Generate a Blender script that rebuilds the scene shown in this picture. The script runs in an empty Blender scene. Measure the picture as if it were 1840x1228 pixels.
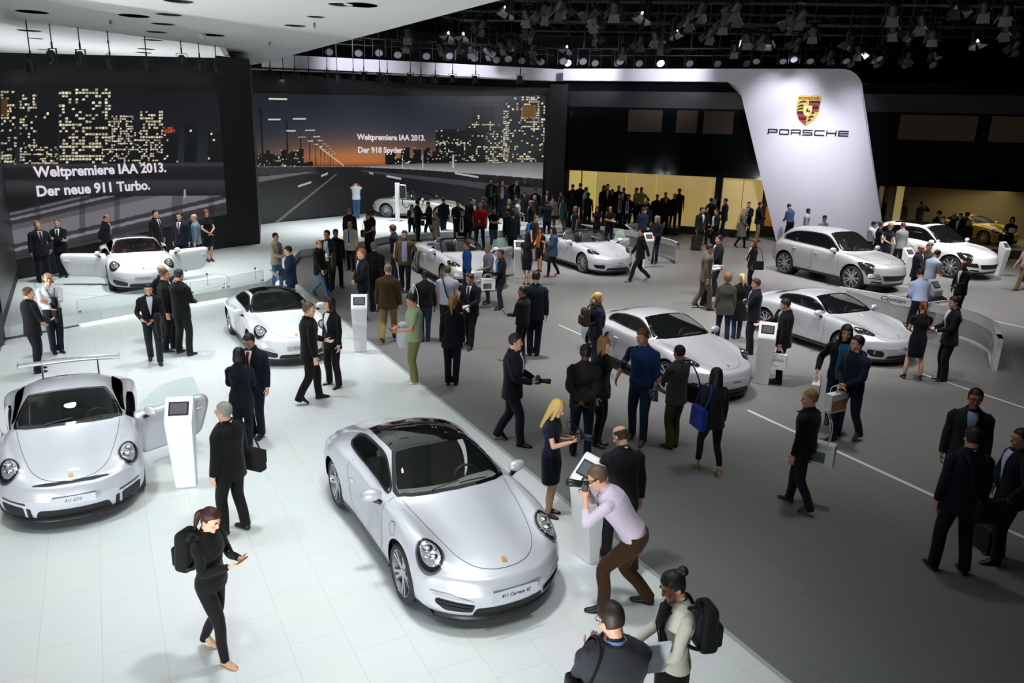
import bpy, bmesh, math, random
import numpy as np
from mathutils import Vector, Matrix
from mathutils.bvhtree import BVHTree
SC0 = bpy.context.scene
# ---------------------------------------------------------------- camera
CAM_F, CAM_PITCH, CAM_ROLL, CAM_H = 1377.9, math.radians(15.592), math.radians(1.655), 4.875
_cd = bpy.data.cameras.new('camera'); CAM = bpy.data.objects.new('camera', _cd); SC0.collection.objects.link(CAM)
SC0.camera = CAM
_cd.sensor_width = 36.; _cd.sensor_fit = 'HORIZONTAL'; _cd.lens = CAM_F * 36. / 1840; _cd.clip_end = 300; _cd.clip_start = .1
CAM.matrix_world = Matrix.Translation((0, 0, CAM_H)) @ Matrix.Rotation(math.pi / 2 - CAM_PITCH, 4, 'X') @ Matrix.Rotation(CAM_ROLL, 4, 'Z')
# ---------------------------------------------------------------- world, exposure, lamps
_w = bpy.data.worlds.new('world'); SC0.world = _w; _w.use_nodes = True
_w.node_tree.nodes['Background'].inputs[0].default_value = (.5, .55, .7, 1); _w.node_tree.nodes['Background'].inputs[1].default_value = .002
SC0.view_settings.view_transform = 'Standard'; SC0.view_settings.look = 'None'; SC0.view_settings.gamma = 1.; SC0.view_settings.use_curve_mapping = False
SC0.view_settings.exposure = 0.
SC0.cycles.max_bounces = 8; SC0.cycles.transparent_max_bounces = 12; SC0.cycles.sample_clamp_indirect = 4.; SC0.cycles.caustics_reflective = False; SC0.cycles.caustics_refractive = False

def lamp(kind, loc, target, power, col=(1, .97, .93), size=.25, cone=60, blend=.8, sy=None):
    l = bpy.data.lights.new(kind.lower() + '_lamp', kind); l.energy = power; l.color = col
    if kind == 'SPOT': l.spot_size = math.radians(cone); l.spot_blend = blend; l.shadow_soft_size = size
    elif kind == 'AREA':
        l.size = size
        if sy: l.shape = 'RECTANGLE'; l.size_y = sy
        l.spread = math.radians(cone)
    o = bpy.data.objects.new(kind.lower() + '_lamp', l); SC0.collection.objects.link(o); o.location = loc
    o.rotation_euler = (Vector(target) - Vector(loc)).to_track_quat('-Z', 'Y').to_euler(); return o

COOL = (.93, .98, 1.); NEUT = (1, .985, .97); WARM = (1, .86, .62)
# white display floor: spots in the ceiling recesses
for (x, y, p) in ((-.9, 7.4, 1000), (-2.6, 9.6, 780), (-6.2, 8.6, 760), (-7.6, 12.2, 800), (-4.3, 13., 700), (-5.4, 16.2, 1150), (-2.2, 4.2, 330), (-5.6, 4.6, 90), (-8.4, 16.4, 800), (.9, 5.0, 480), (-3.4, 17.5, 330)):
    lamp('SPOT', (x, y, 7.2), (x * 1.02, y, 0), p, COOL, .30, 72, 1.)
# stage of the white car, stage of the silver roadster
for (x, y, tx, ty, p) in ((-9.6, 20.4, -10.6, 21.6, 1500), (-12., 20.2, -11.6, 21., 900), (-9.2, 24.4, -9.2, 24.6, 1500)):
    lamp('SPOT', (x, y, 7.1), (tx, ty, .3), p, COOL, .25, 70, 1.)
for (x, y, p) in ((-7.6, 34.5, 2300), (-9.3, 31.6, 1200), (-4.6, 36.5, 2300), (-1., 37., 1300)):
    lamp('SPOT', (x, y, 6.7), (x, y + .6, .3), p, COOL, .25, 82, 1.)
# grey hall floor: rig spots above each car
for (tx, ty, p) in ((3.2, 15.4, 2000), (7.7, 18.2, 2600), (-2., 25.1, 3800), (2.6, 28.3, 4200), (11.4, 26.9, 4200), (16.1, 29.7, 3800)):
    lamp('SPOT', (tx - .9, ty - 1.6, 8.2), (tx, ty, .2), p, NEUT, .25, 56, 1.)
# general light over the grey floor
for (tx, ty, p) in ((1.6, 12.2, 1100), (4.6, 11.2, 420), (.8, 18.2, 2500), (4.6, 21.8, 3700), (9.4, 23.2, 2400), (14.6, 23.6, 3300), (-2.6, 21., 1000), (8., 30.6, 2600), (1.6, 34., 1500), (13., 33.6, 900), (19.5, 26.5, 1500), (6.6, 14.2, 1000), (10.6, 15.5, 500)):
    lamp('SPOT', (tx - .3, ty - 1.2, 8.2), (tx, ty, 0), p, NEUT, .3, 80, 1.)
# added front fill for the far cars, at rig height nearer the camera
for (x, y, tx, ty, p, c) in ((9.5, 18., 11.4, 26.9, 2400, 26), (13.5, 20., 16.1, 29.7, 2600, 24), (1., 19., 2.6, 28.3, 3200, 24), (-3., 16.5, -2., 25.1, 2600, 24), (5.2, 9.5, 7.7, 18.2, 1500, 30), (1.0, 8., 3.2, 15.4, 1100, 30)):
    lamp('SPOT', (x, y, 8.2), (tx, ty, .8), p, NEUT, .25, c, 1.)
# added unseen spots near floor level, put in to brighten the ceiling
for (x, y, tx, ty, p) in ((-13.6, 12.4, -8., 22., 2700), (-13.2, 7.5, -6., 18., 1900), (-6., 1.2, -5., 16., 2000), (-1., .8, -3., 15., 1800), (-17.5, 24., -16., 28., 1500), (-19., 29.5, -17., 31., 1200), (-14.6, 31., -12., 32., 1100)):
    lamp('SPOT', (x, y, .4), (tx, ty, 7.28), p, COOL, .2, 105, 1.)
# sign pylon and ribbon
for (x, y, z, tx, ty, tz, p) in ((11.4, 33.8, 8.2, 12.2, 37.2, 5.4, 680), (14., 32.8, 8.2, 14.2, 36.3, 4.0, 720), (12.6, 32.6, 8.2, 13.4, 36.7, 1.6, 1100), (7., 35., 8.3, 7.2, 39.3, 7.5, 800), (3.2, 37., 8.3, 3.4, 40.9, 7.5, 800), (-2, 36.5, 8.3, -2.4, 40.6, 7.5, 700), (-7.2, 35., 8.3, -7.6, 39., 7.5, 700)):
    lamp('SPOT', (x, y, z), (tx, ty, tz), p, (.90, .89, 1.), .2, 70, 1.)
# narrow beams that leave small cool pools on the floor
for (x, y) in ((-.55, 19.6), (6.9, 32.2), (9.6, 31.6)):
    lamp('SPOT', (x, y - .5, 8.2), (x, y, 0), 420, (.7, 1., .95), .05, 7, .6)
# ---------------------------------------------------------------- helpers
SC = bpy.context.scene
COL = SC.collection
PI = math.pi
rnd = random.Random(7)

def npa(v): return np.asarray(v, dtype=float)

def lin(c):
    return tuple(((x / 12.92) if x <= .04045 else ((x + .055) / 1.055) ** 2.4) for x in c)

def hx(s):
    return lin(tuple(int(s[i:i + 2], 16) / 255 for i in (0, 2, 4)))

_M = {}
def mat(name, rgb=(.5, .5, .5), rough=.5, metal=0., coat=0., spec=.5, emit=None, es=1., trans=0., alpha=1., sheen=0., noise=0., nscale=60., back=None, bump=0.):
    if name in _M: return _M[name]
    m = bpy.data.materials.new(name); m.use_nodes = True
    nt = m.node_tree; b = nt.nodes['Principled BSDF']
    b.inputs['Base Color'].default_value = (*rgb, 1)
    b.inputs['Roughness'].default_value = rough
    b.inputs['Metallic'].default_value = metal
    b.inputs['Coat Weight'].default_value = coat
    b.inputs['Coat Roughness'].default_value = .04
    b.inputs['Specular IOR Level'].default_value = spec
    b.inputs['Transmission Weight'].default_value = trans
    b.inputs['Alpha'].default_value = alpha
    b.inputs['Sheen Weight'].default_value = sheen
    if emit is not None:
        b.inputs['Emission Color'].default_value = (*emit, 1)
        b.inputs['Emission Strength'].default_value = es
    if noise or bump:
        n = nt.nodes.new('ShaderNodeTexNoise'); n.inputs['Scale'].default_value = nscale
        n.inputs['Detail'].default_value = 3
        tc = nt.nodes.new('ShaderNodeTexCoord'); nt.links.new(tc.outputs['Object'], n.inputs['Vector'])
        if noise:
            mx = nt.nodes.new('ShaderNodeMix'); mx.data_type = 'RGBA'
            mx.inputs['A'].default_value = (*[x * (1 - noise) for x in rgb], 1)
            mx.inputs['B'].default_value = (*[min(1, x * (1 + noise)) for x in rgb], 1)
            nt.links.new(n.outputs['Fac'], mx.inputs['Factor']); nt.links.new(mx.outputs['Result'], b.inputs['Base Color'])
        if bump:
            bp = nt.nodes.new('ShaderNodeBump'); bp.inputs['Strength'].default_value = bump; bp.inputs['Distance'].default_value = .01
            nt.links.new(n.outputs['Fac'], bp.inputs['Height']); nt.links.new(bp.outputs['Normal'], b.inputs['Normal'])
    if back is not None:
        g = nt.nodes.new('ShaderNodeNewGeometry'); mx = nt.nodes.new('ShaderNodeMixShader')
        d = nt.nodes.new('ShaderNodeBsdfDiffuse'); d.inputs['Color'].default_value = (*back, 1)
        nt.links.new(g.outputs['Backfacing'], mx.inputs['Fac']); nt.links.new(b.outputs['BSDF'], mx.inputs[1])
        nt.links.new(d.outputs['BSDF'], mx.inputs[2]); nt.links.new(mx.outputs['Shader'], nt.nodes['Material Output'].inputs['Surface'])
    _M[name] = m
    return m

def mesh(name, V, F, m=None, smooth=True):
    me = bpy.data.meshes.new(name)
    me.from_pydata([tuple(map(float, v)) for v in V], [], F)
    if m is not None: me.materials.append(m)
    if smooth: me.polygons.foreach_set('use_smooth', [True] * len(me.polygons))
    me.update()
    return me

def obj(name, data, parent=None, loc=None, rot=None, kind=None):
    o = bpy.data.objects.new(name, data); COL.objects.link(o)
    if parent is not None: o.parent = parent
    if loc is not None: o.location = loc
    if rot is not None: o.rotation_euler = rot
    if kind: o['kind'] = kind
    return o

def tag(o, label, cat, group=None):
    o['label'] = label; o['category'] = cat
    if group: o['group'] = group
    return o

def thing(name, label, cat, loc=(0, 0, 0), rz=0., group=None):
    o = bpy.data.objects.new(name, None); COL.objects.link(o)
    o.location = loc; o.rotation_euler = (0, 0, rz); o.empty_display_size = .2
    return tag(o, label, cat, group)

def copy_tree(o, parent=None):
    kids = list(o.children)
    c = o.copy(); COL.objects.link(c)
    if parent is not None: c.parent = parent
    for k in kids: copy_tree(k, c)
    return c

class G:
    """collects verts and faces of one mesh"""
    def __init__(s): s.V = []; s.F = []; s.MI = []
    def add(s, V, F, mi=0):
        o = len(s.V); s.V.extend([tuple(v) for v in V]); s.F.extend([tuple(i + o for i in f) for f in F]); s.MI.extend([mi] * len(F)); return s
    def box(s, c, d, R=None, mi=0, taper=1.):
        x, y, z = d[0] / 2, d[1] / 2, d[2] / 2
        P = npa([[-x, -y, -z], [x, -y, -z], [x, y, -z], [-x, y, -z], [-x * taper, -y * taper, z], [x * taper, -y * taper, z], [x * taper, y * taper, z], [-x * taper, y * taper, z]])
        if R is not None: P = P @ npa(R).T
        return s.add(P + npa(c), [(0, 3, 2, 1), (4, 5, 6, 7), (0, 1, 5, 4), (1, 2, 6, 5), (2, 3, 7, 6), (3, 0, 4, 7)], mi)
    def tube(s, pts, r, n=10, closed=False, mi=0, cap=True):
        pts = npa(pts); r = np.broadcast_to(npa(r), (len(pts),)); N = len(pts)
        V = []; a = None
        for i in range(N):
            t = pts[(i + 1) % N] - pts[i - 1] if closed else pts[min(i + 1, N - 1)] - pts[max(i - 1, 0)]
            t = t / (np.linalg.norm(t) + 1e-9)
            if a is None: a = np.cross(t, npa([[1., 0, 0], [0, 1., 0], [0, 0, 1.]])[np.argmin(np.abs(t))])
            a = a - t * (a @ t); a = a / (np.linalg.norm(a) + 1e-9); b = np.cross(a, t)
            for k in range(n):
                th = 2 * PI * k / n; V.append(pts[i] + r[i] * (a * math.cos(th) + b * math.sin(th)))
        F = []
        for i in range(N if closed else N - 1):
            for k in range(n):
                j = (i + 1) % N; F.append((i * n + k, i * n + (k + 1) % n, j * n + (k + 1) % n, j * n + k))
        if cap and not closed: F.append(tuple(range(n))[::-1]); F.append(tuple(range((N - 1) * n, N * n)))
        return s.add(V, F, mi)
    def lathe(s, prof, n=32, axis='z', c=(0, 0, 0), mi=0):
        V = []; F = []
        for (r, h) in prof:
            for k in range(n):
                th = 2 * PI * k / n; p = (r * math.cos(th), r * math.sin(th), h)
                V.append(p if axis == 'z' else (p[0], p[2], p[1]) if axis == 'y' else (p[2], p[0], p[1]))
        for i in range(len(prof) - 1):
            for k in range(n): F.append((i * n + k, i * n + (k + 1) % n, (i + 1) * n + (k + 1) % n, (i + 1) * n + k))
        if axis == 'y': F = [f[::-1] for f in F]
        return s.add(npa(V) + npa(c), F, mi)
    def ell(s, c, r, n=12, m=8, R=None, mi=0):
        V = []; F = []
        for i in range(m + 1):
            ph = PI * i / m
            for k in range(n):
                th = 2 * PI * k / n; V.append((r[0] * math.sin(ph) * math.cos(th), r[1] * math.sin(ph) * math.sin(th), r[2] * math.cos(ph)))
        V = npa(V)
        if R is not None: V = V @ npa(R).T
        for i in range(m):
            for k in range(n): F.append((i * n + k, (i + 1) * n + k, (i + 1) * n + (k + 1) % n, i * n + (k + 1) % n))
        return s.add(V + npa(c), F, mi)
    def prism(s, poly, h0, h1, mi=0):
        n = len(poly)
        return s.add([(x, y, h0) for x, y in poly] + [(x, y, h1) for x, y in poly],
                     [tuple(range(n))[::-1], tuple(range(n, 2 * n))] + [(i, (i + 1) % n, n + (i + 1) % n, n + i) for i in range(n)], mi)
    def me(s, name, m=None, smooth=False):
        me = mesh(name, s.V, s.F, None, smooth)
        ms = m if isinstance(m, (list, tuple)) else [m]
        for x in ms: me.materials.append(x)
        if len(ms) > 1: me.polygons.foreach_set('material_index', s.MI)
        return me
    def ob(s, name, m, parent=None, smooth=False, **k): return obj(name, s.me(name, m, smooth), parent, **k)

def rot(ax, a):
    c, s = math.cos(a), math.sin(a)
    return npa({'x': [[1, 0, 0], [0, c, -s], [0, s, c]], 'y': [[c, 0, s], [0, 1, 0], [-s, 0, c]], 'z': [[c, -s, 0], [s, c, 0], [0, 0, 1]]}[ax])

def bevel(o, w=.01, n=2, ang=40):
    m = o.modifiers.new('b', 'BEVEL'); m.width = w; m.segments = n; m.limit_method = 'ANGLE'; m.angle_limit = math.radians(ang)
    return o

def text(name, body, m, size, loc, R, parent=None, shear=0., sx=1., ex=.002, bold=0., align='CENTER', space=1.):
    c = bpy.data.curves.new(name, 'FONT'); c.body = body; c.size = size; c.shear = shear; c.extrude = ex; c.offset = bold
    c.align_x = align; c.align_y = 'CENTER'; c.materials.append(m); c.space_character = space; c.resolution_u = 4
    t = bpy.data.objects.new(name, c); COL.objects.link(t)
    dg = bpy.context.evaluated_depsgraph_get(); me = bpy.data.meshes.new_from_object(t.evaluated_get(dg)); me.name = name
    bpy.data.objects.remove(t); bpy.data.curves.remove(c)
    V = np.empty(len(me.vertices) * 3, np.float32); me.vertices.foreach_get('co', V); V = V.reshape(-1, 3) * [sx, 1, 1]
    V = V @ npa(R).T + npa(loc); me.vertices.foreach_set('co', V.astype(np.float32).ravel()); me.update()
    return obj(name, me, parent)

def spline(xs, ys, xq):
    """shape keeping cubic through (xs, ys); ys may be n x k"""
    xs = npa(xs); ys = npa(ys); o = np.argsort(xs); xs = xs[o]; ys = ys[o]
    y2 = ys.reshape(len(xs), -1); h = np.diff(xs)[:, None]; d = np.diff(y2, axis=0) / h
    t = np.zeros_like(y2)
    t[1:-1] = (d[:-1] * h[1:] + d[1:] * h[:-1]) / (h[1:] + h[:-1])
    t[0] = d[0] * 1.5 - t[1] * .5; t[-1] = d[-1] * 1.5 - t[-2] * .5
    xq = npa(xq); i = np.clip(np.searchsorted(xs, xq, side='right') - 1, 0, len(xs) - 2)
    u = ((xq - xs[i]) / np.diff(xs)[i])[:, None]; H = h[i]
    r = (2 * u ** 3 - 3 * u ** 2 + 1) * y2[i] + (u ** 3 - 2 * u ** 2 + u) * H * t[i] + (-2 * u ** 3 + 3 * u ** 2) * y2[i + 1] + (u ** 3 - u ** 2) * H * t[i + 1]
    return r.reshape((len(xq),) + ys.shape[1:])

def smooth_poly(P, n=64, closed=True):
    """resample a polygon with rounded corners"""
    P = npa(P)
    Q = np.vstack([P, P[:1]]) if closed else P
    d = np.r_[0, np.cumsum(np.linalg.norm(np.diff(Q, axis=0), axis=1))]
    if closed:
        L = d[-1]; dd = np.r_[d[-3] - L, d[-2] - L, d, d[1] + L, d[2] + L]; QQ = np.vstack([Q[-3], Q[-2], Q, Q[1], Q[2]])
        return spline(dd, QQ, np.linspace(0, L, n, endpoint=False))
    return spline(d, Q, np.linspace(0, d[-1], n))

def round_poly(P, r, k=5):
    """polygon with corners rounded by arcs of about r"""
    P = npa(P); n = len(P); out = []
    for i in range(n):
        a, b, c = P[i - 1], P[i], P[(i + 1) % n]
        u = a - b; v = c - b; lu = np.linalg.norm(u); lv = np.linalg.norm(v)
        q = min(r, lu * .45, lv * .45); p0 = b + u / lu * q; p1 = b + v / lv * q
        for t in np.linspace(0, 1, k): out.append((1 - t) ** 2 * p0 + 2 * t * (1 - t) * b + t * t * p1)
    return npa(out)

def resample(P, n):
    P = npa(P); Q = np.vstack([P, P[:1]]); d = np.r_[0, np.cumsum(np.linalg.norm(np.diff(Q, axis=0), axis=1))]
    s = np.linspace(0, d[-1], n, endpoint=False)
    return np.stack([np.interp(s, d, Q[:, k]) for k in range(Q.shape[1])], 1)

def in_poly(P, q):
    P = npa(P); x, y = q[:, 0], q[:, 1]; c = np.zeros(len(q), bool); j = len(P) - 1
    for i in range(len(P)):
        xi, yi = P[i]; xj, yj = P[j]
        k = ((yi > y) != (yj > y)) & (x < (xj - xi) * (y - yi) / (yj - yi + 1e-12) + xi)
        c ^= k; j = i
    return c

def near_poly(P, q):
    A = npa(P); B = np.roll(A, -1, 0); best = np.full(len(q), 1e9); out = q.copy()
    for a, b in zip(A, B):
        d = b - a; t = np.clip(((q - a) @ d) / (d @ d + 1e-12), 0, 1); p = a + t[:, None] * d; e = np.linalg.norm(p - q, axis=1)
        k = e < best; best[k] = e[k]; out[k] = p[k]
    return out

def shield_outline(h):
    return npa([(-.80, 1.0), (-.45, 1.06), (0, 1.0), (.45, 1.06), (.80, 1.0), (.84, .4), (.78, -.2), (.55, -.7), (0, -1.12), (-.55, -.7), (-.78, -.2), (-.84, .4)]) * h

# ---------------------------------------------------------------- the hall
TILE_A = npa([-.474, .8805]); TILE_B = npa([.8805, .474])           # the floor grid
TYAW = math.radians(28.3)
def floor_mat(name, rgb, joint, tw, th, rough, off, var, spec=.5, mort=.006):
    m = bpy.data.materials.new(name); m.use_nodes = True; nt = m.node_tree; b = nt.nodes['Principled BSDF']
    tc = nt.nodes.new('ShaderNodeTexCoord'); mp = nt.nodes.new('ShaderNodeMapping'); br = nt.nodes.new('ShaderNodeTexBrick')
    mp.inputs['Rotation'].default_value = (0, 0, -(TYAW + math.pi / 2)); mp.inputs['Location'].default_value = (off[0], off[1], 0)
    nt.links.new(tc.outputs['Object'], mp.inputs['Vector']); nt.links.new(mp.outputs['Vector'], br.inputs['Vector'])
    br.inputs['Scale'].default_value = 1.; br.inputs['Brick Width'].default_value = tw; br.inputs['Row Height'].default_value = th
    br.inputs['Mortar Size'].default_value = mort; br.inputs['Mortar Smooth'].default_value = .3; br.offset = .37; br.offset_frequency = 2
    br.inputs['Color1'].default_value = (*[c * (1 - var) for c in rgb], 1); br.inputs['Color2'].default_value = (*[c * (1 + var) for c in rgb], 1); br.inputs['Mortar'].default_value = (*joint, 1)
    nz = nt.nodes.new('ShaderNodeTexNoise'); nz.inputs['Scale'].default_value = .9; nz.inputs['Detail'].default_value = 4
    nt.links.new(tc.outputs['Object'], nz.inputs['Vector'])
    mx = nt.nodes.new('ShaderNodeMix'); mx.data_type = 'RGBA'; mx.blend_type = 'MULTIPLY'; mx.inputs['Factor'].default_value = .12
    nt.links.new(br.outputs['Color'], mx.inputs['A']); nt.links.new(nz.outputs['Color'], mx.inputs['B']); nt.links.new(mx.outputs['Result'], b.inputs['Base Color'])
    b.inputs['Roughness'].default_value = rough; b.inputs['Specular IOR Level'].default_value = spec
    return m
M_GREY = floor_mat('grey_floor_tiles', (.215, .212, .21), (.165, .165, .165), 1.9, 1.05, .42, (0, .3), .03, .35)
M_WHITE = floor_mat('white_floor_tiles', (.80, .83, .82), (.66, .69, .68), .93, .53, .33, (0, .12), .010, .4, .004)
M_STAGE = floor_mat('stage_tiles', (.78, .83, .82), (.6, .64, .63), 2.4, 1.6, .3, (0, 0), .01, .4, .004)
M_BLK = mat('black_wall', (.006, .007, .008), .6)
M_BLKG = mat('black_gloss', (.004, .0045, .005), .06, spec=.45)
M_CEIL = mat('ceiling_white', (.80, .81, .80), .8)
M_RIB = mat('sign_white', (.80, .79, .86), .55)
M_DARK = mat('rig_black', (.010, .010, .011), .5)
M_STEEL = mat('rig_steel', (.22, .22, .23), .35, .8)

def slab(name, poly, z0, z1, m, kind='structure', parent=None):
    g = G(); P = npa(poly); a = sum(P[i - 1][0] * P[i][1] - P[i][0] * P[i - 1][1] for i in range(len(P)))
    if a < 0: P = P[::-1]
    g.prism([tuple(p) for p in P], z0, z1); o = g.ob(name, m, parent, kind=kind if parent is None else None); return o

slab('floor', [(-40, -12), (45, -12), (45, 60), (-40, 60)], -.2, 0, M_GREY)
# white platform between its two long edges
pR = npa([-3.24, 16.84]); pL = npa([-10.72, 15.32])
P = [pR - TILE_A * 24, pR + TILE_A * 8.2, (-7.3, 23.6), (-10.35, 17.67), (-11.4, 16.0), pL + TILE_A * .9, pL - TILE_A * 24]
slab('floor_platform', P, .0, .02, M_WHITE)
e0, e1 = pR - TILE_A * 24, pR + TILE_A * 8.0; n = TILE_B * .07
slab('trim_1', [e0, e1, e1 + n, e0 + n], .0, .012, mat('edge_strip', (.45, .46, .47), .4))
# stage, one step up, with a lit shadow gap under its front
stage = [(-11.3, 16.3), (-10.35, 17.67), (-8.67, 20.11), (-7.98, 20.95), (-7.3, 22.2), (-7.35, 23.9), (-7.92, 28.1), (-6.34, 30.16), (-5.44, 32.3), (-3.2, 34.2), (0, 35.6), (2.3, 37.4), (2.4, 42.4), (-2, 43.3), (-5.3, 42.4), (-8., 40.5), (-11.7, 35.), (-9.9, 29.5), (-14.3, 21.4)]
slab('floor_stage', stage, .06, .30, M_STAGE)
c = npa([-9.5, 26]); inset = [tuple(npa(p) + (c - npa(p)) / np.linalg.norm(c - npa(p)) * .07) for p in stage]
slab('trim_2', inset, .0, .06, mat('stage_plinth', (.3, .33, .33), .5))
M_GLOW = mat('led_strip', (.9, 1, 1), .5, emit=(.80, 1., .97), es=5.)
front = npa(stage[1:6])
for i in range(4):
    a, b = front[i], front[i + 1]; t = (b - a) / np.linalg.norm(b - a); nrm = npa([t[1], -t[0]])
    g = G(); m_ = (a + b) / 2 - nrm * .035; g.box((m_[0], m_[1], .045), (np.linalg.norm(b - a) - .05, .03, .016), rot('z', math.atan2(t[1], t[0])))
    tag(g.ob('light_strip', M_GLOW), 'cool white light strip under the %s of the white stage front' % ('left length', 'middle length', 'short bend', 'right end')[i], 'light strip')
g = G(); t = np.linspace(0, 2 * PI, 97)[:-1]
V = [(-10.95 + r * math.cos(a), 21.75 + r * .78 * math.sin(a) + 0, .3015) for r in (2.62, 2.645) for a in t]
g.add(V, [(k, (k + 1) % 96, 96 + (k + 1) % 96, 96 + k) for k in range(96)]); g.ob('trim_3', mat('ring_joint', (.28, .31, .31), .5), kind='structure')
# light lines let into the grey floor
for i, (a, b, w) in enumerate((((4.36, 13.24), (8.6, 5.0), .035), ((8.85, 15.83), (13.2, 6.6), .03), ((13.52, 21.22), (20, 8.7), .03), ((3.9, 14.1), (1.2, 19.2), .02))):
    a, b = npa(a), npa(b); t = (b - a) / np.linalg.norm(b - a); nn = npa([-t[1], t[0]]) * w
    slab('trim_%d' % (4 + i), [a - nn, b - nn, b + nn, a + nn], 0, .003, mat('inlay_line', (.72, .72, .72), .4))

# ---- walls with screens
def wall_quad(name, p0, p1, z0, z1, m, th=.2, parent=None):
    p0, p1 = npa(p0), npa(p1); t = (p1 - p0) / np.linalg.norm(p1 - p0); nn = npa([-t[1], t[0]]) * th
    return slab(name, [p0, p1, p1 + nn, p0 + nn], z0, z1, m, parent=parent)
C0, C1 = npa([-14.18, 21.5]), npa([-10.58, 28.24])
wall_quad('wall_back', C0, C1, .30, 6.40, M_BLK)
g = G(); _t = (C1 - C0) / np.linalg.norm(C1 - C0); _n = npa([-_t[1], _t[0]]) * .2
g.add([(*C0, 6.4), (*C1, 6.4), (*(C1 + _n), 6.4), (*(C0 + _n), 6.4), (*C0, 6.41), (*C1, 6.92), (*(C1 + _n), 6.92), (*(C0 + _n), 6.41)], [(0, 3, 2, 1), (4, 5, 6, 7), (0, 1, 5, 4), (1, 2, 6, 5), (2, 3, 7, 6), (3, 0, 4, 7)]); g.ob('trim_back', M_BLK, kind='structure')
W0 = npa([-11.0, 15.9]); wall_quad('wall_left', W0, C0, 0., 6.45, M_BLK)
slab('wall_pillar', [(-10.58, 28.24), (-9.80, 29.38), (-11.55, 34.9), (-12.6, 34.6)], .30, 7.0, M_BLK)
PW = npa([(-11.61, 34.93), (-9.9, 37.9), (-8.0, 40.4), (-5.3, 42.3), (-2, 43.2), (1.95, 42.6)])
dW = np.r_[0, np.cumsum(np.linalg.norm(np.diff(PW, axis=0), axis=1))]
def wall_pt(s): return spline(dW, PW, npa([s]))[0]
LW = dW[-1]
g = G(); ss = np.linspace(0, LW, 41); Pf = spline(dW, PW, ss); Tn = np.gradient(Pf, axis=0); Tn /= np.linalg.norm(Tn, axis=1)[:, None]; Nn = np.stack([-Tn[:, 1], Tn[:, 0]], 1)
V = []; 
for k in range(41):
    for (o, z) in ((.04, .3), (.04, 6.95), (.3, 6.95), (.3, .3)): V.append((*(Pf[k] + Nn[k] * o), z))
g.add(V, [(4 * k + j, 4 * k + 4 + j, 4 * k + 4 + (j + 1) % 4, 4 * k + (j + 1) % 4) for k in range(40) for j in range(4)])
g.ob('wall_rear', M_BLK, kind='structure')
slab('wall_end', [(1.95, 42.55), (1.55, 41.0), (2.45, 40.7), (2.75, 42.4)], 0, 7.05, M_BLK)

def screen_mat():
    if 'screen' in _M: return _M['screen']
    m = bpy.data.materials.new('screen'); m.use_nodes = True; nt = m.node_tree; b = nt.nodes['Principled BSDF']
    a = nt.nodes.new('ShaderNodeVertexColor'); a.layer_name = 'picture'
    b.inputs['Base Color'].default_value = (.01, .01, .01, 1); b.inputs['Roughness'].default_value = .35
    nt.links.new(a.outputs['Color'], b.inputs['Emission Color']); b.inputs['Emission Strength'].default_value = 1.
    _M['screen'] = m; return m
def screen(name, S, Z, pos, col, label, res_name='video wall'):
    """grid sheet: S x Z samples; pos(s, z) -> point, col (nz, ns, 3) linear"""
    ns, nz = len(S), len(Z); V = [pos(s, z) for z in Z for s in S]
    F = [(j * ns + i, j * ns + i + 1, (j + 1) * ns + i + 1, (j + 1) * ns + i) for j in range(nz - 1) for i in range(ns - 1)]
    me = mesh(name, V, F, screen_mat(), False); at = me.color_attributes.new('picture', 'FLOAT_COLOR', 'POINT')
    at.data.foreach_set('color', np.concatenate([col.reshape(-1, 3), np.ones((ns * nz, 1))], 1).astype(np.float32).ravel())
    return tag(obj(name, me), label, res_name)

L_ = lambda r, g_, b: npa(lin((r / 255, g_ / 255, b / 255)))
def windows(col, X, Y, x0, x1, y0, y1, w, h, p, seed, tint=(235, 228, 205), base=(7, 9, 13), fill=.62):
    if w < 9: w, h = w * .78, h * .78
    """a dark tower with lit windows, painted into col where (X, Y) falls inside; Y grows downwards"""
    r = np.random.RandomState(seed); m = (X > x0) & (X < x1) & (Y > y0) & (Y < y1)
    col[m] = L_(*base); nx, ny = int((x1 - x0) / w) + 1, int((y1 - y0) / h) + 1
    lit = (r.rand(ny, nx) < p); row = r.rand(ny) < p * .35; lit |= row[:, None] & (r.rand(ny, nx) < .7)
    br = .35 + .65 * r.rand(ny, nx); warm = r.rand(ny, nx)
    ix = np.clip(((X - x0) / w).astype(int), 0, nx - 1); iy = np.clip(((Y - y0) / h).astype(int), 0, ny - 1)
    fx_ = (X - x0) / w - ix; fy_ = (Y - y0) / h - iy
    k = m & lit[iy, ix] & (fx_ < .8) & (fy_ < fill)
    c_ = L_(*tint)[None] * br[iy, ix][k][:, None] * (1 - npa([0, .12, .35])[None] * (warm[iy, ix][k][:, None] > .75))
    col[k] = c_
def band(col, m, c_, a=1.): col[m] = col[m] * (1 - a) + c_ * a
def blend(Y, stops):
    ys = [s[0] for s in stops]; cs = npa([L_(*s[1]) for s in stops]); return np.stack([np.interp(Y, ys, cs[:, k]) for k in range(3)], -1)

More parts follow.
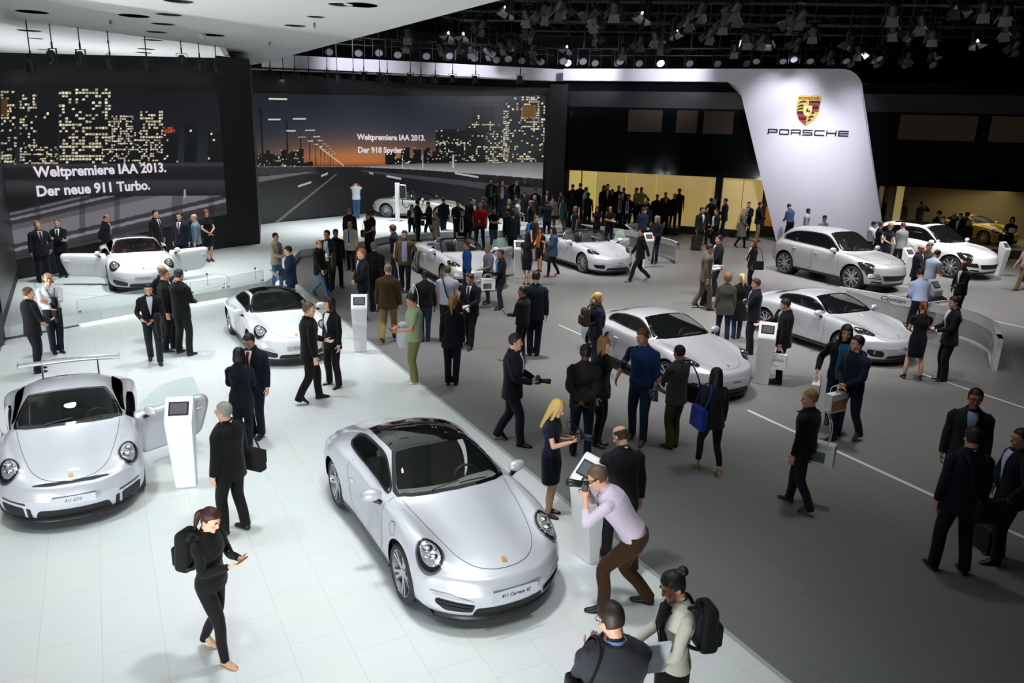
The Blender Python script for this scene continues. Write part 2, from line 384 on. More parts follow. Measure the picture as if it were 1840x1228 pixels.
# screen behind the white car; X, Y = columns and rows of its picture
u1 = (C1 - C0) / np.linalg.norm(C1 - C0); n1 = npa([u1[1], -u1[0]])
S = np.linspace(.02, 7.62, 400); zb = lambda s: .87 + (s - .11) * .0874; zt = lambda s: 5.55 + s * .038
T_ = np.linspace(0, 1, 270); SS, TT = np.meshgrid(S, T_); ZZ = zb(SS) + (zt(SS) - zb(SS)) * TT
X = np.interp(SS, [0, 2, 4, 6, 7.64], [-12, 117, 229, 325, 396]) + (4.9 - ZZ) * np.interp(SS, [0, 7.6], [9, 3.6])
Y = np.interp(SS, [0, 2, 4, 6, 7.64], [202.4, 206.2, 209.4, 212.2, 214.2]) - (ZZ - 4.875) * np.interp(SS, [0, 2, 4, 6, 7.64], [66.1, 61.2, 57.1, 53.4, 50.8])
col = blend(Y, [(160, (8, 10, 15)), (230, (16, 20, 29)), (290, (30, 34, 44)), (293, (46, 50, 58)), (300, (22, 24, 28)), (318, (18, 19, 22)), (326, (50, 48, 52)), (345, (30, 29, 33)), (352, (12, 13, 15)), (600, (12, 13, 15))])
for a in ((0, 24, 166, 292, 6, 7, .30, 1), (32, 62, 172, 290, 6, 6.5, .34, 2), (64, 100, 196, 292, 7, 8, .04, 3), (104, 197, 162, 292, 7.5, 7, .40, 4), (198, 238, 208, 292, 5, 5.5, .5, 5), (240, 290, 232, 292, 5, 5.5, .2, 6), (250, 290, 200, 250, 6, 7, .5, 7), (182, 282, 258, 292, 5, 5, .30, 8), (292, 318, 240, 292, 6, 6, .05, 9), (330, 352, 222, 290, 6, 7, .02, 10), (372, 402, 238, 290, 6, 7, .03, 11), (40, 100, 262, 292, 5, 5, .35, 12), (0, 40, 240, 262, 7, 6, .12, 13)):
    windows(col, X, Y, *a[:6], a[6], a[7])
windows(col, X, Y, 0, 11, 178, 206, 11, 28, 1., 3, (120, 82, 10), (90, 62, 10), .95)
windows(col, X, Y, 290, 312, 228, 238, 6, 4, .7, 3, (255, 90, 50), (40, 10, 8))
sl = Y - (402 - (X - 60) * .235); r_ = np.random.RandomState(5); st = np.convolve(r_.rand(300), np.ones(3) / 3, 'same')
lo = sl > -34; stc = .3 + .9 * st[np.clip(((sl + 60) * 1.6).astype(int), 0, 299)]
band(col, lo & (Y > 352), L_(62, 60, 66) * stc[lo & (Y > 352)][:, None], .75)
for c_, w, a in ((-30, 2, .5), (-20, 2.5, .8), (-4, 5, .35), (14, 13, .75), (38, 3, 1.)):
    band(col, (np.abs(sl - c_) < w) & (Y > 350), L_(122, 118, 124), a)
for x in (62, 146, 208, 312, 322, 378): band(col, (np.abs(X - x) < 5) & (Y > 345) & (Y < 420), L_(20, 22, 36), .5)
band(col, (np.abs(X - 331) < 2) & (Y > 339) & (Y < 354), L_(150, 150, 155), 1)
scr1 = screen('video_wall', S, T_, lambda s, t: (*(C0 + u1 * s + n1 * .03), zb(s) + (zt(s) - zb(s)) * t), col, 'dark video wall showing a lit city skyline behind the white stage', 'video wall')
M_TXT = mat('screen_text', (.1, .1, .1), .5, emit=L_(214, 205, 214), es=1.)
def wall_text(body, s0, s1, z, h, org, uu, nn, parent, bold, off=.05):
    R = np.stack([npa([uu[0], uu[1], 0]), npa([0, 0, 1.]), npa([nn[0], nn[1], 0])], 1)
    o = text('screen_lettering', body, M_TXT, h * 1.38, (0, 0, 0), np.eye(3), None, sx=1., bold=bold, align='LEFT')
    me = o.data; V = np.empty(len(me.vertices) * 3, np.float32); me.vertices.foreach_get('co', V); V = V.reshape(-1, 3)
    V[:, 0] = (V[:, 0] - V[:, 0].min()) / np.ptp(V[:, 0]) * (s1 - s0) + s0
    P_ = npa([*org, z]) + V[:, :1] * R[:, 0] + V[:, 1:2] * R[:, 1] + (V[:, 2:] + off) * R[:, 2]
    me.vertices.foreach_set('co', P_.astype(np.float32).ravel()); me.update(); o.parent = parent; return o
wall_text('Weltpremiere IAA 2013.', .82, 5.2, 3.26, .30, C0, u1, n1, scr1, .013)
wall_text('Der neue 911 Turbo.', .84, 4.53, 2.72, .30, C0, u1, n1, scr1, .013)
# side screen on the left wall
ul = (C0 - W0) / np.linalg.norm(C0 - W0); nl = npa([ul[1], -ul[0]]); Ll = np.linalg.norm(C0 - W0)
S = np.linspace(.35, Ll - .03, 120); T_ = np.linspace(0, 1, 160); SS, TT = np.meshgrid(S, T_); ZZ = .62 + 5. * TT
col = blend(-ZZ, [(-5.6, (6, 8, 11)), (-3.6, (13, 15, 20)), (-3.4, (26, 28, 33)), (-3., (15, 16, 19)), (-2.2, (20, 19, 23)), (-1.6, (12, 13, 15)), (-.6, (38, 36, 40))])
r_ = np.random.RandomState(8); st = np.convolve(r_.rand(400), np.ones(4) / 4, 'same'); sl = ZZ * 60 - SS * 14
col *= (.35 + 1.2 * st[np.clip((sl + 120).astype(int), 0, 399)])[..., None]
screen('video_wall', S, T_, lambda s, t: (*(W0 + ul * s + nl * .03), .62 + 5. * t), col, 'narrow dark video wall with blurred streaks on the left side wall', 'video wall')

# the wide screen behind the silver roadster
S = np.linspace(.05, 16.75, 620); T_ = np.linspace(0, 1, 260); SS, TT = np.meshgrid(S, T_); zt9 = lambda s: 6.02 + .55 * s / 17.
ZZ = .31 + (zt9(SS) - .31) * TT
kx = [0, 2.16, 4.32, 6.48, 8.64, 10.8, 12.96, 15.12, 17.28]
X = np.interp(SS, kx, [455.8, 521.9, 584.5, 645.6, 714.4, 783.3, 854.3, 924.9, 996.6]); Y = np.interp(SS, kx, [215.9, 217.9, 219.7, 221.4, 223.4, 225.4, 227.5, 229.5, 231.6]) - (ZZ - 4.875) * np.interp(SS, kx, [41.3, 39.3, 37.5, 35.9, 34.8, 34.1, 33.6, 33.7, 34])
X = X + (4.875 - ZZ) * np.interp(SS, kx, [2.6, 1.9, 1.3, .9, .4, 0, -.5, -.9, -1.3])
col = blend(Y, [(165, (22, 29, 38)), (195, (30, 37, 48)), (225, (48, 50, 60)), (245, (70, 62, 66)), (262, (110, 80, 66)), (278, (165, 105, 62)), (290, (176, 102, 50)), (298, (110, 62, 36)), (300, (24, 25, 28)), (420, (24, 26, 28))])
dx_ = np.exp(-((X - 640) / 130.) ** 2)[..., None]; sky = (Y < 299)[..., None]
dk = blend(Y, [(165, (16, 21, 30)), (230, (30, 34, 44)), (270, (50, 50, 58)), (298, (60, 56, 60)), (299, (24, 25, 28)), (420, (24, 26, 28))])
col = np.where(sky, col * dx_ + dk * (1 - dx_), col)
r_ = np.random.RandomState(3)
def skyline(x0, x1, y_, amp, seed, lit=.08, base=(9, 11, 14)):
    r2 = np.random.RandomState(seed); x = x0
    while x < x1:
        w = r2.uniform(4, 11); windows(col, X, Y, x, x + w, y_ - amp * r2.rand(), 299, 3, 3.5, lit, int(r2.rand() * 999), base=base); x += w * .9
skyline(455, 545, 281, 14, 1, .06); skyline(545, 560, 292, 4, 2, 0); skyline(694, 790, 284, 20, 4, .07)
for a in ((784, 836, 234, 300, 4, 4, .16, 21), (797, 822, 232, 240, 5, 5, .0, 22), (836, 908, 224, 310, 4.5, 4.5, .10, 23), (848, 889, 192, 300, 4.5, 5, .08, 24), (873, 915, 240, 300, 5, 5, .4, 25), (905, 939, 168, 306, 5, 6, .16, 26), (905, 914, 200, 300, 4.5, 4.5, .7, 30), (938, 970, 168, 250, 5.2, 5, .62, 27), (932, 982, 236, 300, 6, 5, .12, 28), (930, 962, 280, 302, 5, 5, .55, 29), (973, 982, 186, 260, 5, 7, .3, 31)):
    windows(col, X, Y, *a)
windows(col, X, Y, 939, 964, 190, 212, 26, 22, 1., 3, (135, 92, 12), (100, 70, 10), .95)
band(col, (np.abs(X - 470 - (Y - 240) * .05) < 1.8) & (Y > 195) & (Y < 290), L_(10, 11, 14))
for x, y, w in ((516, 215, 32), (541, 235, 24), (557, 246, 18), (568, 253, 13), (577, 259, 10), (584, 263, 8), (590, 268, 6), (595, 273, 5), (600, 277, 4)):
    band(col, (np.abs(X - x - (Y - y) * .02) < max(.5, w / 22)) & (Y > y) & (Y < 298), L_(12, 13, 16))
    for s_ in (-1, 1): band(col, (np.abs(X - x - s_ * w * .72) < w * .36) & (np.abs(Y - y - (0 if s_ < 0 else -1)) < max(.7, w / 24)), L_(205, 198, 190), .9)
band(col, (np.abs(X - 500) < 17) & (np.abs(Y - 179.5) < 1.4), L_(220, 214, 205))
band(col, (np.abs((Y - 297) - (X - 619) * .75) < 1.2) & (X > 575) & (X < 619), L_(210, 190, 170), .8)
band(col, (Y > 298) & (Y < 313) & (X < 560 + (Y - 298)), L_(48, 48, 54), .8)
k = (np.abs(Y - (322 - (X - 460) * .13)) < 5 - (X - 460) * .04) & (X < 560); band(col, k, L_(110, 106, 108), .7)
ln = (np.abs(X - (606 - (Y - 312) * 1.22)) < 1.0 + (Y - 300) * .03) & (Y > 312); band(col, ln, L_(120, 118, 120), .6)
for a in ((536, 335, 560, 327), (578, 316, 590, 311), (696, 316, 722, 321), (664, 309, 672, 312), (818, 311, 860, 318)):
    t_ = np.clip((X - a[0]) / (a[2] - a[0]), 0, 1); band(col, (X > a[0]) & (X < a[2]) & (np.abs(Y - a[1] - t_ * (a[3] - a[1])) < 1.7), L_(190, 186, 190), .8)
yb1 = np.interp(X, [640, 760, 985], [298, 293, 291]); yb2 = np.interp(X, [640, 760, 985], [299, 305, 322])
k = (Y > yb1) & (Y < yb2); f_ = ((Y - yb1) / (yb2 - yb1 + 1e-3))[k]; col[k] = L_(150, 148, 152) * (.25 + .75 * f_)[:, None]
for x, w in ((815, 1.8), (761, 1), (725, .8)): band(col, (np.abs(X - x) < w) & (Y > 278) & (Y < 302), L_(200, 200, 205), .6)
yc1 = np.interp(X, [640, 985], [304, 340]); yc2 = np.interp(X, [640, 985], [306, 356]); k = (Y > yc1) & (Y < yc2) & (X > 650); band(col, k, L_(70, 68, 74), .7)
scr9 = screen('video_wall', S, T_, lambda s, t: (*wall_pt(s), .31 + (zt9(s) - .31) * t), col, 'wide video wall showing a dusk motorway and city skyline behind the silver roadster', 'video wall')
for body, xa, xb, yc, hh in (('Weltpremiere IAA 2013.', 638, 762, 247, .40), ('Der 918 Spyder.', 639, 723, 269.5, .40)):
    sa, sb = np.interp([xa, xb], [455.8, 521.9, 584.5, 645.6, 714.4, 783.3], kx[:6]); pa, pb = wall_pt(sa), wall_pt(sb)
    uu = (pb - pa) / np.linalg.norm(pb - pa); nn = npa([uu[1], -uu[0]]); zz = 4.875 - (yc - 223.) / 35.2
    wall_text(body, 0, np.linalg.norm(pb - pa), zz, hh * .72, pa, uu, nn, scr9, .012, .22)

# ---- ceiling over the white floor
def ceiling_sheet(poly, holes, z):
    bm = bmesh.new(); E = []
    for L in [poly] + [[(x + r * math.cos(a), y + r * math.sin(a)) for a in np.linspace(0, 2 * PI, 25)[:-1]] for x, y, r in holes]:
        v = [bm.verts.new((x, y, z)) for x, y in L]; E += [bm.edges.new((v[i - 1], v[i])) for i in range(len(v))]
    bmesh.ops.triangle_fill(bm, use_beauty=True, use_dissolve=False, edges=E); me = bpy.data.meshes.new('ceiling'); bm.to_mesh(me); bm.free(); return me
CE = npa([-.41, 16.29]); edge = lambda t: tuple(CE + npa([-.4935, .8697]) * t)
HOLES = [(-7.34, 17.68, .29), (-8.53, 19.93, .29), (-9.55, 21.91, .29), (-10.66, 23.97, .29), (-11.89, 26.43, .29), (-13.74, 29.88, .29), (-14.61, 31.55, .29), (-14.79, 24.61, .32), (-16.05, 27.02, .22), (-18.39, 31.45, .24), (-3.83, 17.49, .25), (-4.88, 19.56, .2), (-5.9, 21.43, .27), (-10.46, 29.95, .26), (-11.29, 31.56, .2)]
LAMPS = [(-.9, 7.4), (-2.6, 9.6), (-6.2, 8.6), (-7.6, 12.2), (-4.3, 13.), (-5.4, 16.2), (-2.2, 4.2), (-5.6, 4.6), (-8.4, 16.4), (.9, 5.0), (-3.4, 17.5), (-9.6, 20.4), (-12., 20.2), (-9.2, 24.4)]
cpoly = [(-38, -10), edge(-30), edge(0), edge(20.4), (-13.98, 39.19), (-16.5, 38.6), (-11.4, 34.0), (-22.1, 34.5), (-38, 35.4)]
cpoly = [(-38, -10), edge(-30), edge(0), edge(22.5), (-12.66, 37.4), (-14.2, 39.2), (-14.9, 38.9), (-11.18, 33.81), (-22.07, 34.45), (-38, 35.4)]
obj('ceiling', ceiling_sheet(cpoly, HOLES + [(x, y, .36) for x, y in LAMPS], 7.28), kind='structure').data.materials.append(M_CEIL)
g = G(); E_ = npa(cpoly); k = len(E_); g.add([(x, y, 7.28) for x, y in E_] + [(x, y, 7.75) for x, y in E_], [(i, (i + 1) % k, k + (i + 1) % k, k + i) for i in range(k)]); g.ob('trim_ceiling', M_CEIL, kind='structure')
M_RING = mat('recess_ring', (.62, .60, .62), .5); M_CAV = mat('recess_dark', (.02, .012, .016), .8)
rec = ['third', 'nearest']
g = G(); g.lathe([(1., 0), (1.06, -.01), (1.06, .0)], 32); g.lathe([(1., 0), (1., .5)], 32, mi=1); ring_me = g.me('ceiling_recess', [M_RING, M_CAV], True)
g = G(); g.lathe([(1, .5), (0, .5)], 32); cap_me = g.me('recess_cap', M_CAV)
for i, (x, y, r) in enumerate(HOLES):
    o = obj('ceiling_recess', ring_me, loc=(x, y, 7.28)); o.scale = (r, r, 1)
    tag(o, 'round dark recess with a pale rim in the white ceiling', 'ceiling recess', 'round recesses in the white ceiling'); obj('recess_cap', cap_me, o)
g = G(); g.lathe([(0, -.10), (.03, -.10), (.035, -.05), (.03, 0)], 12); g.lathe([(.0, -.13), (.05, -.125), (.0, -.12)], 12); spr = g.me('sprinkler', M_STEEL, True)
for x, y in ((-10.69, 21.39), (-13.58, 26.87), (-16.52, 32.48), (-7.95, 25.88), (-5.21, 20.73)):
    tag(obj('sprinkler', spr, loc=(x, y, 7.28)), 'small metal sprinkler head under the white ceiling', 'sprinkler', 'sprinkler heads under the ceiling')
g = G(); g.lathe([(0, -.14), (.08, -.13), (.12, -.08), (.14, 0)], 24); tag(g.ob('smoke_detector', mat('detector_white', (.6, .6, .58), .5), smooth=True, loc=(-9.48, 24.3, 7.28)), 'white domed smoke detector on the white ceiling', 'smoke detector')
# thin soffit under the ribbon
slab('trim_soffit', [(-14.2, 39.15), (2.36, 42.0), (2.4, 42.5), (-14.2, 39.7)], 7.26, 7.30, M_CEIL)

# ---- hall shell
slab('ceiling_hall', [(-40, -12), (45, -12), (45, 60), (-40, 60)], 11.5, 11.7, M_BLK)
for nme, a, b in (('wall_hall_west', (-40, 60), (-40, -12)), ('wall_hall_north', (45, 60), (-40, 60)), ('wall_hall_east', (45, -12), (45, 60)), ('wall_hall_south', (-40, -12), (45, -12))):
    a, b = npa(a), npa(b); wall_quad(nme, b, a, 0, 11.6, M_BLK)

# ---- glazed rear building: s along its front, off towards the hall
FO = npa([2.5, 41.]); FU = npa([.9285, -.3714]); FN = npa([-.3714, -.9285])
def fac(s, z, off=0.): return npa([*(FO + FU * s + FN * off), z])
def fbox(name, s0, s1, z0, z1, o0, o1, m, parent=None, kind=None):
    g = G(); V = [fac(s, z, o) for s in (s0, s1) for z in (z0, z1) for o in (o0, o1)]
    g.add(V, [(0, 1, 3, 2), (4, 6, 7, 5), (0, 4, 5, 1), (2, 3, 7, 6), (0, 2, 6, 4), (1, 5, 7, 3)]); return g.ob(name, m, parent, kind=kind)
M_BEIGE = mat('backlit_panel', (.55, .46, .26), .35, emit=L_(176, 150, 84), es=.62)
M_BEIGE2 = mat('backlit_panel_bright', (.55, .48, .28), .35, emit=L_(196, 176, 100), es=.7)
M_DIM = mat('dim_room', (.03, .02, .012), .8, emit=L_(40, 30, 20), es=.18)
fbox('wall_plinth', -.1, 8.9, 0, .36, -.4, .0, mat('plinth_brown', (.030, .026, .018), .4), kind='structure')
fbox('floor_step', .2, 6.3, 0, .36, .0, 1.15, mat('plinth_brown', (.030, .026, .018), .4), kind='structure')
fbox('wall_upper', -.3, 30, 2.82, 7.2, -.6, .02, M_BLKG, kind='structure')
fbox('trim_upper', -.3, 30, 6.0, 6.75, .02, .05, mat('upper_band', (.013, .015, .019), .35), kind='structure')
for i, (s0, s1) in enumerate(((3.2, 4.9), (5.6, 6.6), (6.9, 8.3), (15.4, 18.4), (18.9, 23.4))):
    fbox('window_%d' % (i + 1), s0, s1, 4.85, 5.9, .02, .03, M_DIM, kind='structure')
panels = [(.25, .85, M_BEIGE2), (.95, 1.7, M_BEIGE2), (1.75, 3.3, M_BEIGE), (3.32, 4.85, M_BEIGE), (4.87, 6.35, M_BEIGE), (6.37, 7.75, M_BEIGE), (8.1, 9.05, M_BEIGE), (9.07, 10.0, M_BEIGE)]
for i, (s0, s1, m) in enumerate(panels):
    o = fbox('wall_panel', s0, s1 - .02, .36, 2.82, -.25, -.05, m)
    tag(o, 'glowing beige glass wall panel, %s from the black end wall' % ('first', 'second', 'third', 'fourth', 'fifth', 'sixth', 'seventh', 'eighth')[i], 'wall panel'); o['kind'] = 'structure'
fbox('wall_post', 7.75, 8.08, 0, 2.82, -.3, .06, M_BLKG, kind='structure')
fbox('wall_return', -.1, .25, 0, 2.82, -.3, .0, mat('olive_side', (.06, .055, .02), .5), kind='structure')
# display case with dark shelves left of the pylon, and the showroom right of it
fbox('wall_case', 10.0, 11.0, 0, 2.82, -1.2, -1.0, mat('case_dark', (.02, .016, .01), .5), kind='structure')
M_WARMB = mat('warm_board', (.5, .24, .06), .5, emit=L_(150, 92, 34), es=.35)
fbox('wall_back_room', 15.2, 26., 0, 2.85, -5.4, -5.2, mat('room_back', (.35, .29, .14), .6), kind='structure')
fbox('floor_room', 15.2, 26., .0, .34, -5.2, -.02, mat('room_floor', (.30, .26, .16), .35), kind='structure')
fbox('wall_warm_board', 10.15, 10.8, .55, 1.5, -.95, -.9, M_WARMB, kind='structure')
fbox('wall_room_side', 15.0, 15.2, 0, 2.85, -5.4, -.02, mat('room_side', (.25, .2, .1), .6), kind='structure')
fbox('ceiling_room', 15.2, 26., 2.82, 2.9, -5.4, -.6, M_BLK, kind='structure')
fbox('window_9', 15.4, 25.8, .36, 2.8, -.03, -.01, mat('room_glass', (.1, .1, .1), .02, alpha=.14), kind='structure')
for s in (15.75, 23.2): fbox('wall_room_post', s, s + .28, .34, 2.82, -.5, -.1, M_BEIGE, kind='structure')
lamp('AREA', tuple(fac(20, 2.7, -3.)), tuple(fac(20, 0, -3.)), 55, WARM, 3.5, 160)
lamp('AREA', tuple(fac(10.5, 2.6, -.5)), tuple(fac(10.5, 0, -.5)), 6, WARM, .8, 160)

# ---- ribbon and sign pylon
def pylon_outline():
    arc = lambda cx, cz, r, a0, a1, n=9: [(cx + r * math.cos(a), cz + r * math.sin(a)) for a in np.radians(np.linspace(a0, a1, n))]
    return [(-.2, 7.23), (7.75, 7.21)] + arc(7.75, 6.36, .85, 90, 16) + [(10.87, 0), (15.65, 0), (13.72, 6.55)] + arc(12.72, 6.78, 1.0, 10, 90) + [(-.2, 7.79)]
PY = thing('sign_pylon', 'white leaning sign pylon with a crest, joined to a white ribbon overhead', 'sign', tuple(fac(13, 0, .35)))
PY_I = npa(fac(13, 0, .35))
g = G(); O = pylon_outline(); k = len(O)
V = [fac(s, z, .35) - PY_I for s, z in O] + [fac(s, z, -.05) - PY_I for s, z in O]
bmx = bmesh.new(); vs = [bmx.verts.new(tuple(v)) for v in V]; bmx.faces.new(vs[:k]); bmx.faces.new(vs[k:][::-1])
for i in range(k): bmx.faces.new((vs[i], vs[k + i], vs[k + (i + 1) % k], vs[(i + 1) % k]))
bmesh.ops.triangulate(bmx, faces=[f for f in bmx.faces if len(f.verts) > 4]); bmesh.ops.recalc_face_normals(bmx, faces=bmx.faces)
me = bpy.data.meshes.new('pylon_panel'); bmx.to_mesh(me); bmx.free(); me.materials.append(M_RIB); obj('pylon_panel', me, PY)
# the ribbon's other arm runs over the stage
slab('trim_ribbon', [(-11.9, 37.75), (2.32, 42.07), (2.36, 42.25), (-12.1, 38.0)], 7.28, 7.85, M_RIB)
# lettering drawn as strokes
M_INK = mat('sign_ink', (.006, .006, .010), .4)
def strokes(g, polys, s0, z0, w, h, t, off, dz=0., mi=0):
    """each poly in unit letter space -> flat bars standing off the panel"""
    for P in polys:
        Q_ = [npa([s0 + x * w, z0 + y * h]) for x, y in P]
        for a, b in zip(Q_[:-1], Q_[1:]):
            d = b - a; L = np.linalg.norm(d); d = d / L; nn = npa([-d[1], d[0]]) * t / 2; a2, b2 = a - d * t * .5, b + d * t * .5
            c4 = [a2 - nn, b2 - nn, b2 + nn, a2 + nn]; V = [fac(p[0], p[1], off) - PY_I for p in c4] + [fac(p[0], p[1], off + .03) - PY_I for p in c4]
            g.add(V, [(0, 1, 2, 3), (4, 7, 6, 5), (0, 4, 5, 1), (1, 5, 6, 2), (2, 6, 7, 3), (3, 7, 4, 0)], mi)
LET = {'P': [[(0, 0), (0, 1), (.9, 1), (1, .9), (1, .5), (.9, .4), (0, .4)]], 'O': [[(.08, 0), (.92, 0), (1, .1), (1, .9), (.92, 1), (.08, 1), (0, .9), (0, .1), (.08, 0)]],
       'R': [[(0, 0), (0, 1), (.9, 1), (1, .9), (1, .5), (.9, .4), (0, .4)], [(.9, .4), (1, .3), (1, 0)]], 'S': [[(1, 1), (.08, 1), (0, .92), (0, .62), (.08, .52), (.92, .5), (1, .4), (1, .1), (.92, 0), (0, 0)]],
       'C': [[(1, 1), (.08, 1), (0, .9), (0, .1), (.08, 0), (1, 0)]], 'H': [[(0, 0), (0, 1)], [(1, 0), (1, 1)], [(0, .5), (1, .5)]], 'E': [[(1, 1), (0, 1), (0, 0), (1, 0)], [(0, .5), (1, .5)]]}
g = G(); s = 9.95
for ch in 'PORSCHE': strokes(g, LET[ch], s, 4.93, .385, .20, .045, .35); s += .505
g.ob('pylon_lettering', M_INK, PY)
# crest
cs, cz, ch = 11.55, 6.02, .60
M_CG = mat('crest_gold_sign', (.80, .55, .14), .35, .35); M_CR = mat('crest_red', (.42, .02, .015), .4); M_CL = mat('crest_light', (.90, .72, .30), .4, .2)
def cpoly3(polys, off, th, m, name, par):
    g = G()
    for P in polys:
        P = npa(P); a = sum(P[i - 1][0] * P[i][1] - P[i][0] * P[i - 1][1] for i in range(len(P))); P = P if a > 0 else P[::-1]
        k = len(P); V = [fac(cs + x * ch, cz + y * ch, off) - PY_I for x, y in P] + [fac(cs + x * ch, cz + y * ch, off + th) - PY_I for x, y in P]
        g.add(V, [tuple(range(k))[::-1], tuple(range(k, 2 * k))] + [(i, (i + 1) % k, k + (i + 1) % k, k + i) for i in range(k)])
    return g.ob(name, m, par)
CR = cpoly3([shield_outline(1.)], .35, .05, M_CG, 'crest', PY)
def inside(x0, x1, y0, y1):                                          # a stripe clipped to the shield
    out = []
    for t in np.linspace(0, 1, 6): out.append((t, y0 + (y1 - y0) * t))
    w = lambda y: .80 if y > .4 else .76 if y > -.2 else .76 - (-.2 - y) * .44 if y > -.7 else max(0, .52 - (-.7 - y) * 1.25)
    L = []; Rr = []
    for t in np.linspace(0, 1, 6):
        y = y0 + (y1 - y0) * t; W = w(y); L.append((max(x0, -W), y)); Rr.append((min(x1, W), y))
    return L + Rr[::-1]
cpoly3([inside(.02, 1, .50, .66), inside(.02, 1, .06, .28), inside(-1, -.02, -.32, -.10), inside(-1, -.02, -.74, -.54)], .40, .012, M_INK, 'crest_stripe', CR)
cpoly3([inside(.02, 1, .29, .49), inside(.02, 1, -.14, .05), inside(-1, -.02, -.53, -.33), inside(-1, -.02, -1.04, -.75)], .40, .012, M_CR, 'crest_stripe', CR)
cpoly3([[(-.29, .30), (.29, .30), (.29, -.20), (.2, -.38), (0, -.46), (-.2, -.38), (-.29, -.20)]], .415, .02, M_CL, 'crest_centre', CR)
cpoly3([[(-.02, .16), (.03, .08), (.0, -.02), (.10, -.06), (.17, -.02), (.19, -.12), (.14, -.24), (.10, -.24), (.12, -.14), (.04, -.12), (-.04, -.18), (-.12, -.22), (-.13, -.18), (-.06, -.12), (-.08, -.06), (-.15, -.07), (-.14, -.02), (-.06, .02), (-.05, .10)]], .437, .01, M_INK, 'crest_horse', CR)
g = G()
for (x0, y0, fl) in ((-.70, .50, 1), (-.72, .22, 1), (-.72, -.0, 1), (.12, -.30, 1), (.10, -.58, 1), (.08, -.82, 1)):
    w_ = .5 if x0 < -.5 and y0 > .3 else .36 if y0 > -.7 else .22
    pl = [[(0, 0), (.25, .10), (.6, .16), (1, .15)]] + [[(u, .02 + .16 * u), (u + .10, .16 + .16 * u)] for u in (.2, .45, .7)]
    strokes(g, [[(x, y) for x, y in P] for P in pl], cs + x0 * ch, cz + y0 * ch, w_ * ch, .55 * ch, .035, .402)
g.ob('crest_antler', M_INK, CR)
g = G(); s = cs - .70 * ch
for c_ in 'PORSCHE': strokes(g, LET[c_], s, cz + .76 * ch, .13 * ch, .14 * ch, .018, .402); s += .208 * ch
g.ob('crest_lettering', mat('crest_letter', (.25, .10, .02), .4), CR)
# ---------------------------------------------------------------- display totems, barriers, rig
M_KIOSK = mat('kiosk_white', (.82, .82, .83), .3, coat=.3); M_TAB = mat('tablet_black', (.01, .01, .012), .15)
def kiosk(x, y, rz, label, z=0., on=None, s=1.):
    t = thing('info_totem', label, 'info totem', (x, y, z), rz, 'white info totems beside the cars'); t.scale = (s, s, s)
    # side outline: y towards the reader is negative
    P = [(.02, 0), (-.13, 0), (-.25, .99), (-.23, 1.03), (-.02, 1.27), (.01, 1.28), (.04, 1.24)]
    P = round_poly(P[::-1], .015, 3); k = len(P); g = G(); w0, w1 = .13, .175
    V = [((-1 if i < k else 1) * (w0 + (w1 - w0) * min(1, z_ / 1.1)), y_, z_) for i, (y_, z_) in enumerate(list(P) + list(P))]
    g.add(V, [tuple(range(k)), tuple(range(k, 2 * k))[::-1]] + [(i, k + i, k + (i + 1) % k, (i + 1) % k) for i in range(k)])
    bevel(g.ob('totem_body', M_KIOSK, t), .008, 2)
    a = math.atan2(.24, .21); R = rot('x', a - 0)
    g = G(); g.box((0, 0, 0), (.25, .19, .012)); o = g.ob('tablet', M_TAB, t, loc=(0, -.128, 1.150), rot=(a, 0, 0))
    sc = mat('tablet_screen', (.05, .05, .055), .15, emit=L_(120, 122, 128), es=.28 if on is None else on)
    g = G(); g.box((0, 0, .007), (.21, .155, .004)); g.ob('tablet_screen', sc, o)
    return t
kiosk(-3.35, 16.3, .16, 'white info totem on the edge of the white floor beside the white car', .02)
kiosk(-4.41, 9.62, .22, 'white info totem standing by the open door of the silver winged car', .02)
kiosk(1.0, 8.05, -.95, 'white info totem that the man in the pinstripe suit leans on', .02)
kiosk(.14, 25.45, .1, 'white info totem on grey floor beside the first silver roadster')
kiosk(5.12, 14.9, -.35, 'white info totem used by the man with a white paper bag', 0.)
kiosk(13.5, 26.35, .35, 'white info totem in front of the silver off-road car')
kiosk(18.28, 28.8, .5, 'white info totem in front of the white off-road car')
kiosk(4.9, 28.4, .3, 'white info totem behind the striding man in a black blazer')
kiosk(11.2, 20.3, .45, 'white info totem behind the curved white barrier with script lettering')

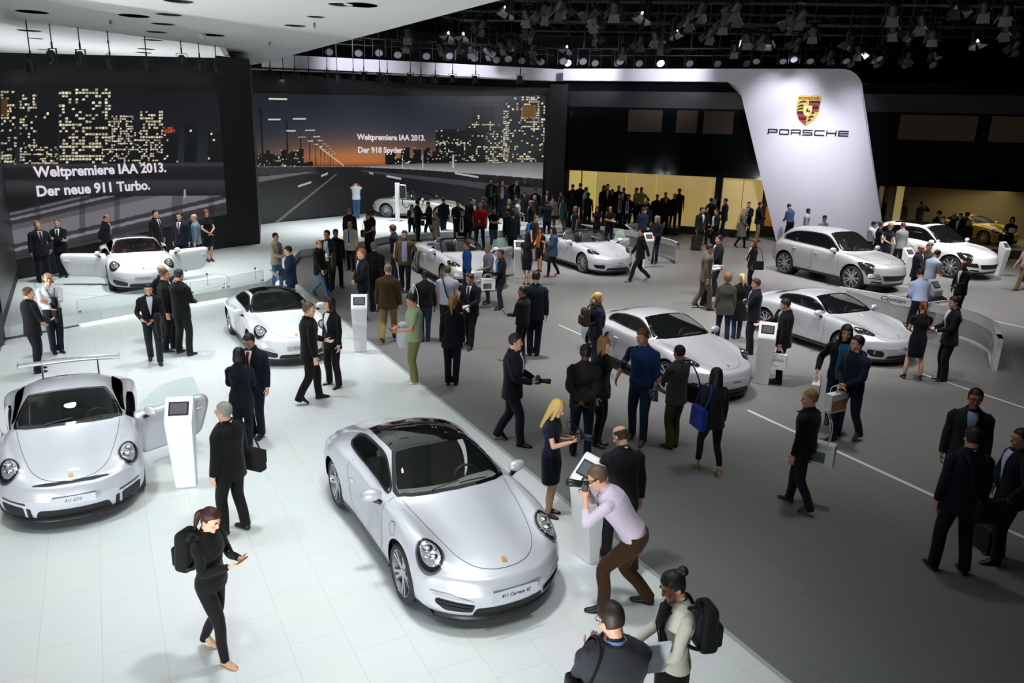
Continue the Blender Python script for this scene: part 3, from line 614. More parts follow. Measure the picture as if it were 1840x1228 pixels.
def curved_barrier(pts, label, word=None, h=.74, glass=True, dark=None):
    """low curved wall: white top band and end leg, grey glass under it"""
    L = smooth_poly(pts, 60, False); T = np.gradient(L, axis=0); T /= np.linalg.norm(T, axis=1)[:, None]; N = np.stack([T[:, 1], -T[:, 0]], 1)
    t = thing('display_barrier', label, 'barrier', (*L[30], 0)); o3 = npa([*L[30], 0]); th = .05; n = len(L)
    hb = np.linspace(0, 1, n)
    def sheet(lo, hi, i0, i1, m, nm, tk=th, off=0.):
        g = G(); idx = range(i0, i1); V = []
        for i in idx:
            for (o, z) in ((-tk + off, lo(i)), (tk + off, lo(i)), (tk + off, hi(i)), (-tk + off, hi(i))): V.append(npa([*(L[i] + N[i] * o), z]) - o3)
        k = len(idx); F = [(4 * a + j, 4 * a + 4 + j, 4 * a + 4 + (j + 1) % 4, 4 * a + (j + 1) % 4) for a in range(k - 1) for j in range(4)] + [(3, 2, 1, 0), tuple(4 * k - 4 + j for j in range(4))]
        g.add(V, F); return g.ob(nm, m, t)
    wide = lambda i: h - (.03 + .19 * min(1, i / (n * .25)))
    band_ = sheet(wide, lambda i: h, 0, n, M_KIOSK, 'top_band')
    sheet(lambda i: 0, lambda i: h, n - 5, n, M_KIOSK, 'end_leg', th * 1.02)
    sheet(lambda i: 0, lambda i: .05, 0, n, M_KIOSK, 'foot_rail', th)
    sheet(lambda i: .05, lambda i: wide(i) - .0, 2, n - 5, mat('barrier_glass', (.42, .43, .44), .08, alpha=.45), 'glass_panel', .006)
    if word:
        i = int(n * .24); R = np.stack([npa([*T[i], 0]), npa([0, 0, 1.]), npa([*N[i], 0])], 1)
        text('barrier_lettering', word, M_INK, .17, npa([*(L[i] + N[i] * (th + .004)), h - .10]) - o3, R, t, shear=.45, sx=1.25, bold=.001)
    return t
curved_barrier([(9.35, 21.7), (10.0, 21.0), (10.9, 19.9), (11.5, 18.9), (11.45, 17.8), (11.0, 16.9), (10.65, 16.2)], 'low white curved barrier with glass and black script lettering behind the silver coupe', 'Cayman')
curved_barrier([(3.0, 35.0), (4.0, 34.2), (5.0, 33.0), (5.8, 31.6), (6.3, 30.2), (6.25, 29.3)], 'low white barrier with glass standing behind the second silver roadster')
def desk(x, y, rz, label, m, w=1.0, d=.55):
    t = thing('display_desk', label, 'desk', (x, y, 0), rz); g = G(); g.box((0, 0, .40), (w * .8, .12, .80)); g.ob('desk_leg', M_KIOSK, t)
    g = G(); g.box((0, 0, 0), (w, d, .05)); o = g.ob('desk_top', M_KIOSK, t, loc=(0, -.05, .84), rot=(.35, 0, 0)); g = G(); g.box((0, 0, .03), (w * .9, d * .86, .012)); g.ob('desk_screen', m, o)
desk(11.05, 20.1, .5, 'tilted desk with a dark blue screen behind the curved white barrier', mat('desk_screen_blue', (.01, .014, .03), .12))
desk(5.3, 33.7, .6, 'tilted desk with a grey screen beside the barrier near the beige wall', mat('desk_screen_grey', (.10, .11, .12), .2))

# glass railing along the stage front
M_RAIL = mat('rail_glass', (.75, .92, .90), .03, alpha=.16); M_RAILE = mat('rail_glass_edge', (.45, .66, .64), .1, alpha=.4)
for i in range(1, 4):
    a, b = npa(stage[i]), npa(stage[i + 1]); t_ = (b - a) / np.linalg.norm(b - a); nn = npa([-t_[1], t_[0]]); a = a + t_ * .04 + nn * .06; b = b - t_ * .04 + nn * .06
    t = thing('glass_railing', 'clear low glass railing pane on the stage front, %s' % ('by the man in the white shirt', 'in the middle of the stage edge', 'nearest the wide dark pillar')[i - 1], 'railing', (*(a + b) / 2, .30), math.atan2(t_[1], t_[0]))
    w = np.linalg.norm(b - a); g = G(); g.box((0, 0, .165), (w, .012, .33)); p = g.ob('pane', M_RAIL, t)
    g = G(); g.box((0, 0, .333), (w, .014, .008)); g.box((-w / 2, 0, .165), (.01, .014, .33)); g.box((w / 2, 0, .165), (.01, .014, .33)); g.ob('pane_edge', M_RAILE, t)
    for k, x in enumerate((-w / 2 + .05, w / 2 - .05)):
        g = G(); g.box((x, 0, .05), (.05, .03, .04)); g.ob('clamp', M_STEEL, t)
for k, (x, y) in enumerate(((-7.74, 22.6), (-8.75, 21.5))):
    t = thing('marker_post', 'thin marker post with a black ball on the stage, %s' % ('farther from the white car', 'nearer the white car')[k], 'post', (x, y, .30))
    g = G(); g.lathe([(.03, 0), (.03, .01), (.006, .012), (.006, .30)], 12); g.ob('post', M_STEEL, t); g = G(); g.ell((0, 0, .31), (.03, .03, .03)); g.ob('ball_cap', M_TRIM if 'M_TRIM' in globals() else M_BLK, t, True)
# charging column by the silver roadster
t = thing('charging_column', 'white charging column with a dark wall box beside the silver roadster on stage', 'charging column', (-5.75, 37.6, .30), .1)
g = G(); g.box((0, 0, .93), (.22, .12, 1.86)); bevel(g.ob('column', M_KIOSK, t), .02, 2)
g = G(); g.box((0, 0, 0), (.34, .26, .66)); bb = bevel(g.ob('charge_box', M_KIOSK, t, loc=(.26, .0, 1.45)), .08, 4)
g = G(); g.box((.0, -.135, 0), (.30, .03, .60)); bevel(g.ob('charge_front', M_BLK, bb), .07, 4)
g = G(); g.tube(smooth_poly([(.26, -.12, 1.15), (.30, -.2, .8), (.45, -.3, .7), (.6, -.2, .9)], 20, False), .02, 8); g.ob('charging_cable', M_BLK, t, True)

# ---- lighting rig over the hall
def truss(p0, p1, label, w=.34):
    p0, p1 = npa(p0), npa(p1); L = np.linalg.norm(p1 - p0); d = (p1 - p0) / L
    t = thing('lighting_truss', label, 'truss', tuple((p0 + p1) / 2), math.atan2(d[1], d[0]), 'black lighting trusses')
    g = G(); n = int(L / .55)
    for y, z in ((-w / 2, -w / 2), (w / 2, -w / 2), (-w / 2, w / 2), (w / 2, w / 2)): g.tube([(-L / 2, y, z), (L / 2, y, z)], .025, 6)
    for i in range(n):
        x0, x1 = -L / 2 + L * i / n, -L / 2 + L * (i + 1) / n; s_ = 1 if i % 2 else -1
        for y in (-w / 2, w / 2): g.tube([(x0, y, -s_ * w / 2), (x1, y, s_ * w / 2)], .012, 4, cap=False)
        g.tube([(x0, -s_ * w / 2, -w / 2), (x1, s_ * w / 2, -w / 2)], .012, 4, cap=False)
    g.ob('truss_frame', mat('truss_dark', (.03, .03, .032), .4, .5), t)
TR = [((-6.5, 31.3), (-1, 41.5)), ((-3, 28.5), (20, 26)), ((-1.5, 24.6), (20, 23)), ((-2.5, 33.5), (20.5, 31)), ((0, 36.5), (21, 34)), ((1.2, 22.0), (9, 42)), ((5.5, 21), (16, 38)), ((12, 21.5), (19.5, 33)), ((.5, 21.0), (22, 19.5))]
for i, (a, b) in enumerate(TR): truss((*a, (9.75, 9.2, 9.2, 9.2, 9.2, 10.4, 10.95, 9.75, 9.2)[i]), (*b, (9.75, 9.2, 9.2, 9.2, 9.2, 10.4, 10.95, 9.75, 9.2)[i]), 'long black lattice truss under the dark hall roof')
truss((-11, 39.6, 8.75), (2.3, 42.9, 8.75), 'black lattice truss right above the white ribbon, left of the bend')
truss((2.3, 42.9, 8.75), (18.5, 37.7, 8.75), 'black lattice truss above the white sign pylon')
M_LENS = mat('lamp_lens_lit', (1, 1, 1), .3, emit=(1, .97, .92), es=14.); M_LENSD = mat('lamp_lens_dim', (.3, .3, .35), .15, emit=(.5, .5, .65), es=.03)
M_FLAP = mat('barn_door', (.07, .07, .072), .5)
def lantern_meshes():
    P = {}
    g = G(); g.lathe([(.0, .34), (.10, .33), (.13, .26), (.14, .02), (.15, 0), (.12, -.0)], 20); P['can'] = g.me('lamp_housing', M_DARK, True)
    g = G(); g.lathe([(0, .012), (.115, .004)], 20); P['lens'] = g.me('lamp_lens', M_LENS, True)
    g = G(); g.lathe([(0, .012), (.115, .004)], 20); P['lensd'] = g.me('lamp_lens', M_LENSD, True)
    g = G()
    for x in (-.19, .19): g.box((x, 0, .26), (.015, .05, .50))
    g.box((0, 0, .51), (.40, .05, .02)); g.tube([(0, 0, .5), (0, 0, .72)], .03, 8); P['yoke'] = g.me('lamp_yoke', M_DARK)
    g = G()
    for k in range(4):
        R = rot('z', k * PI / 2) @ rot('x', .55 if k % 2 else .8); w = .15 if k % 2 else .17
        V = npa([(-.13, 0, 0), (.13, 0, 0), (w, 0, -.24), (-w, 0, -.24)]); V = V @ rot('x', -.6 if k % 2 else -.35).T + [0, -.14, 0]; V = V @ rot('z', k * PI / 2).T
        g.add(np.vstack([V, V + [0, 0, .008]]), [(0, 1, 2, 3), (7, 6, 5, 4), (0, 4, 5, 1), (1, 5, 6, 2), (2, 6, 7, 3), (3, 7, 4, 0)])
    P['doors'] = g.me('barn_doors', M_FLAP); return P
LP = lantern_meshes()
HUNG = []
g = G(); g.tube([(0, 0, 0), (0, 0, 1)], .018, 6); M_POLE = g.me('drop_pole', M_DARK)
def lantern(x, y, z, ax, ay, label, group, doors=True, lit=True, s=1., roof=None):
    for _ in range(12):                                              # keep neighbours apart
        c = [(a, b) for a, b in HUNG if (a - x) ** 2 + (b - y) ** 2 < (.62 * s) ** 2]
        if not c: break
        x += .31 * s * (1 if x >= c[0][0] else -1); y -= .12
    HUNG.append((x, y))
    t = thing('stage_light', label, 'stage light', (x, y, z), ay, group); t.scale = (s, s, s)
    obj('lamp_yoke', LP['yoke'], t, rot=(0, 0, 0)); h = obj('lamp_housing', LP['can'], t, (0, 0, .12), (ax, 0, 0)); obj('lamp_lens', LP['lens' if lit else 'lensd'], h)
    if doors: obj('barn_doors', LP['doors'], h)
    top = roof if roof is not None else 11.497
    p = obj('drop_pole', M_POLE, t, (0, 0, .70)); p.scale = (1, 1, (top - z) / s - .70)
rr = random.Random(11)
FX = [(2.7, 24.1), (8.0, 23.8), (1.9, 33.3), (5.5, 27.3), (6.7, 29.3), (4.9, 29.7), (8.0, 29.0), (8.7, 29.8), (6.1, 23.8), (5.2, 24.2), (-.4, 23.7), (.6, 24.4), (1.3, 25.2), (2.0, 24.3), (1.0, 23.2), (3.5, 23.6), (.2, 27.4), (-.7, 34.0), (.3, 30.8), (-1.5, 38.6), (.7, 39.5), (2.5, 27.5), (3.0, 32.4), (4.7, 32.6), (5.8, 33.3), (6.5, 25.1), (8.4, 25.9), (10.4, 23.2), (12.3, 27.2), (13.2, 28.0), (12.2, 25.1), (13.6, 27.2), (11.6, 22.1), (13.1, 23.5), (13.9, 23.8), (14.9, 25.3), (14.1, 23.2), (15.2, 25.0), (15.9, 28.7), (18.5, 30.8), (16.8, 33.3), (16.1, 34.0), (13.8, 33.3), (10.7, 32.0), (15.8, 35.7), (12.2, 30.6), (10.1, 28.5), (13.1, 34.7), (9.7, 32.2), (6.5, 26.6), (9.1, 34.7), (4.4, 35.1), (5.6, 29.9), (-4.3, 31.1), (-5.0, 35.6), (-2.7, 30.7), (-1.5, 29.9), (-2.2, 31.4), (-2.7, 35.7), (-3.5, 36.4), (-2.4, 39.9), (-.4, 34.6), (.5, 35.9)]
for i, (x, y) in enumerate(FX): lantern(x, y, 8.05 + rr.uniform(-.1, .25), rr.choice((.5, .7, -.4, .9)), rr.uniform(-1.2, 1.2), 'black stage light with barn doors in the dark rig over the hall', 'barn door lights in the rig', True, rr.random() < .75, 1.05)
CAN = [(-9.4, 40.1), (-8.0, 40.3), (-6.9, 39.8), (-6.1, 40.6), (-5.2, 41.0), (-4.1, 41.2), (-3.3, 41.5), (-2.5, 41.8), (-1.7, 42.0), (-.9, 42.2), (-.1, 42.4), (.6, 42.5), (1.5, 42.7), (2.2, 42.7), (2.9, 42.4), (3.7, 42.2), (4.5, 41.9), (5.1, 41.8), (6.0, 41.5), (7.1, 41.1), (8.0, 40.9), (8.8, 40.6), (10.1, 40.1), (15.7, 38.7), (16.3, 38.5), (17.0, 38.3), (17.6, 38.1)]
for i, (x, y) in enumerate(CAN): lantern(x, y, 8.0, -.9, .2, 'large black can light in the row above the white ribbon', 'can lights above the ribbon', False, i in (12, 19), 1.6)
for i in range(7):
    p = fac(9.2 + i * .72 + (.25 if i == 6 else 0), 7.72, 1.6); lantern(p[0], p[1], p[2] + .12, -.75, -.2 + .08 * i, 'black spotlight hanging in front of the top of the white pylon', 'spotlights in front of the pylon', False, False, 1.25)
for i, (x, y) in enumerate(((-12.2, 36.2), (-11.5, 35.6), (-10.7, 34.7), (-10.7, 36.6), (-10.0, 36.0), (-9.7, 37.2), (-8.5, 35.7), (-8.4, 37.2), (-7.4, 36.0), (-6.7, 34.8), (-6.1, 35.3), (-5.9, 36.1), (-5.0, 35.2), (-4.9, 36.1), (-4.0, 36.0), (-2.9, 35.0), (-1.9, 34.9), (-.5, 34.1))):
    lantern(x, y, 6.6, .25, rr.uniform(-.5, .5), 'small lit downlight in the row above the wide video wall', 'downlights above the wide video wall', False, True, .85, 7.28 if x < -11 else 11.5)
for i, (x, y, z_) in enumerate(((-13.28, 22.01, 5.9), (-12.17, 24.09, 6.1), (-11.59, 25.19, 6.2), (-10.64, 26.96, 6.35), (-10.34, 27.6, 6.3), (-13.0, 22.6, 6.2), (-12.6, 23.3, 6.25), (-10.95, 26.3, 6.45))):
    lantern(x, y, z_, .3, rr.uniform(-.5, .5), 'small lit stage light above the video wall of the left stage', 'stage lights above the left stage', False, True, .85, 7.28)
# ---------------------------------------------------------------- cars
# a car's frame: x forwards, y left, z up, origin on the ground midway between the axles
def car_table(kind):
    """key sections: x -> eleven (y, z) pairs from bottom centre to top centre"""
    T = {}
    def S(x, zb, l1, l2, l3, l4, l5, l6, l7, l8, l9, zc): T[x] = [(0, zb), l1, l2, l3, l4, l5, l6, l7, l8, l9, (0, zc)]
    if kind in ('coupe', 'mid', 'open', 'hyper'):
        S(2.21, .435, (.4, .435), (.66, .435), (.72, .435), (.70, .435), (.64, .435), (.52, .435), (.40, .435), (.27, .435), (.13, .435), .435)
        S(2.17, .26, (.5, .26), (.74, .31), (.80, .42), (.78, .50), (.71, .54), (.58, .555), (.44, .555), (.30, .555), (.15, .555), .555)
        S(2.08, .16, (.56, .16), (.80, .24), (.85, .41), (.84, .53), (.77, .61), (.64, .635), (.48, .625), (.33, .62), (.16, .62), .622)
        S(1.92, .14, (.62, .14), (.84, .23), (.88, .43), (.875, .57), (.80, .69), (.67, .73), (.51, .695), (.34, .685), (.17, .688), .69)
        S(1.68, .14, (.66, .14), (.865, .22), (.90, .45), (.895, .62), (.83, .76), (.70, .81), (.54, .765), (.36, .75), (.18, .755), .76)
        S(1.225, .14, (.70, .14), (.87, .22), (.908, .48), (.902, .68), (.85, .83), (.735, .875), (.585, .845), (.40, .835), (.20, .85), .855)
        S(.95, .14, (.70, .14), (.865, .22), (.895, .48), (.893, .69), (.85, .845), (.755, .895), (.63, .885), (.43, .89), (.21, .91), .918)
        S(.80, .14, (.70, .14), (.862, .22), (.888, .48), (.888, .69), (.85, .85), (.76, .90), (.66, .905), (.46, .925), (.23, .952), .962)
        S(.55, .14, (.70, .14), (.86, .22), (.882, .48), (.884, .70), (.852, .855), (.762, .905), (.685, .955), (.585, 1.02), (.30, 1.068), 1.082)
        S(.30, .14, (.70, .14), (.86, .22), (.878, .48), (.882, .70), (.855, .86), (.765, .912), (.675, 1.03), (.575, 1.125), (.30, 1.175), 1.188)
        S(.05, .14, (.70, .14), (.86, .22), (.876, .48), (.882, .70), (.857, .865), (.768, .918), (.66, 1.075), (.55, 1.195), (.29, 1.25), 1.262)
        S(-.25, .14, (.70, .14), (.86, .22), (.876, .48), (.884, .70), (.86, .872), (.77, .925), (.655, 1.09), (.54, 1.222), (.28, 1.283), 1.295)
        S(-.60, .14, (.70, .14), (.86, .22), (.882, .48), (.893, .70), (.87, .885), (.778, .935), (.66, 1.08), (.535, 1.20), (.28, 1.263), 1.275)
        S(-.95, .14, (.70, .14), (.872, .22), (.91, .48), (.92, .70), (.895, .895), (.795, .945), (.665, 1.045), (.53, 1.13), (.275, 1.19), 1.203)
        S(-1.225, .15, (.70, .15), (.885, .23), (.925, .48), (.932, .69), (.905, .88), (.80, .935), (.67, .99), (.52, 1.05), (.27, 1.10), 1.115)
        S(-1.60, .18, (.68, .18), (.88, .26), (.915, .48), (.918, .66), (.88, .83), (.77, .885), (.64, .915), (.49, .945), (.25, .975), .985)
        S(-1.95, .24, (.62, .24), (.84, .30), (.875, .48), (.872, .62), (.82, .76), (.71, .805), (.58, .83), (.44, .845), (.22, .86), .865)
        S(-2.14, .32, (.56, .32), (.78, .36), (.82, .49), (.815, .60), (.765, .70), (.65, .74), (.53, .755), (.40, .765), (.2, .77), .775)
        S(-2.245, .42, (.46, .42), (.68, .44), (.72, .50), (.71, .57), (.66, .63), (.55, .655), (.44, .66), (.33, .665), (.16, .665), .665)
        S(-2.28, .55, (.4, .55), (.62, .55), (.66, .55), (.65, .55), (.6, .55), (.5, .55), (.4, .55), (.3, .55), (.15, .55), .55)
        if kind == 'mid':
            for x, k in ((-.95, [(.80, .955), (.675, 1.05), (.54, 1.135), (.275, 1.185), (0, 1.195)]), (-1.225, [(.80, .945), (.68, .99), (.53, 1.05), (.27, 1.10), (0, 1.112)]),
                         (-1.60, [(.79, .905), (.66, .935), (.5, .965), (.26, .99), (0, 1.0)]), (-1.95, [(.74, .86), (.62, .885), (.47, .905), (.24, .915), (0, .92)])):
                T[x][6:] = k
        if kind in ('open', 'hyper'):
            flat = {.55: .93, .30: .93, .05: .93, -.25: .93, -.60: .935, -.95: .95, -1.225: .955, -1.60: .93, -1.95: .87, .80: .925}
            for x, z in flat.items():
                r = 1. if x > -.8 else .96
                T[x][6] = (T[x][6][0], min(T[x][6][1], z)); T[x][7] = (.64, z - .005); T[x][8] = (.48, z); T[x][9] = (.25, z + .008); T[x][10] = (0, z + .01)
    else:   # tall off-road estate
        S(2.365, .56, (.45, .56), (.72, .56), (.80, .56), (.78, .56), (.72, .56), (.60, .56), (.45, .56), (.3, .56), (.15, .56), .56)
        S(2.32, .36, (.5, .36), (.80, .40), (.88, .54), (.87, .64), (.80, .70), (.66, .73), (.5, .735), (.33, .735), (.16, .735), .735)
        S(2.22, .26, (.6, .26), (.86, .34), (.925, .54), (.92, .69), (.86, .79), (.71, .835), (.54, .84), (.36, .845), (.18, .85), .852)
        S(2.02, .24, (.66, .24), (.90, .32), (.95, .56), (.95, .74), (.89, .875), (.75, .925), (.57, .93), (.38, .935), (.19, .945), .95)
        S(1.72, .24, (.70, .24), (.92, .32), (.96, .58), (.96, .78), (.91, .94), (.78, .995), (.60, .985), (.40, .99), (.20, 1.0), 1.005)
        S(1.40, .24, (.70, .24), (.925, .32), (.962, .60), (.962, .82), (.915, .985), (.80, 1.04), (.62, 1.03), (.42, 1.035), (.21, 1.045), 1.05)
        S(1.08, .24, (.70, .24), (.92, .32), (.952, .60), (.955, .84), (.91, 1.01), (.81, 1.065), (.66, 1.065), (.46, 1.075), (.23, 1.09), 1.095)
        S(.85, .24, (.70, .24), (.92, .32), (.948, .60), (.952, .85), (.912, 1.025), (.815, 1.08), (.71, 1.115), (.58, 1.16), (.3, 1.20), 1.21)
        S(.55, .24, (.70, .24), (.92, .32), (.945, .60), (.95, .85), (.915, 1.035), (.82, 1.095), (.72, 1.24), (.61, 1.36), (.32, 1.41), 1.42)
        S(.25, .24, (.70, .24), (.92, .32), (.945, .60), (.95, .85), (.918, 1.045), (.825, 1.105), (.71, 1.33), (.605, 1.53), (.33, 1.60), 1.61)
        S(-.05, .24, (.70, .24), (.92, .32), (.945, .60), (.95, .85), (.92, 1.05), (.828, 1.11), (.70, 1.36), (.60, 1.59), (.33, 1.665), 1.675)
        S(-.6, .24, (.70, .24), (.92, .32), (.945, .60), (.952, .85), (.923, 1.06), (.83, 1.12), (.70, 1.37), (.595, 1.605), (.33, 1.685), 1.698)
        S(-1.2, .24, (.70, .24), (.92, .32), (.958, .60), (.96, .86), (.93, 1.07), (.835, 1.135), (.70, 1.355), (.59, 1.57), (.32, 1.655), 1.67)
        S(-1.6, .25, (.70, .25), (.92, .33), (.96, .60), (.962, .87), (.93, 1.075), (.83, 1.145), (.69, 1.32), (.58, 1.50), (.31, 1.60), 1.615)
        S(-1.95, .28, (.68, .28), (.90, .36), (.945, .60), (.945, .87), (.90, 1.06), (.79, 1.13), (.65, 1.25), (.54, 1.37), (.29, 1.48), 1.50)
        S(-2.2, .34, (.62, .34), (.86, .42), (.91, .62), (.905, .86), (.85, 1.0), (.73, 1.06), (.58, 1.13), (.47, 1.19), (.25, 1.26), 1.28)
        S(-2.36, .46, (.55, .46), (.78, .50), (.83, .64), (.82, .80), (.76, .88), (.62, .91), (.48, .93), (.36, .94), (.18, .95), .955)
        S(-2.43, .67, (.45, .67), (.70, .67), (.74, .67), (.72, .67), (.66, .67), (.54, .67), (.4, .67), (.3, .67), (.15, .67), .67)
    return T

class Body:
    def __init__(s, kind, wb, dy=None, nose=.40, tail=.26, nx=170, sub=5, adj=None):
        T = car_table(kind); xs = sorted(T)
        K = npa([T[x] for x in xs])                                   # stations x 11 x 2
        if dy is not None:                                            # widen: function of x added in proportion to y
            for i, x in enumerate(xs): K[i, :, 0] *= 1 + dy(x)
        t = np.linspace(0, 1, nx); t = .5 - .5 * np.cos(PI * t) if True else t
        t = .35 * np.linspace(0, 1, nx) + .65 * t
        X = xs[0] + (xs[-1] - xs[0]) * t
        K = spline(xs, K, X)                                          # nx x 11 x 2
        # sections
        m = 10 * sub; P = []
        for i in range(nx):
            k = K[i]; q = np.vstack([[-k[1, 0], k[1, 1]], k, [-k[9, 0], k[9, 1]]])
            seg = []
            for j in range(10):
                p0, p1, p2, p3 = q[j], q[j + 1], q[j + 2], q[j + 3]
                for u in np.arange(sub) / sub:
                    seg.append(.5 * (2 * p1 + (p2 - p0) * u + (2 * p0 - 5 * p1 + 4 * p2 - p3) * u * u + (3 * p1 - p0 - 3 * p2 + p3) * u ** 3))
            seg.append(k[10]); P.append(seg)
        P = npa(P); P[:, 0, 0] = 0; P[:, -1, 0] = 0; P[:, :, 0] = np.maximum(P[:, :, 0], 0)
        ring = np.concatenate([P, P[:, -2:0:-1] * [-1, 1]], axis=1)   # nx x 2m x 2
        n = ring.shape[1]
        V = np.zeros((nx, n, 3)); V[:, :, 0] = X[:, None]; V[:, :, 1:] = ring
        for _ in range(2):                                            # light fairing
            W = V.copy(); W[1:-1] = V[1:-1] * .5 + .25 * (V[2:] + V[:-2]); V = W
            V = V * .6 + .2 * (np.roll(V, 1, 1) + np.roll(V, -1, 1))
        s.nose, s.tail = nose, tail
        x = V[:, :, 0]; y = np.abs(V[:, :, 1])
        sf = np.clip((x - .75) / (xs[-1] - .75), 0, 1) ** 1.6; sb = np.clip((-.9 - x) / (-.9 - xs[0]), 0, 1) ** 1.6
        V[:, :, 0] = x - nose * sf * (y / .8) ** 2.4 + tail * sb * (y / .8) ** 2.4
        if adj: V = adj(V)
        s.V = V.reshape(-1, 3); F = []
        for i in range(nx - 1):
            a = np.arange(n); b = (a + 1) % n
            F += list(zip((i * n + a).tolist(), (i * n + b).tolist(), ((i + 1) * n + b).tolist(), ((i + 1) * n + a).tolist()))
        s.F = F
        s.tree = BVHTree.FromPolygons([tuple(v) for v in s.V], F)
    def hit(s, o, d):
        r = s.tree.ray_cast(Vector(o), Vector(d))
        return (npa(r[0]), npa(r[1])) if r[0] is not None else (None, None)
    def side(s, x, z, sg=1):  return s.hit((x, 3. * sg, z), (0, -sg, 0))
    def top(s, x, y):  return s.hit((x, y, 4.), (0, 0, -1))
    def front(s, y, z): return s.hit((4., y, z), (-1, 0, 0))
    def rear(s, y, z): return s.hit((-4., y, z), (1, 0, 0))
    def cut(s, view, poly, sel):
        """open a hole: poly in the 2-D of the view (side+1/-1, top, front); sel = mask of eligible verts"""
        ax = {'side': (0, 2), 'top': (0, 1), 'front': (1, 2), 'rear': (1, 2)}[view[0]]
        q = s.V[:, ax]; ins = in_poly(poly, q) & sel(s.V)
        F = [f for f in s.F if not all(ins[i] for i in f)]
        used = np.zeros(len(s.V), bool)
        for f in F: used[list(f)] = True
        mv = np.nonzero(ins & used)[0]
        if len(mv):
            p = near_poly(poly, q[mv])
            for i, pp in zip(mv, p):
                h = getattr(s, view[0])(pp[0], pp[1], *view[1:])[0]
                if h is not None and np.linalg.norm(h - s.V[i]) < .15: s.V[i] = h
                else: s.V[i][list(ax)] = pp
        s.F = F
    def patch(s, view, poly, off=.004, n=72, rings=7, inner=0., flat=False):
        """a sheet lying on the body whose outline is poly in the view's 2-D; inner>0 leaves a frame only"""
        P = resample(poly, n); c = P.mean(0); g = G(); V = []; k0 = 0
        rr = np.linspace(1, inner if inner else 0., rings + 1 if not inner else 3)
        for r in rr:
            for p in P:
                q = c + (p - c) * r
                h, nn = getattr(s, view[0])(q[0], q[1], *view[1:])
                if h is None: h = V[-1] if V else npa([0, 0, 0.]); nn = npa([0, 0, 0.])
                V.append(h + nn * off)
        F = []
        for i in range(len(rr) - 1):
            for k in range(n): F.append((i * n + k, i * n + (k + 1) % n, (i + 1) * n + (k + 1) % n, (i + 1) * n + k))
        # face outwards
        a, b, cc = V[F[0][0]], V[F[0][1]], V[F[0][3]]
        nn = np.cross(b - a, cc - a); o = {'side': (0, view[1] if len(view) > 1 else 1, 0), 'top': (0, 0, 1), 'front': (1, 0, 0), 'rear': (-1, 0, 0)}[view[0]]
        if nn @ npa(o) < 0: F = [f[::-1] for f in F]
        return V, F
    def frame(s, view, poly, w, off=.005, n=96):
        """a band of width w inside the outline"""
        P = resample(poly, n); c = P.mean(0); T = np.roll(P, -1, 0) - np.roll(P, 1, 0); T /= np.linalg.norm(T, axis=1)[:, None] + 1e-9
        N = np.stack([-T[:, 1], T[:, 0]], 1); sg = np.sign(((c - P) * N).sum(1).mean()); Q = P + N * sg * w
        V = []
        for R in (P, Q):
            for q in R:
                h, nn = getattr(s, view[0])(q[0], q[1], *view[1:])
                if h is None: h = V[-1]; nn = npa([0, 0, 0.])
                V.append(h + nn * off)
        F = [(k, (k + 1) % n, n + (k + 1) % n, n + k) for k in range(n)]
        nn = np.cross(V[F[0][1]] - V[F[0][0]], V[F[0][3]] - V[F[0][0]]); o = {'side': (0, view[1] if len(view) > 1 else 1, 0), 'top': (0, 0, 1), 'front': (1, 0, 0), 'rear': (-1, 0, 0)}[view[0]]
        if nn @ npa(o) < 0: F = [f[::-1] for f in F]
        return V, F
    def seam(s, view, line, w=.006, off=.002, n=40, closed=False):
        L = smooth_poly(line, n, closed); V = []
        T = np.gradient(L, axis=0); T /= np.linalg.norm(T, axis=1)[:, None] + 1e-9; N = np.stack([-T[:, 1], T[:, 0]], 1)
        for p, q in zip(L, N):
            for sg in (-.5, .5):
                h, nn = getattr(s, view[0])(*(p + q * w * sg), *view[1:])
                if h is None: h = V[-1] if V else npa([0, 0, 0.]); nn = npa([0, 0, 0.])
                V.append(h + nn * off)
        m = n if closed else n - 1
        return V, [(2 * k, 2 * k + 1, (2 * k + 3) % (2 * n), (2 * k + 2) % (2 * n)) for k in range(m)]

def oval(cx, cy, a, b, ang=0., n=40, p=2.):
    t = np.linspace(0, 2 * PI, n, endpoint=False); c, s = np.cos(t), np.sin(t)
    x = a * np.sign(c) * np.abs(c) ** (2 / p); y = b * np.sign(s) * np.abs(s) ** (2 / p)
    return np.stack([cx + x * math.cos(ang) - y * math.sin(ang), cy + x * math.sin(ang) + y * math.cos(ang)], 1)
def paint(name, rgb, metal=.35, rough=.32):
    return mat('paint_' + name, rgb, rough, metal, coat=1., back=(.012, .012, .014))

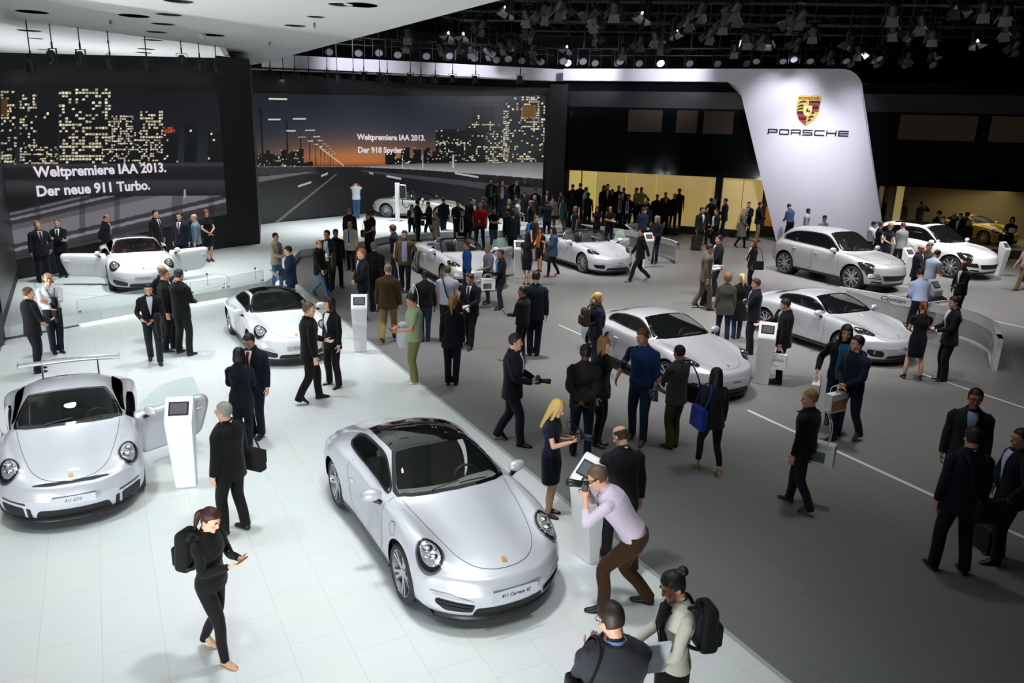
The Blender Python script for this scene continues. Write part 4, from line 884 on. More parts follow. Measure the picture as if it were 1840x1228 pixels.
def car_mats():
    return dict(
        glass=mat('tinted_glass', (.02, .024, .024), .02, spec=.5, alpha=.27),
        clear=mat('lamp_lens', (.01, .01, .012), .02, alpha=.10), black=mat('gloss_black', (.004, .004, .005), .08, coat=1.),
        trim=mat('black_trim', (.012, .012, .013), .45), grille=mat('grille_black', (.006, .006, .007), .6),
        tire=mat('tyre_rubber', (.018, .018, .019), .75), rim=mat('rim_silver', (.62, .62, .64), .22, .9),
        rimd=mat('rim_dark', (.05, .05, .055), .35, .7), chrome=mat('chrome', (.86, .86, .88), .06, 1.),
        disc=mat('brake_disc', (.25, .25, .26), .35, .9), red=mat('caliper_red', (.5, .02, .02), .4), well=mat('wheel_well', (.008, .008, .008), .9),
        seat=mat('seat_leather', (.05, .052, .055), .5), dash=mat('dashboard', (.075, .075, .07), .55), cabin=mat('cabin_dark', (.012, .012, .013), .8),
        gold=mat('crest_gold', (.75, .42, .10), .3, .6), plate=mat('plate_grey', (.50, .52, .56), .4), ink=mat('plate_ink', (.01, .01, .012), .5),
        led=mat('lamp_bowl', (.55, .55, .57), .28, .55, coat=.6), lampd=mat('lamp_dark', (.015, .016, .018), .15, coat=.5), tail=mat('tail_red', (.25, .005, .008), .12),
        dglass=mat('door_glass', (.42, .62, .55), .02, spec=.5, alpha=.42), redl=mat('red_leather', (.22, .01, .015), .5), tan=mat('tan_trim', (.32, .27, .20), .6))

def make_wheel(r, w, style, M, sg, red=False):
    """wheel mesh set; axis along y, outer face at +y*sg"""
    key = ('wheel', round(r, 3), round(w, 3), style, sg)
    if key in _W: return _W[key]
    ro = r * .80; t = G()
    t.lathe([(ro - .01, -w / 2 + .01), (ro + .012, -w / 2), (r - .03, -w / 2 + .004), (r - .006, -w / 2 + .03), (r, -w * .2), (r, w * .2), (r - .006, w / 2 - .03), (r - .03, w / 2 - .004), (ro + .012, w / 2), (ro - .01, w / 2 - .01)], 48, 'y')
    g = G(); yo = sg * (w / 2 - .012)
    g.lathe([(ro, yo), (ro - .018, yo), (ro - .024, yo - sg * .03), (ro - .05, yo - sg * .14)], 48, 'y')
    g.lathe([(.0, yo - sg * .02), (.045, yo - sg * .022), (.062, yo - sg * .04), (.06, yo - sg * .09)], 24, 'y')
    n = {'ten': 10, 'twin': 10, 'five': 10, 'multi': 20}[style]
    for k in range(n):
        a = 2 * PI * k / n
        if style == 'twin': a = 2 * PI * (k // 2) / 5 + (.17 if k % 2 else -.17)
        if style == 'five': a = 2 * PI * (k // 2) / 5 + (.235 if k % 2 else -.235)
        wd = {'ten': .017, 'twin': .017, 'five': .021, 'multi': .008}[style]
        c, s_ = math.cos(a), math.sin(a); V = []
        for rr, ww, yy in ((.045, wd * 1.25, yo - sg * .028), (ro * .6, wd * .85, yo - sg * .020), (ro - .012, wd * 1.1, yo - sg * .006)):
            for q, dy in ((-ww, 0), (ww, 0), (ww * .8, -sg * .03), (-ww * .8, -sg * .03)):
                V.append((rr * c - q * s_, yy + dy, rr * s_ + q * c))
        F = []
        for i in range(2):
            for k2 in range(4): F.append((i * 4 + k2, i * 4 + (k2 + 1) % 4, i * 4 + 4 + (k2 + 1) % 4, i * 4 + 4 + k2))
        g.add(V, F if sg < 0 else [f[::-1] for f in F])
    b = G(); b.lathe([(.0, yo - sg * .10), (ro * .78, yo - sg * .10), (ro * .78, yo - sg * .12), (0, yo - sg * .12)], 36, 'y')
    d = G(); d.lathe([(ro - .02, yo - sg * .16), (.0, yo - sg * .16)], 36, 'y'); d.lathe([(ro - .004, yo - sg * .03), (ro - .02, yo - sg * .16)], 36, 'y')
    cal = G(); cal.box((.0, yo - sg * .085, 0), (.1, .04, .22)); cal.V = [(x + .17 if x > 0 else x + .20, y, z) for x, y, z in cal.V]
    _W[key] = (t.me('tyre', M['tire'], True), g.me('rim', M['rim'], False), b.me('brake_disc', M['disc'], False), d.me('wheel_barrel', M['rimd'], True), cal.me('brake_caliper', M['red'] if red else M['rimd'], False))
    return _W[key]
_W = {}

WIND = {'coupe': [(.80, 0), (.775, .3), (.72, .54), (.63, .69), (.52, .70), (.3, .63), (-.02, .515), (.02, .3), (.03, 0)],
        'tall': [(1.0, 0), (.98, .35), (.90, .60), (.80, .715), (.70, .725), (.45, .665), (.10, .585), (.14, .33), (.15, 0)]}
SIDEW = {'coupe': [(.50, .945), (.1, .945), (-.35, .958), (-.72, .975), (-.96, 1.0), (-1.05, 1.03), (-1.05, 1.065), (-.93, 1.115), (-.65, 1.17), (-.35, 1.19), (-.02, 1.178), (.22, 1.105), (.40, 1.02)],
         'mid': [(.50, .945), (.1, .945), (-.35, .960), (-.75, .985), (-1.00, 1.015), (-1.03, 1.05), (-.95, 1.10), (-.72, 1.155), (-.35, 1.19), (-.02, 1.178), (.22, 1.105), (.40, 1.02)],
         'tall': [(.72, 1.125), (.0, 1.135), (-.8, 1.155), (-1.5, 1.18), (-1.80, 1.21), (-1.84, 1.25), (-1.66, 1.385), (-1.35, 1.49), (-.9, 1.545), (-.4, 1.56), (-.05, 1.545), (.18, 1.48), (.45, 1.31)]}
DOOR = [(.60, .925), (.645, .60), (.62, .36), (.55, .265), (-.36, .265), (-.47, .34), (-.56, .60), (-.62, .80), (-.60, .925)]

def sym(P):
    P = npa(P); Q = P[::-1] * [1, -1]; return np.vstack([P, Q[np.abs(Q[:, 1]) > 1e-6]])

def build_car(kind, root, pt, roof=None, doors=(), door_glass=True, plate=None, wheels='ten', seat=None, dash=None, red=False, door_ang=62, bold=False, rfull=True):
    """kind: classic turbo cup mid open hyper tall"""
    M = car_mats(); base = {'classic': 'coupe', 'turbo': 'coupe', 'cup': 'coupe', 'mid': 'mid', 'open': 'open', 'hyper': 'hyper', 'tall': 'tall'}[kind]
    tall = kind == 'tall'; opn = kind in ('open', 'hyper')
    wb = {'coupe': 2.45, 'mid': 2.475, 'open': 2.475, 'hyper': 2.73, 'tall': 2.895}[base]
    dy = None
    wide = {'classic': .022, 'turbo': .04, 'cup': .035}.get(kind, .0)
    if wide: dy = lambda x: wide * max(0., min(1., (-x - .2) / .8)) - (.0 if kind == 'classic' else -.012 * max(0, min(1, (x - .6) / .6)))
    adj = None
    if kind == 'hyper':
        def adj(V): V[:, :, 2] = V[:, :, 2] * .95 + 0.; V[:, :, 0] *= 1.04; V[:, :, 1] *= 1.06; return V
    B = Body(base, wb, dy, nose=.36 if tall else .40, tail=.2 if tall else .26, adj=adj)
    r = .385 if tall else .335; ar = r + (.05 if tall else .036); za = r + .012
    fx, rx = wb / 2, -wb / 2
    part = lambda n, VF, m, par=root, sm=True: obj(n, mesh(n, VF[0], VF[1], m, sm), par)
    sd = lambda s: (lambda V: (V[:, 1] * s > .5))
    # ---- wheel arches
    for ax in (fx, rx):
        for s in (1, -1): B.cut(('side', s), oval(ax, za, ar, ar, 0, 64), sd(s))
    parts = []; ws = WIND['tall' if tall else 'coupe']; wsf = sym(ws)
    tree_side = ('side', 1)
    # ---- sheets measured on the closed body before it is opened
    q = {}
    sel_up = lambda V: V[:, 2] > (1.0 if tall else .8)
    if not opn:
        q['ws'] = B.patch(('top',), wsf, .002, 96, 9); q['wsf'] = B.frame(('top',), wsf, .045, .005)
        sw = SIDEW['tall' if tall else base]; swp = round_poly(smooth_poly(sw, 70), .01, 2)
        for s in (1, -1): q['sw', s] = B.patch(('side', s), swp, .003, 84, 6); q['swf', s] = B.frame(('side', s), swp, .022, .006)
        rw = sym([(-.76, 0), (-.77, .3), (-.80, .47), (-1.2, .44), (-1.46, .40), (-1.50, .2), (-1.51, 0)]) if not tall else sym([(-1.86, 0), (-1.88, .45), (-1.92, .5), (-2.2, .42), (-2.24, 0)])
        q['rw'] = B.patch(('top',), rw, .004, 64, 5)
        if roof: 
            rp = (sym([(.025, 0), (.015, .3), (-.03, .515), (-.4, .525), (-.72, .51), (-1.2, .45), (-1.42, .38), (-1.46, .2), (-1.47, 0)]) if rfull else sym([(-.12, 0), (-.13, .3), (-.16, .48), (-.4, .49), (-.62, .48), (-.645, .3), (-.65, 0)])) if not tall else sym([(-.05, 0), (-.06, .4), (-.12, .53), (-1.3, .5), (-1.36, .2), (-1.36, 0)])
            q['roof'] = B.patch(('top',), rp, .004, 80, 8)
    if not tall:
        dz = smooth_poly(DOOR, 80, False); dp = round_poly(DOOR, .08)
        for s in (1, -1):
            q['door', s] = B.patch(('side', s), dp, .002, 96, 9)
            q['dseam', s] = B.seam(('side', s), DOOR, .007, .0022, 80)
    else:
        for s in (1, -1):
            q['dseam', s] = B.seam(('side', s), [(.80, 1.10), (.88, .8), (.86, .45), (.74, .36), (-.2, .36), (-.26, .5), (-.27, .9), (-.22, 1.10)], .007, .002, 80)
            q['dseam2', s] = B.seam(('side', s), [(-.27, .9), (-.26, .42), (-.4, .36), (-.85, .37), (-1.0, .6), (-1.10, .9), (-1.35, 1.13)], .007, .002, 80)
    hood = [(.70, .655), (1.1, .60), (1.5, .525), (1.8, .43), (1.97, .29), (2.035, .14), (2.05, 0)] if not tall else [(1.02, .70), (1.4, .68), (1.8, .62), (2.02, .5), (2.15, .3), (2.17, 0)]
    hl = hood + [(x, -y) for x, y in hood[-2::-1]]
    q['hood'] = B.seam(('top',), hl, .006, .002, 120)
    # ---- openings
    if not opn:
        c = wsf.mean(0); B.cut(('top',), c + (wsf - c) * .93, sel_up)
        for s in (1, -1):
            c = swp.mean(0); B.cut(('side', s), c + (swp - c) * [.95, .86], lambda V, s=s: (V[:, 1] * s > .3) & sel_up(V))
    for s in doors:
        B.cut(('side', s), dp, lambda V, s=s: V[:, 1] * s > .5)
    if opn:
        ck = sym([(.66, 0), (.63, .3), (.5, .60), (.2, .66), (-.4, .655), (-.58, .60), (-.66, .3), (-.66, 0)])
        if kind == 'hyper': ck = ck * [.8, .9] + [.12, 0]
        B.cut(('top',), round_poly(ck, .08), lambda V: V[:, 2] > .75)
    body = obj('body', mesh('body', B.V, B.F, pt), root)
    # ---- wheel wells and wheels
    for ax in (fx, rx):
        for s in (1, -1):
            g = G(); g.lathe([(ar + .004, s * .93 * (1.0)), (ar + .004, s * .52), (.02, s * .52)], 36, 'y')
            V = npa(g.V); V[:, 0] += ax; V[:, 2] += za
            k = V[:, 2] < .16; V[k, 2] = .16
            out = np.abs(V[:, 1]) > .9
            for i in np.nonzero(out)[0]:                              # the well ends at the skin
                h, _ = B.side(V[i, 0] * 1.0, V[i, 2], s) if False else (None, None)
                V[i, 1] = s * (.84 if not tall else .90)
            g.V = [tuple(v) for v in V]; g.ob('wheel_well', M['well'], root, True)
            w = (.25 if ax > 0 else .30) if not tall else .28
            yc = (.905 if not tall else .955) - w / 2 - .012 + (wide * .85 if ax < 0 else 0)
            if kind == 'hyper': yc += .04
            ms = make_wheel(r, w, wheels, M, s, red)
            wh = obj('wheel', ms[1], root, (ax, s * yc, r), (0, 0.35 * (ax + s), 0)); wh['label'] = 'silver alloy wheel with black tyre'
            for m_ in (ms[0], ms[2], ms[3]): obj(m_.name.split('.')[0], m_, wh)
            obj('brake_caliper', ms[4], wh)
    # ---- glass
    if not opn:
        part('windshield', q['ws'], M['glass']); part('windshield_border', q['wsf'], M['black'])
        for s in (1, -1):
            if s in doors and not tall: pass
            part('side_window', q['sw', s], M['black'] if tall else M['glass']) if s not in doors else None
            part('window_frame', q['swf', s], M['trim']) if s not in doors else None
        part('rear_window', q['rw'], M['black'])
        if roof: part('roof_panel', q['roof'], roof)
        g = G()
        for yy in ((-.30, .05), (.05, .42)):                          # wipers resting on the glass
            L = [B.top(x, y)[0] for x, y in zip(np.linspace(.735, .70, 8) + (.2 if tall else 0), np.linspace(yy[0], yy[1], 8))]
            L = [npa(p) + [0, 0, .018] for p in L if p is not None]
            if len(L) > 2: g.tube(L, .008, 6)
        if g.V: g.ob('wiper', M['trim'], root)
    # ---- seams
    if kind in ('classic', 'cup'): part('fuel_flap_seam', B.seam(('side', -1), oval(.98, .76, .085, .07, 0, 40), .006, .002, 48, True), M['trim'])
    part('hood_seam', q['hood'], M['trim'])
    for s in (1, -1):
        if s not in doors: part('door_seam', q['dseam', s], M['trim'])
        if tall: part('door_seam', q['dseam2', s], M['trim'])
        if s not in doors:
            for hxz in (((-.46, .715),) if not tall else ((-.08, .93), (-1.03, .96))):
                h, nn = B.side(hxz[0], hxz[1], s)
                if h is not None: g = G(); g.ell((0, 0, 0), (.085, .018, .018)); g.ob('door_handle', pt, root, True, loc=tuple(h + nn * .012))
    # ---- headlamps
    for s in (1, -1):
        if kind in ('classic', 'turbo', 'cup'):
            P = oval(1.635, s * .70, .20, .128, s * -.2, 48)
            hb = P
        elif kind in ('mid', 'open'):
            P = smooth_poly([(1.40, s * .805), (1.52, s * .70), (1.66, s * .605), (1.80, s * .565), (1.835, s * .61), (1.76, s * .70), (1.62, s * .80), (1.50, s * .835)], 56)
        elif kind == 'hyper':
            P = smooth_poly([(1.45, s * .83), (1.62, s * .72), (1.80, s * .66), (1.84, s * .70), (1.72, s * .80), (1.58, s * .87)], 48)
        else:
            P = smooth_poly([(1.60, s * .905), (1.74, s * .82), (1.93, s * .69), (2.04, s * .645), (2.08, s * .69), (2.02, s * .78), (1.88, s * .88), (1.74, s * .925)], 56)
        VF = B.patch(('top',), P, .003, 48, 5); lamp = part('headlamp', VF, M['lampd'])
        round_ = kind in ('classic', 'turbo', 'cup'); fr = B.frame(('top',), P, .016 if round_ else .012, .007, 48); part('lamp_rim', fr, M['rim'] if round_ else M['trim'], lamp)
        if round_: part('lamp_reflector', B.patch(('top',), P.mean(0) + (P - P.mean(0)) * [.74, .66], .006, 40, 4), M['led'], lamp)
        V0 = npa(VF[0]); c = V0.mean(0); Rm = None
        u = npa(V0[12]) - V0[36]; g = G(); C2 = P.mean(0)
        for k, (fx_, fy_, rr) in enumerate(((.26, .0, .062), (-.30, .0, .05), (.0, .46, .026), (.0, -.46, .026), (.60, .34, .018), (-.60, -.34, .018), (.60, -.34, .018), (-.60, .34, .018))):
            e = P - C2; ax0 = e[np.argmax(np.linalg.norm(e, axis=1))]; ax1 = npa([-ax0[1], ax0[0]]); ax1 = ax1 / np.linalg.norm(ax1) * np.abs(e @ (ax1 / np.linalg.norm(ax1))).max()
            pp = C2 + ax0 * fx_ + ax1 * fy_ * .9; h, nn = B.top(pp[0], pp[1])
            if h is not None: g.ell(h + nn * .004, (rr, rr, rr * .5), 16, 8)
        g.ob('lamp_bulb', M['chrome'], lamp, True)
        cv = B.patch(('top',), P, .02, 48, 5)
        Vc = npa(cv[0]); n_ = 48
        for i in range(n_): Vc[i] = VF[0][i]
        part('lamp_lens', (Vc, cv[1]), M['clear'], lamp)
    # ---- nose
    fr = lambda n, P, m, off=.004, par=root: part(n, B.patch(('front',), P, off, 64, 4), m, par)
    both = lambda n, P, m, off=.004: [fr(n, npa(P) * [s, 1], m, off) for s in (1, -1)]
    if kind in ('classic', 'turbo'):
        fr('air_intake', round_poly([(-.42, .19), (.42, .19), (.385, .29), (-.385, .29)], .03), M['grille'])
        if kind == 'classic':
            both('air_intake', round_poly([(.42, .235), (.66, .245), (.745, .33), (.735, .39), (.40, .335)], .025), M['grille'])
            both('running_lamp', round_poly([(.40, .375), (.76, .425), (.79, .465), (.62, .455)], .015), M['led'], .008)
            for s in (1, -1):
                g = G()
                for z in (.285, .325): 
                    L = [B.front(y * s, z + (y - .44) * .12)[0] for y in np.linspace(.43, .73, 8)]
                    g.tube([npa(p) + [.006, 0, 0] for p in L if p is not None], .007, 6)
                g.ob('intake_slat', M['black'], root)
        else:
            both('air_intake', round_poly([(.45, .215), (.72, .235), (.80, .33), (.78, .40), (.43, .32)], .035), M['grille'])
            both('running_lamp', round_poly([(.47, .355), (.77, .415), (.79, .45), (.56, .435)], .015), M['led'], .008)
    elif kind == 'cup':
        fr('air_intake', round_poly([(-.45, .165), (.45, .165), (.41, .30), (-.41, .30)], .04), M['grille'])
        both('air_intake', round_poly([(.565, .175), (.79, .20), (.82, .38), (.575, .34)], .03), M['grille'])
        both('air_intake', round_poly([(.475, .17), (.53, .175), (.545, .335), (.50, .325)], .012), M['grille'])
        both('running_lamp', round_poly([(.54, .375), (.80, .42), (.81, .445), (.55, .405)], .01), M['lampd'], .006)
        part('nose_slot', B.patch(('top',), sym([(2.075, 0), (2.06, .25), (2.0, .44), (2.02, .45), (2.085, .26), (2.1, 0)]), .004, 64, 3), M['grille'])
    elif kind in ('mid', 'open'):
        fr('air_intake', round_poly([(-.46, .20), (.46, .20), (.40, .285), (-.40, .285)], .03), M['grille'])
        if kind == 'mid':
            both('air_intake', round_poly([(.50, .235), (.70, .25), (.78, .34), (.76, .41), (.54, .385), (.48, .31)], .03), M['grille'])
            for s in (1, -1):
                h, nn = B.front(.66 * s, .345)
                g = G(); g.lathe([(0, .012), (.035, .012), (.045, .004)], 20, 'x', h); g.ob('fog_lamp', M['led'], root, True)
        else:
            both('air_intake', round_poly([(.50, .24), (.72, .255), (.80, .37), (.50, .375)], .02), M['grille'])
            for s in (1, -1):
                g = G()
                for z in (.275, .315, .355):
                    L = [B.front(y * s, z + (y - .5) * .05)[0] for y in np.linspace(.50, .76, 8)]
                    g.tube([npa(p) + [.008, 0, 0] for p in L if p is not None], .008, 6)
                g.ob('intake_slat', pt, root)
        for s in (1, -1):                                             # intake behind the door
            P = smooth_poly([(-.66, .78), (-.74, .66), (-.80, .50), (-.86, .44), (-.92, .52), (-.88, .66), (-.78, .79)], 40)
            part('side_scoop', B.patch(('side', s), P, .004, 40, 4), M['grille']); part('scoop_blade', B.frame(('side', s), P, .022, .01, 40), pt)
    elif kind == 'hyper':
        fr('air_intake', round_poly([(-.8, .17), (.8, .17), (.7, .26), (-.7, .26)], .03), M['grille'])
    else:
        fr('air_intake', round_poly([(-.42, .40), (.42, .40), (.50, .56), (-.50, .56)], .03), M['grille'])
        both('air_intake', round_poly([(.50, .44), (.80, .47), (.865, .60), (.58, .60)], .02), M['grille'])
        both('air_intake', round_poly([(.46, .30), (.74, .33), (.72, .38), (.46, .36)], .02), M['grille'])
        if not bold:
            for s in (1, -1):
                g = G()
                for z in (.485, .525, .565):
                    L = [B.front(y * s, z + (y - .5) * .06)[0] for y in np.linspace(.54, .82, 8)]
                    g.tube([npa(p) + [.01, 0, 0] for p in L if p is not None], .009, 6)
                g.ob('intake_slat', M['rim'], root)
    # lower lip
    lip = []
    for y in np.linspace(-.72, .72, 25):
        h, _ = B.front(y, .185 if not tall else .30)
        if h is not None: lip.append(h)
    lip = npa(lip); g = G(); dx = .05 if kind == 'cup' else .02; m_ = len(lip); dx = dx * (1 - (lip[:, 1] / .74) ** 4); zb = .115 if not tall else .24
    V = [tuple(p + [-.02, 0, .0]) for p in lip] + [(p[0] + d_, p[1] * 1.01, zb + .035) for p, d_ in zip(lip, dx)] + [(p[0] + d_ - .01, p[1] * 1.01, zb) for p, d_ in zip(lip, dx)] + [(p[0] - .25, p[1], zb) for p in lip]
    g.add(V, [(j * m_ + i, j * m_ + i + 1, (j + 1) * m_ + i + 1, (j + 1) * m_ + i) for j in range(3) for i in range(m_ - 1)]); g.ob('front_lip', M['trim'], root, True)
    g = G()
    for s in (1, -1):                                                 # sills
        L = [B.side(x, .24 if not tall else .34, s)[0] for x in np.linspace(fx - ar - .02, rx + ar + .02, 16)]
        L = npa([p for p in L if p is not None]); V = [tuple(p + [0, s * .002, .03]) for p in L] + [tuple(p + [0, s * .012, -.04]) for p in L] + [tuple(p + [0, -s * .1, -.09]) for p in L]; k = len(L)
        F = [(j * k + i, j * k + i + 1, (j + 1) * k + i + 1, (j + 1) * k + i) for j in range(2) for i in range(k - 1)]
        g = G(); g.add(V, F); g.ob('sill', M['trim'], root, True)
    h, nn = B.top(1.96 if not tall else 2.10, 0)
    e = obj('hood_emblem', shield_mesh(.034, M), root); e.location = h + nn * .003
    e.rotation_euler = (0, math.atan2(nn[0], nn[2]), 0); e.rotation_euler.rotate_axis('Z', -PI / 2)
    if plate is not None:
        hz = .405 if not tall else .42
        h, nn = B.front(0, hz + .03)
        p = G(); p.box((0, 0, 0), (.012, .53, .105)); pl = p.ob('number_plate', M['plate'], root, loc=(h[0] + .02, 0, hz + .03), rot=(0, -.12, 0))
        if plate: text('plate_lettering', plate, M['ink'], .054, (.008, 0, 0), npa([[0, 0, 1], [1, 0, 0], [0, 1, 0]]), pl, shear=.4)
    # ---- mirrors
    for s in (1, -1):
        if s in doors: continue
        mirror(root, (.50 if not tall else .66, s * (.955 if not tall else 1.0), .955 if not tall else 1.15), s, pt, M)
    # ---- tail
    for s in (1, -1):
        P = [(s * .45, .70), (s * .80, .66), (s * .82, .60), (s * .5, .64)] if not tall else [(s * .50, 1.0), (s * .80, 1.02), (s * .86, .84), (s * .55, .86)]
        try: part('tail_lamp', B.patch(('rear',), npa(P), .004, 40, 3), M['tail'])
        except Exception: pass
        if tall: part('tail_lamp', B.patch(('side', s), round_poly([(-2.02, 1.0), (-2.20, 1.02), (-2.28, .86), (-2.14, .84)], .03), .006, 40, 3), M['tail'])
    # ---- cabin
    z0 = .0 if not tall else .30; sm = seat or M['seat']; dm = dash or M['dash']; kx = .0 if not tall else .18
    g = G(); g.box((-.15 + kx, 0, .30 + z0 * .8), (1.9 if not tall else 2.8, 1.46, .10)); g.ob('cabin_floor', M['cabin'], root)
    g = G(); ys = np.linspace(-.66, .66, 15)
    prof = [(.80, .88), (.62, .90), (.45, .885), (.34, .82), (.36, .70), (.5, .55), (.5, .35)]
    V = []
    for (x, z) in prof:
        for y in ys: V.append((x + kx * 1.1 - .12 * (y / .66) ** 2, y, z + z0 * .72 + (.03 * math.exp(-((y - .36) / .2) ** 2) if x < .6 and z > .8 else 0)))
    k = len(ys); g.add(V, [(i * k + j, i * k + j + 1, (i + 1) * k + j + 1, (i + 1) * k + j) for i in range(len(prof) - 1) for j in range(k - 1)]); g.ob('dashboard', dm, root, True)
    g = G(); R = rot('y', -.42); t = np.linspace(0, 2 * PI, 32, endpoint=False)
    g.tube(npa([(0, .18 * math.cos(a), .18 * math.sin(a)) for a in t]) @ R.T, .016, 8, True)
    for a in (0, PI, -PI / 2): g.tube(npa([(0, 0, 0), (0, .17 * math.cos(a), .17 * math.sin(a))]) @ R.T, .016, 6)
    g.ell((0, 0, 0), (.03, .06, .06), R=R); g.ob('steering_wheel', M['trim'], root, True, loc=(.30 + kx, .36, .80 + z0 * .75))
    for y in (.36, -.36):
        g = G(); g.box((.0, 0, 0), (.52, .50, .14), rot('y', -.08)); g.box((-.30, 0, .33), (.13, .48, .62), rot('y', -.28), taper=.8); g.box((-.41, 0, .70), (.09, .25, .17), rot('y', -.2), taper=.85)
        o = g.ob('seat', sm, root, True, loc=(-.08 + kx, y, .44 + z0)); bevel(o, .05, 3)
    if tall:
        g = G(); g.box((0, 0, 0), (.5, 1.2, .14)); g.box((-.30, 0, .36), (.13, 1.2, .66), rot('y', -.28)); bevel(g.ob('rear_bench', sm, root, True, loc=(-.95, 0, .76)), .05, 3)
    elif not opn:
        g = G(); g.box((-.70, 0, .62), (.5, 1.1, .3)); bevel(g.ob('rear_bench', sm, root, True), .05, 3)
    g = G(); g.box((.05 + kx, 0, .50 + z0), (.85, .18, .18)); bevel(g.ob('centre_console', M['trim'], root, True), .03, 2)
    # ---- open cars: screen frame, hoops, deck
    if opn:
        k = .94 if kind == 'hyper' else 1.; xo = .12 if kind == 'hyper' else 0
        A = [(.60, .665, .915), (.42, .63, 1.03), (.22, .585, 1.14), (.06, .53, 1.215), (.02, .48, 1.228), (.03, .25, 1.245), (.035, 0, 1.25)]
        A = [(x + xo, y, z * k) for x, y, z in A]; A = A + [(x, -y, z) for x, y, z in A[-2::-1]]
        g = G(); g.tube(smooth_poly(A, 48, False), .026, 10); g.ob('screen_frame', pt, root, True)
        t = np.linspace(-1, 1, 17); V = []
        for v in np.linspace(0, 1, 7):
            for u in t:
                yb, yt = .67, .50; x = (.80 - .22 * u * u) * (1 - v) + (.035 - .02 * u * u) * v + xo; z = (.905 + .02 * (1 - u * u)) * (1 - v) + (1.245 - .03 * u * u) * v
                V.append((x, u * (yb + (yt - yb) * v), z * k))
        g = G(); g.add(V, [(i * 17 + j, i * 17 + j + 1, (i + 1) * 17 + j + 1, (i + 1) * 17 + j) for i in range(6) for j in range(16)]); g.ob('windshield', M['glass'], root, True)
        for y in (.34, -.34):
            g = G(); g.tube([(-.56, y - .17, .85 * k), (-.60, y - .16, 1.04 * k), (-.62, y - .10, 1.115 * k), (-.63, y, 1.135 * k), (-.62, y + .10, 1.115 * k), (-.60, y + .16, 1.04 * k), (-.56, y + .17, .85 * k)], .024, 10); g.ob('roll_hoop', M['rim'] if kind == 'open' else M['black'], root, True)
        g = G(); g.box((-.62, 0, .98 * k), (.02, .34, .22)); g.ob('wind_deflector', M['glass'], root)
        dk = sym([(-.66, 0), (-.66, .56), (-.75, .64), (-1.05, .60), (-1.15, .3), (-1.16, 0)])
        part('hood_cover', B.patch(('top',), dk if kind == 'open' else dk * [1.25, .8] + [.1, 0], .006, 64, 5), M['trim'] if kind == 'open' else M['black'])
        if kind == 'hyper':
            for y in (.42, -.42):
                g = G(); g.box((-.85, y, .97), (.8, .3, .16), taper=.7); bevel(g.ob('head_fairing', pt, root, True), .05, 3)
    # ---- doors standing open
    for s in doors:
        V, F = q['door', s]; hx_ = npa([.62, s * .86, 0]); V = npa(V) - hx_
        me = mesh('door', V, F, pt); me.materials.append(M['trim'])
        a = math.radians(door_ang) * -s
        d = obj('door', me, root, tuple(hx_), (0, 0, a)); d['label'] = 'car door standing open'
        sol = d.modifiers.new('s', 'SOLIDIFY'); sol.thickness = .075; sol.offset = -1; sol.material_offset = 1; sol.material_offset_rim = 0
        mirror(d, (.50 - hx_[0] - .06, s * .125, .955), s, pt, M)
        h, nn = npa([-.46, s * .9, .715]), npa([0, s, 0]); g = G(); g.ell((0, 0, 0), (.085, .018, .018)); g.ob('door_handle', pt, d, True, loc=tuple(h - hx_))
        if door_glass and not opn:
            gp = [(.47, .92), (-.55, .93), (-.58, 1.165), (-.35, 1.19), (-.02, 1.178), (.22, 1.105), (.40, 1.02)]
            V2, F2 = Body_side_sheet(q['sw', s], gp, s); obj('door_window', mesh('door_window', npa(V2) - hx_, F2, M['dglass']), d)
        elif door_glass and opn:
            V2 = [(.45, s * .75, .93), (-.5, s * .77, .93), (-.5, s * .62, 1.2), (-.2, s * .60, 1.22), (.05, s * .62, 1.17)]
            obj('door_window', mesh('door_window', npa(V2) - hx_, [(0, 1, 2, 3, 4)], M['dglass'], False), d)
    if kind == 'cup':                                                 # fixed rear wing
        g = G(); ys = np.linspace(-.76, .76, 17); V = []
        pr = [(.0, .0), (-.05, .022), (-.16, .03), (-.27, .012), (-.27, .0), (-.16, .005), (-.05, -.006)]
        for y in ys:
            for (x, z) in pr: V.append((-1.80 + x, y, 1.17 + z - .03 * (y / .76) ** 2))
        k = len(pr); g.add(V, [(i * k + j, (i + 1) * k + j, (i + 1) * k + (j + 1) % k, i * k + (j + 1) % k) for i in range(16) for j in range(k)])
        wg = g.ob('rear_wing', pt, root, True)
        for s in (1, -1):
            g = G(); g.box((-1.92, s * .77, 1.15), (.30, .012, .10)); g.ob('wing_end_plate', pt, wg)
            g = G(); g.box((-1.86, s * .42, 1.03), (.16, .03, .30), rot('y', -.25), taper=.7); g.ob('wing_strut', M['rim'], wg)
        part('engine_cover_slot', B.patch(('top',), sym([(-1.55, 0), (-1.57, .38), (-1.68, .40), (-1.70, 0)]), .006, 48, 3), M['grille'])
    return B

def Body_side_sheet(VF, poly, s):
    """the part of a side-window sheet inside poly, pinned to its outline"""
    V = npa(VF[0]); q = V[:, [0, 2]]; P = resample(npa(poly), 60); c = P.mean(0); n = 60
    # fit y as a plane-ish function of x and z on the sheet
    A = np.c_[np.ones(len(q)), q, q ** 2, q[:, :1] * q[:, 1:]]; w = np.linalg.lstsq(A, V[:, 1], rcond=None)[0]
    out = []; F = []
    for r in (1, .75, .5, .25, .0):
        for p in P:
            x = c + (p - c) * r; out.append((x[0], npa([1, x[0], x[1], x[0] ** 2, x[1] ** 2, x[0] * x[1]]) @ w, x[1]))
    for i in range(4):
        for k in range(n): F.append((i * n + k, i * n + (k + 1) % n, (i + 1) * n + (k + 1) % n, (i + 1) * n + k))
    return out, F

